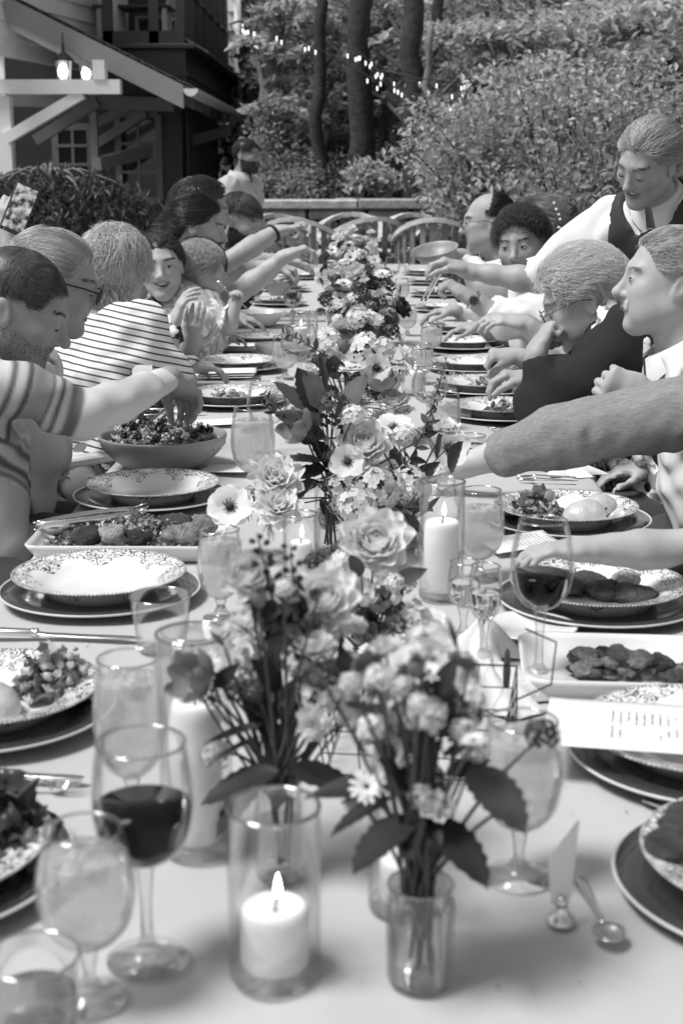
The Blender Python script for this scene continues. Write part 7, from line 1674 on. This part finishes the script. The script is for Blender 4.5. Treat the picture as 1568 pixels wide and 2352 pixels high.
_, I1 = person('man in banded knit jumper reaching across with tongs over the salad bowl', at(40, 712, 2.95), 4, 24, 0, 1.04, pelvis=(-.80, 2.68, .56), byaw=5, o=dict(nose=1.05, arm=.86), skin=.30, sw=.19,
    arms={1: dict(w=wr, e=at(200, 952, 2.84), d=unit(at(432, 905, 3.24) - wr), n=(.2, .1, -1), pose='pinch', thumb=-1), -1: dict(w=(-.74, 2.98, .63), d=(1, .1, -.2), n=(0, 0, -1))},
    clothes=[dict(part='top', name='jumper', mat=J, sleeve=1.93, infl=.010, loose=.002, res=.005, fold=.0045, ff=34, tone=jumper_tone, neck=.03, nr=.075)],
    hair=dict(name='brown', tone=(.02, .13), style='fwd', len=.016, lift=.25, n=4200, grav=.02, vol=.004, mess=.2, width=.0012), beard=dict(name='stub', tone=(.06, .16), len=.004, n=3500, width=.0005), brows=.04, eyes='down', fine=.0036, seed=1, trouser=.03)
tgp = at(425, 905, 3.24); tt = empty('salad_tongs', tgp, 'silver tongs in the jumper man\'s hand lifting salad from the bowl', 'tongs')
for s in (-1, 1):
    e_ = at(318 + 14 * s, 1003, 3.33); MB().tube(bez((0, 0, 0), (at(385, 940 + 8 * s, 3.27) - tgp), e_ - tgp, 10), np.linspace(.004, .003, 10), 6).build('arm', M_silver, tt, True)
    MB().lathe([(0, -.004), (.016, -.001), (.018, .003), (0, .001)], 14).build('scoop', M_silver, tt, True, loc=e_ - tgp)
for k in range(5):
    t_ = k / 4; p_ = at(318 + 60 * t_, 1000 - 55 * t_, 3.32 - .05 * t_) + rng.normal(0, .008, 3)
    if k < 2: food_pile('salad_portion', p_, .025, .02, 26, .026, MIX, ['greens gripped at the tips of the lifted tongs', 'greens falling from the lifted tongs'][k], 'salad')
# ---- woman with dark-rimmed glasses
person('woman with dark-rimmed glasses and smoothed-back blonde hair looking down', at(128, 652, 3.42), 6, 16, 0, 1.0, pelvis=(-.92, 3.35, .54), byaw=5, o=dict(fem=1, jaw=.9, nose=.95), skin=.35, sw=.165, bust=.05,
    arms={1: dict(w=(-.84, 3.2, .62), d=(1, 0, -.2), n=(0, 0, -1), vis=False), -1: dict(w=(-.84, 3.5, .62), d=(1, 0, -.2), n=(0, 0, -1), vis=False)},
    clothes=[dict(part='top', name='cardigan', mat=mat('pale_cardigan', .62, .9, .06, 30, .3, 200), sleeve=1.8, infl=.014, loose=.01, neck=.02, nr=.085, vneck=.14)],
    hair=dict(name='blonde', tone=(.26, .78), style='bun', len=.15, lift=.12, n=3000, grav=.02, vol=.012, mess=.07, lock=.07, width=.0014, seg=10, bun=(0, -.12, .0), bunr=.03), brows=.05, eyes='down', glasses=dict(name='dark', v=.02, t=.0026, h=.021), fine=.004, seed=2, trouser=.08)
# ---- grey-blonde woman in striped shirt, seen from behind
STR = stripes('striped_shirt', .76, .06, .0195, .26, (.22, .12, 1.0), .010)
person('woman with short blonde hair and white shirt with thin dark stripes, back turned', at(268, 622, 4.5), 62, 4, 0, 1.02, pelvis=(-.86, 4.15, .54), byaw=48, o=dict(fem=1), skin=.40, sw=.195, girth=1.12,
    arms={1: dict(w=(-.56, 4.55, .82), d=(.8, .4, -.1), n=(0, 0, -1)), -1: dict(w=(-.78, 4.62, .86), d=(.5, .8, -.1), n=(0, 0, -1), vis=False)},
    clothes=[dict(part='top', name='striped_shirt', mat=STR, sleeve=.72, infl=.018, loose=.014, fold=.008, ff=30, neck=.035, nr=.075)],
    hair=dict(name='ashblonde', tone=(.30, .85), style='crown', len=.085, lift=.5, n=3600, grav=.10, vol=.028, mess=.4, wave=.0036, cfreq=.5, hold=.75, width=.0016, seg=9), brows=0, fine=.0055, seed=3, trouser=.2)
# ---- smiling woman in floral dress
person('smiling dark-haired woman in floral dress with hands raised, facing the table\'s end', at(370, 612, 5.2), -84, 2, -4, 1.0, pelvis=(-.84, 5.25, .54), byaw=-30, o=dict(fem=1, smile=1, jaw=.92), skin=.42, sw=.165, bust=.05,
    arms={1: dict(w=at(398, 745, 4.95), e=at(375, 820, 4.9), d=at(418, 690, 4.95) - at(398, 745, 4.95), n=(1, .3, 0), pose='relaxed', thumb=-1), -1: dict(w=at(435, 800, 5.02), e=at(418, 860, 5.1), d=(.15, 0, 1), n=(.2, 1, 0), pose='flat')},
    clothes=[dict(part='top', name='dress', mat=floral('floral_dress', .02, .85, 26, .5), sleeve=1.0, infl=.014, loose=.016, neck=.03, nr=.07, vneck=.05)],
    hair=dict(name='brunette', tone=(.012, .09), style='back', len=.15, lift=.1, n=2400, grav=.14, vol=.012, mess=.08, width=.0017, seg=9, hl=-.004), brows=.04, fine=.0048, seed=4, trouser=.05)
# ---- toddler
_, I5 = person('curly-haired toddler in pale patterned dress holding a fork to the mouth', at(462, 622, 5.32), 8, 0, 0, .84, pelvis=(-.66, 5.30, .80), byaw=5, o=dict(fem=1, child=1, bs=.56, nose=.8, jaw=.85), skin=.42, sw=.10,
    arms={1: dict(w=at(537, 705, 5.2), e=at(524, 752, 5.2), d=(.25, 0, 1), n=(-.3, -1, 0), pose='grip', hsz=1.05), -1: dict(w=at(520, 770, 5.35), d=(1, 0, -.2), n=(0, 0, -1), hsz=1.0)},
    clothes=[dict(part='top', name='dress', mat=floral('toddler_dress', .48, .86, 34, .5), sleeve=.85, infl=.016, loose=.012, neck=.012, nr=.05, res=.008)],
    hair=dict(name='toddler', tone=(.30, .78), style='crown', len=.06, lift=.6, n=1500, grav=.05, vol=.018, mess=.6, wave=.008, cfreq=1.3, hold=.7, width=.0017, seg=10), brows=0.2, eyes='down', fine=.0045, coarse=.009, seed=5, trouser=None, legs=False)
fk = empty('fork', at(533, 672, 5.19), 'small silver fork in the toddler\'s fist', 'fork'); fk.rotation_euler = eul(np.stack([unit(at(505, 650, 5.2) - at(556, 698, 5.19)), np.array([0, 1.0, 0]), unit(np.cross(unit(at(505, 650, 5.2) - at(556, 698, 5.19)), (0, 1, 0)))], 1)); fk.scale = (.75, 1, 1)
for nm, me, tr in CUT['fork']: link(nm, me, fk)
# ---- dark-haired woman hidden behind the toddler, forearm raised
person('dark-haired woman half hidden by the toddler, bare forearm lifted over her plate', at(462, 618, 5.62), 10, 12, 0, 1.0, pelvis=(-.85, 5.7, .54), byaw=0, o=dict(fem=1), skin=.42, sw=.165, bust=.045,
    arms={1: dict(w=at(655, 588, 5.38), e=at(548, 672, 5.40), d=at(694, 572, 5.4) - at(655, 588, 5.38), n=(.3, 0, -1), pose='pinch', thumb=-1), -1: dict(w=at(632, 612, 5.95), e=at(545, 625, 5.95), d=(1, .1, -.2), n=(0, 0, -1), pose='grip')},
    clothes=[dict(part='top', name='blouse', mat=mat('pale_blouse', .6, .85, .1, 30), sleeve=.6, infl=.012, loose=.01, neck=.02, nr=.08)],
    hair=dict(name='darkbrown', tone=(.01, .06), style='down', len=.26, lift=.12, n=1800, grav=.25, vol=.012, mess=.07, width=.002, seg=9), brows=.03, fine=.006, seed=6, trouser=.1)
# ---- bearded man with knotted hair
_, I7 = person('bearded man with knotted-up hair stretching a bare arm over the table', at(455, 522, 5.85), 2, 12, 0, 1.05, pelvis=(-.88, 5.98, .54), byaw=-2, o=dict(nose=1.05), skin=.40, sw=.20,
    arms={1: dict(w=at(634, 531, 5.8), e=at(560, 578, 5.72), d=at(684, 522, 5.82) - at(634, 531, 5.8), n=(.4, 0, -1), pose='grip', thumb=-1), -1: dict(w=(-.55, 6.2, .82), d=(1, 0, -.2), n=(0, 0, -1), vis=False)},
    clothes=[dict(part='top', name='tee_shirt', mat=mat('dark_tee', .05, .9, .1, 30), sleeve=.62, infl=.014, loose=.014, neck=.035, nr=.07)],
    hair=dict(name='darkbrown', tone=(.012, .08), style='back', len=.14, lift=.2, n=2600, grav=.08, vol=.014, mess=.1, width=.0018, seg=9, bun=(-.03, -.04, .125), bunr=.025), beard=dict(name='dk', tone=(.01, .05), len=.020, n=1600, cap=True), brows=.03, eyes='down', fine=.005, seed=7, trouser=.05)
w7 = I7['A'][1]; d7 = unit(w7['w'] - w7['e']); F7 = frame_to(d7)
wb_ = MB().tube([w7['w'] - d7 * .012 + (F7[:, 0] * math.cos(a) + F7[:, 1] * math.sin(a)) * .032 for a in np.linspace(0, 2 * math.pi, 21)], .007, 8, False).build('wristband', mat('band', .015, .5), None, True); tag(wb_, 'black band round the bearded man\'s wrist', 'wristband')
br1 = chunk(at(690, 527, 5.82), .028, .62, name='bread_roll'); tag(br1, 'pale bread roll held out by the bearded man', 'bread')
# ---- man with swept hair behind him
person('man with voluminous swept dark hair seated behind the knotted-hair man', at(468, 490, 6.35), 5, 6, 0, 1.08, pelvis=(-.95, 6.5, .56), byaw=0, skin=.38, sw=.20,
    clothes=[dict(part='top', name='shirt', mat=mat('dark_floral_shirt', .06, .85, .5, 22), sleeve=.8, infl=.014, loose=.012)],
    hair=dict(name='chestnut', tone=(.02, .12), style='back', len=.13, lift=.45, n=2400, grav=.06, vol=.03, mess=.12, width=.002, seg=8), beard=dict(name='dk', tone=(.01, .05), len=.02, n=800, cap=True), brows=.03, fine=.006, seed=8)
# ---- man with faded sides
person('man with clipped sides and full beard bending over his plate', at(550, 507, 6.9), -18, 20, 0, 1.05, pelvis=(-.86, 7.05, .54), byaw=0, skin=.40, sw=.20,
    arms={1: dict(w=at(650, 598, 6.7), e=at(575, 600, 6.7), d=(1, 0, -.1), n=(0, 0, -1)), -1: None},
    clothes=[dict(part='top', name='tee_shirt', mat=mat('dark_tee', .05, .9), sleeve=.7, infl=.014, loose=.012)],
    hair=dict(name='brown', tone=(.02, .13), style='fwd', len=.045, lift=.5, n=1500, grav=.02, vol=.012, mess=.2, width=.0018, mask=lambda f: f[:, 2] > .045), beard=dict(name='dk', tone=(.01, .05), len=.022, n=1200, cap=True), brows=.03, eyes='down', fine=.006, seed=9)
# ---- standing man beyond
person('standing bearded man in pale collared shirt beyond the table\'s end', at(567, 357, 10.8), -25, 4, 0, 1.0, pelvis=(-.93, 10.85, .95), byaw=-25, skin=.26, sw=.20, stand=True,
    arms={1: dict(w=(-.72, 10.55, .98), d=(.5, 0, -.6), n=(0, 1, 0)), -1: dict(w=(-.72, 11.05, .98), d=(.5, 0, -.6), n=(0, -1, 0))},
    clothes=[dict(part='top', name='shirt', mat=mat('grey_shirt', .46, .85, .1, 20), sleeve=1.9, infl=.016, loose=.014, collar=True)],
    hair=dict(name='black', tone=(.008, .04), style='fwd', len=.03, lift=.5, n=900, grav=.02, vol=.01, width=.003), beard=dict(name='dk', tone=(.01, .05), len=.02, n=800, cap=True), brows=.02, fine=.007, coarse=.014, seed=10)
# ---- right side: bald man with glasses
person('balding man with thin glasses and white shirt seated beside the curly-haired man', at(1121, 513, 6.15), 178, 4, 0, 1.05, pelvis=(.80, 6.3, .54), byaw=180, o=dict(nose=1.05, heavy=.5), skin=.36, sw=.195, girth=1.1,
    arms={-1: dict(w=at(1060, 585, 5.95), e=at(1110, 650, 5.9), d=at(1000, 575, 5.9) - at(1060, 585, 5.95), n=(0, 0, -1), pose='grip'), 1: dict(w=(.40, 6.3, .84), d=(-1, 0, -.1), n=(0, 0, -1))},
    clothes=[dict(part='top', name='shirt', mat=WHITE, sleeve=1.9, infl=.014, loose=.014, collar=True)],
    hair=dict(name='black', tone=(.01, .06), style='back', len=.035, lift=.35, n=1500, grav=.08, vol=.010, width=.0016, mask=lambda f: (f[:, 1] < .0 - .35 * np.clip(f[:, 2] - .05, 0, 1)) | ((f[:, 2] < .055) & (f[:, 1] < .015))), brows=.05, glasses=dict(name='thin', v=.05, t=.0014, h=.016), eyes='open', fine=.0052, seed=11)
ob = empty('wooden_bowl', at(1000, 586, 5.85), 'tilted wooden serving bowl held out in front of the bald man', 'bowl'); ob.rotation_euler = (R(14), R(-10), 0); ob.scale = (.8, .8, .8)
pf = smooth_prof([(0, -.03), (.06, -.03), (.10, .0), (.125, .04), (.121, .042), (.095, .006), (.055, -.022), (0, -.022)], 36); pf[0] = (0, -.03); pf[-1] = (0, -.022); MB().lathe(pf, 40).build('shell', M_wbowl, ob, True)
# ---- curly-haired man
_, I12 = person('curly dark-haired man in white shirt glancing sideways, wristwatch on', at(1197, 566, 5.35), -112, 4, -6, 1.06, pelvis=(.82, 5.45, .54), byaw=175, o=dict(gaze=.002), skin=.34, sw=.20,
    arms={-1: dict(w=at(1070, 678, 5.2), e=at(1155, 735, 5.2), d=at(1036, 655, 5.22) - at(1070, 678, 5.2), n=(0, .2, -1), pose='grip'), 1: dict(w=(.46, 5.6, .84), d=(-1, 0, -.1), n=(0, 0, -1), vis=False)},
    clothes=[dict(part='top', name='shirt', mat=WHITE, sleeve=1.42, infl=.014, loose=.012, collar=True, fold=.006)],
    hair=dict(name='curlydark', tone=(.01, .09), style='up', len=.07, lift=.7, n=2000, grav=.03, vol=.024, mess=.6, wave=.008, cfreq=1.3, hold=.7, hl=.008, width=.0019, seg=11), beard=dict(name='stub', tone=(.06, .16), len=.005, n=2500, width=.0006), brows=.03, fine=.0046, seed=12)
w_ = I12['A'][-1]; dw = unit(w_['w'] - w_['e']); FW = frame_to(dw); wc = w_['w'] - dw * .03
wt = empty('wristwatch', wc, 'steel wristwatch on the curly-haired man\'s wrist', 'watch')
MB().tube([(FW[:, 0] * math.cos(a) + FW[:, 1] * math.sin(a)) * .0325 for a in np.linspace(0, 2 * math.pi, 25)], .006, 8, False).build('strap', M_silver, wt, True)
vw = unit(CAM - wc); vw = unit(vw - dw * (vw @ dw)); MB().tube([vw * .028, vw * .040], .019, 20).build('case', M_silver, wt); MB().tube([vw * .0401, vw * .0405], .015, 20).build('dial', mat('dial', .05, .2), wt)
# ---- woman with pinned-up hair and pearls
_, I13 = person('woman with swept-up streaked hair and hanging pearls behind the curly-haired man', at(1246, 522, 6.1), 150, 5, 0, 1.05, pelvis=(.92, 6.15, .54), byaw=175, o=dict(fem=1), skin=.36, sw=.165,
    clothes=[dict(part='top', name='dress', mat=mat('dark_dress', .03, .85), sleeve=.5, infl=.012)],
    hair=dict(name='streaked', tone=(.05, .42), style='back', len=.15, lift=.12, n=2400, grav=.05, vol=.016, mess=.07, width=.0017, seg=9, bun=(0, -.11, .05), bunr=.035), brows=.04, fine=.006, seed=13)
for k, (x, y) in enumerate(((1272, 466), (1277, 480), (1283, 492), (1286, 503), (1283, 522), (1289, 525), (1280, 540), (1283, 545))):
    pe = MB().lathe([(0, -.006), (.004, -.0045), (.006, 0), (.004, .0045), (0, .006)], 10).build('pearl', mat('pearl', .8, .15), None, True, loc=at(x, y, 5.9)); tag(pe, 'white pearl hanging in the streaked hair', 'pearl', 'pearls in the streaked hair')
# ---- server leaning in
_, I14 = person('standing server in white shirt and dark apron leaning in with serving tongs', at(1486, 374, 4.05), -138, 28, 13, .94, pelvis=(1.02, 4.35, .98), byaw=-125, o=dict(fem=1, smile=.8, arm=.85), skin=.36, sw=.18, stand=True, bust=.05,
    arms={1: dict(w=at(1072, 622, 4.45), e=at(1238, 645, 4.40), d=at(1020, 600, 4.45) - at(1072, 622, 4.45), n=(0, 0, -1), pose='pinch'), -1: dict(w=(1.15, 3.95, 1.0), d=(-.6, -.2, -.4), n=(0, 0, -1), vis=False)},
    clothes=[dict(part='top', name='shirt', mat=WHITE, sleeve=.97, infl=.014, loose=.026, collar=True, fold=.006, ff=24), dict(part='top', name='apron', mat=mat('dark_apron', .03, .8, .1, 20), sleeve=0, infl=.030, neck=.0, nr=.08, fold=.003, bib=.13)],
    hair=dict(name='lightbrown', tone=(.16, .72), style='back', len=.14, lift=.10, n=2200, grav=.06, vol=.014, mess=.14, width=.0015, seg=9, fly=.02, lock=.08, bun=(0, -.12, .02), bunr=.03), brows=.08, eyes='down', fine=.0042, seed=14, trouser=.03)
ts = at(1030, 598, 4.45); tt2 = empty('serving_tongs', ts, 'pale serving tongs held by the server above the far glasses', 'tongs')
for s in (-1, 1): MB().tube(bez((0, 0, 0), at(1000, 640 + 6 * s, 4.5) - ts, at(972 + 5 * s, 690, 4.55) - ts, 8), np.linspace(.005, .004, 8), 6).build('arm', M_silver, tt2, True)
# ---- grey-haired woman in black cardigan
_, I15 = person('white-haired woman in black cardigan and glasses resting her fist at her mouth', at(1336, 692, 3.68), 176, 25, 0, 1.0, pelvis=(.86, 3.60, .54), byaw=180, o=dict(fem=1, jaw=.95, heavy=.3), skin=.36, sw=.175, girth=1.08, bust=.055, neckbase=at(1398, 752, 3.72),
    arms={-1: dict(w=at(1232, 806, 3.55), e=at(1245, 945, 3.52), d=unit(at(1258, 752, 3.60) - at(1232, 806, 3.55)), n=(1, .3, -.3), pose='fist', tside=1), 1: dict(w=at(1222, 872, 3.86), e=at(1300, 930, 3.95), d=at(1165, 862, 3.86) - at(1222, 872, 3.86), n=(0, 0, -1), pose='pinch')},
    clothes=[dict(part='top', name='cardigan', mat=BLACK, sleeve={-1: 1.88, 1: 1.6}, infl=.018, loose=.012, fold=.005, ff=30, neck=.045, nr=.07), dict(part='top', name='scarf', mat=floral('scarf_print', .25, .75, 40, .5), sleeve=0, infl=.024, neck=.02, nr=.072, fold=.010, ff=60, hem=True)],
    hair=dict(name='white', tone=(.5, .95), style='back', len=.055, lift=.5, n=4000, grav=.01, vol=.030, mess=.35, wave=.0034, cfreq=.55, width=.0013, hl=.0, mask=lambda f: (f[:, 2] > .040) | ((f[:, 1] < -.05) & (f[:, 2] > -.04))), brows=.25, eyes='down', glasses=dict(name='steel', v=.10, t=.0015, h=.016), fine=.0036, seed=15, trouser=.05)
cr1 = MB().tube([(0, -.002, 0), (0, .002, 0)], .024, 20).build('cracker', mat('cracker', .2, .8, .3, 60), None, loc=at(1142, 862, 3.86)); tag(cr1, 'round brown cracker held over the pattern plate', 'cracker')
# ---- guest mostly hidden behind her
person('guest in pale striped shirt mostly hidden behind the white-haired woman, gesturing', at(1335, 640, 4.55), 178, 5, 0, 1.0, pelvis=(.88, 4.6, .54), byaw=178, skin=.42, sw=.19,
    arms={-1: dict(w=at(1205, 742, 4.4), e=at(1270, 800, 4.4), d=at(1120, 728, 4.4) - at(1205, 742, 4.4), n=(0, .3, -1), pose='relaxed'), 1: dict(w=at(1185, 818, 4.6), e=at(1260, 850, 4.6), d=at(1140, 815, 4.6) - at(1185, 818, 4.6), n=(0, .4, -1), pose='fist')},
    clothes=[dict(part='top', name='shirt', mat=stripes('pale_stripe', .7, .5, .02, .4, (.2, 1, .2), .01), sleeve={-1: 1.3, 1: .9}, infl=.014, loose=.016, collar=True)],
    hair=dict(name='ashblonde', tone=(.30, .85), style='back', len=.05, lift=.4, n=900, vol=.012, width=.002), brows=.1, fine=.0052, seed=16)
# ---- grey-haired man with moustache
person('grey-haired man with white moustache and open white collar looking along the table', at(1534, 650, 3.27), 178, -2, 0, 1.02, pelvis=(1.0, 3.25, .54), byaw=180, o=dict(nose=1.15, heavy=.9), skin=.40, sw=.205, girth=1.2,
    arms={-1: dict(w=at(1478, 905, 3.02), e=at(1640, 960, 3.0), d=(-1, 0, .35), n=(.3, 1, -.1), pose='fist', tside=1), 1: dict(w=(.72, 3.5, .7), d=(-1, 0, -.1), n=(0, 0, -1), vis=False)},
    clothes=[dict(part='top', name='shirt', mat=WHITE, sleeve=1.3, infl=.018, loose=.018, collar=True, fold=.006)],
    hair=dict(name='grey', tone=(.22, .82), style='back', len=.038, lift=.45, n=3600, grav=.03, vol=.010, mess=.16, width=.0012, seg=7, hl=.012), beard=dict(name='white', tone=(.4, .8), region='mustache', len=.014, n=260), brows=.35, fine=.0036, seed=17)
# ---- reaching grey sleeve from out of the picture
SL = ribbed('ribbed_sleeve', .22, at(1045, 1075, 2.98) - at(1500, 985, 2.9), .2)
person('guest in ribbed grey long sleeve reaching far across towards the tall candle', (1.08, 2.52, 1.27), 175, 10, 0, 1.0, pelvis=(1.05, 2.55, .54), byaw=172, skin=.48, sw=.19, girth=1.05,
    arms={1: dict(w=at(1055, 1072, 2.98), e=at(1350, 985, 2.90), d=at(975, 1098, 3.02) - at(1055, 1072, 2.98), n=(0, -.3, -1), pose='pinch', hsz=.92), -1: dict(w=(.85, 2.3, .62), d=(-1, 0, 0), n=(0, 0, -1), vis=False)},
    clothes=[dict(part='top', name='long_sleeve_top', mat=SL, sleeve=1.76, infl=.014, loose=.018, fold=.0028, ff=44, res=.007)], o=dict(arm=1.0),
    hair=dict(name='brown', tone=(.02, .13), style='back', len=.05, n=500, width=.003), brows=0, fine=.0045, seed=18)
# ---- child's bare arm
person('child in pale printed top reaching a bare arm over the fritter plate', (.84, 2.26, 1.12), 178, 15, 0, .92, pelvis=(.80, 2.32, .60), byaw=180, o=dict(child=1, bs=.78, fem=1, arm=.74), skin=.40, sw=.135,
    arms={-1: dict(w=at(1345, 1262, 2.14), e=at(1520, 1262, 2.16), d=at(1280, 1262, 2.14) - at(1345, 1262, 2.14), n=(0, 0, -1), pose='relaxed', hsz=.95), 1: dict(w=(.66, 2.5, .66), d=(-1, 0, 0), n=(0, 0, -1), vis=False)},
    clothes=[dict(part='top', name='top', mat=floral('child_top', .45, .66, 20, .5), sleeve=.5, infl=.014, loose=.012)],
    hair=dict(name='toddler', tone=(.30, .78), style='down', len=.1, n=500, width=.003), brows=0, fine=.0042, seed=19)
# ---- person filming with a telephone
hp = at(28, 548, 3.95)
person('guest holding up a telephone to film, seen by the raised hand', (-1.42, 4.0, 1.30), -10, 5, 0, 1.0, pelvis=(-1.42, 4.05, .56), byaw=-5, skin=.42, sw=.18, o=dict(fem=1),
    arms={1: dict(w=hp, e=hp + np.array([-.12, .02, -.22]), d=(.05, -.2, 1), n=(.35, .95, 0), pose='grip', thumb=-1), -1: dict(w=(-1.1, 4.1, .7), d=(1, 0, 0), n=(0, 0, -1), vis=False)},
    clothes=[dict(part='top', name='blouse', mat=mat('pale_blouse', .6, .85, .1, 30), sleeve=1.1, infl=.014, loose=.012)],
    hair=dict(name='white', tone=(.5, .95), style='crown', len=.08, n=700, width=.003, vol=.02), brows=0, fine=.0045, seed=20)
tl = empty('telephone', at(46, 478, 3.93), 'dark slim telephone held upright with the scene on its screen', 'telephone'); tl.rotation_euler = (R(-12), R(24), R(14))
MB().box((-.034, -.004, -.072), (.034, .004, .072), .004).build('case', mat('phone_case', .03, .3), tl)
def screenmat():
    m = bpy.data.materials.new('lit_screen'); m.use_nodes = True; t = m.node_tree; b = t.nodes['Principled BSDF']; tc = t.nodes.new('ShaderNodeTexCoord'); n = t.nodes.new('ShaderNodeTexNoise'); n.inputs['Scale'].default_value = 60; n.inputs['Detail'].default_value = 5
    r = t.nodes.new('ShaderNodeMapRange'); r.inputs[1].default_value = .4; r.inputs[2].default_value = .65; r.inputs[3].default_value = .01; r.inputs[4].default_value = .35; b.inputs['Base Color'].default_value = (.02, .02, .02, 1); b.inputs['Roughness'].default_value = .1; b.inputs['Emission Strength'].default_value = 1
    t.links.new(tc.outputs['Object'], n.inputs['Vector']); t.links.new(n.outputs[0], r.inputs[0]); t.links.new(r.outputs[0], b.inputs['Emission Color']); return m
MB().box((-.029, -.0046, -.062), (.029, -.0041, .062)).build('screen', screenmat(), tl)
# ---- chairs under the seated guests
for (x, y, rz, l) in ((-1.12, 2.72, -90, 'man in the banded jumper'), (-1.15, 3.38, -90, 'woman with dark-rimmed glasses'), (-.92, 4.12, -45, 'woman in the striped shirt'), (-.9, 5.22, -110, 'smiling woman'), (-.9, 5.78, -90, 'dark-haired woman'), (-1.0, 6.5, -90, 'man with swept hair'), (-.9, 7.1, -90, 'man with clipped sides'), (.86, 6.35, 90, 'balding man'), (.88, 5.48, 90, 'curly-haired man'), (.92, 3.68, 90, 'white-haired woman'), (.93, 4.62, 90, 'guest in pale stripes'), (1.07, 3.1, 90, 'man with the moustache'), (1.14, 2.68, 90, 'guest in the grey sleeve'), (-1.5, 4.05, -90, 'guest with the telephone'), (.92, 2.0, 90, 'child')):
    garden_chair((x, y, 0), R(rz), 'curved slat garden chair under the ' + l, 'chairs the guests sit on')
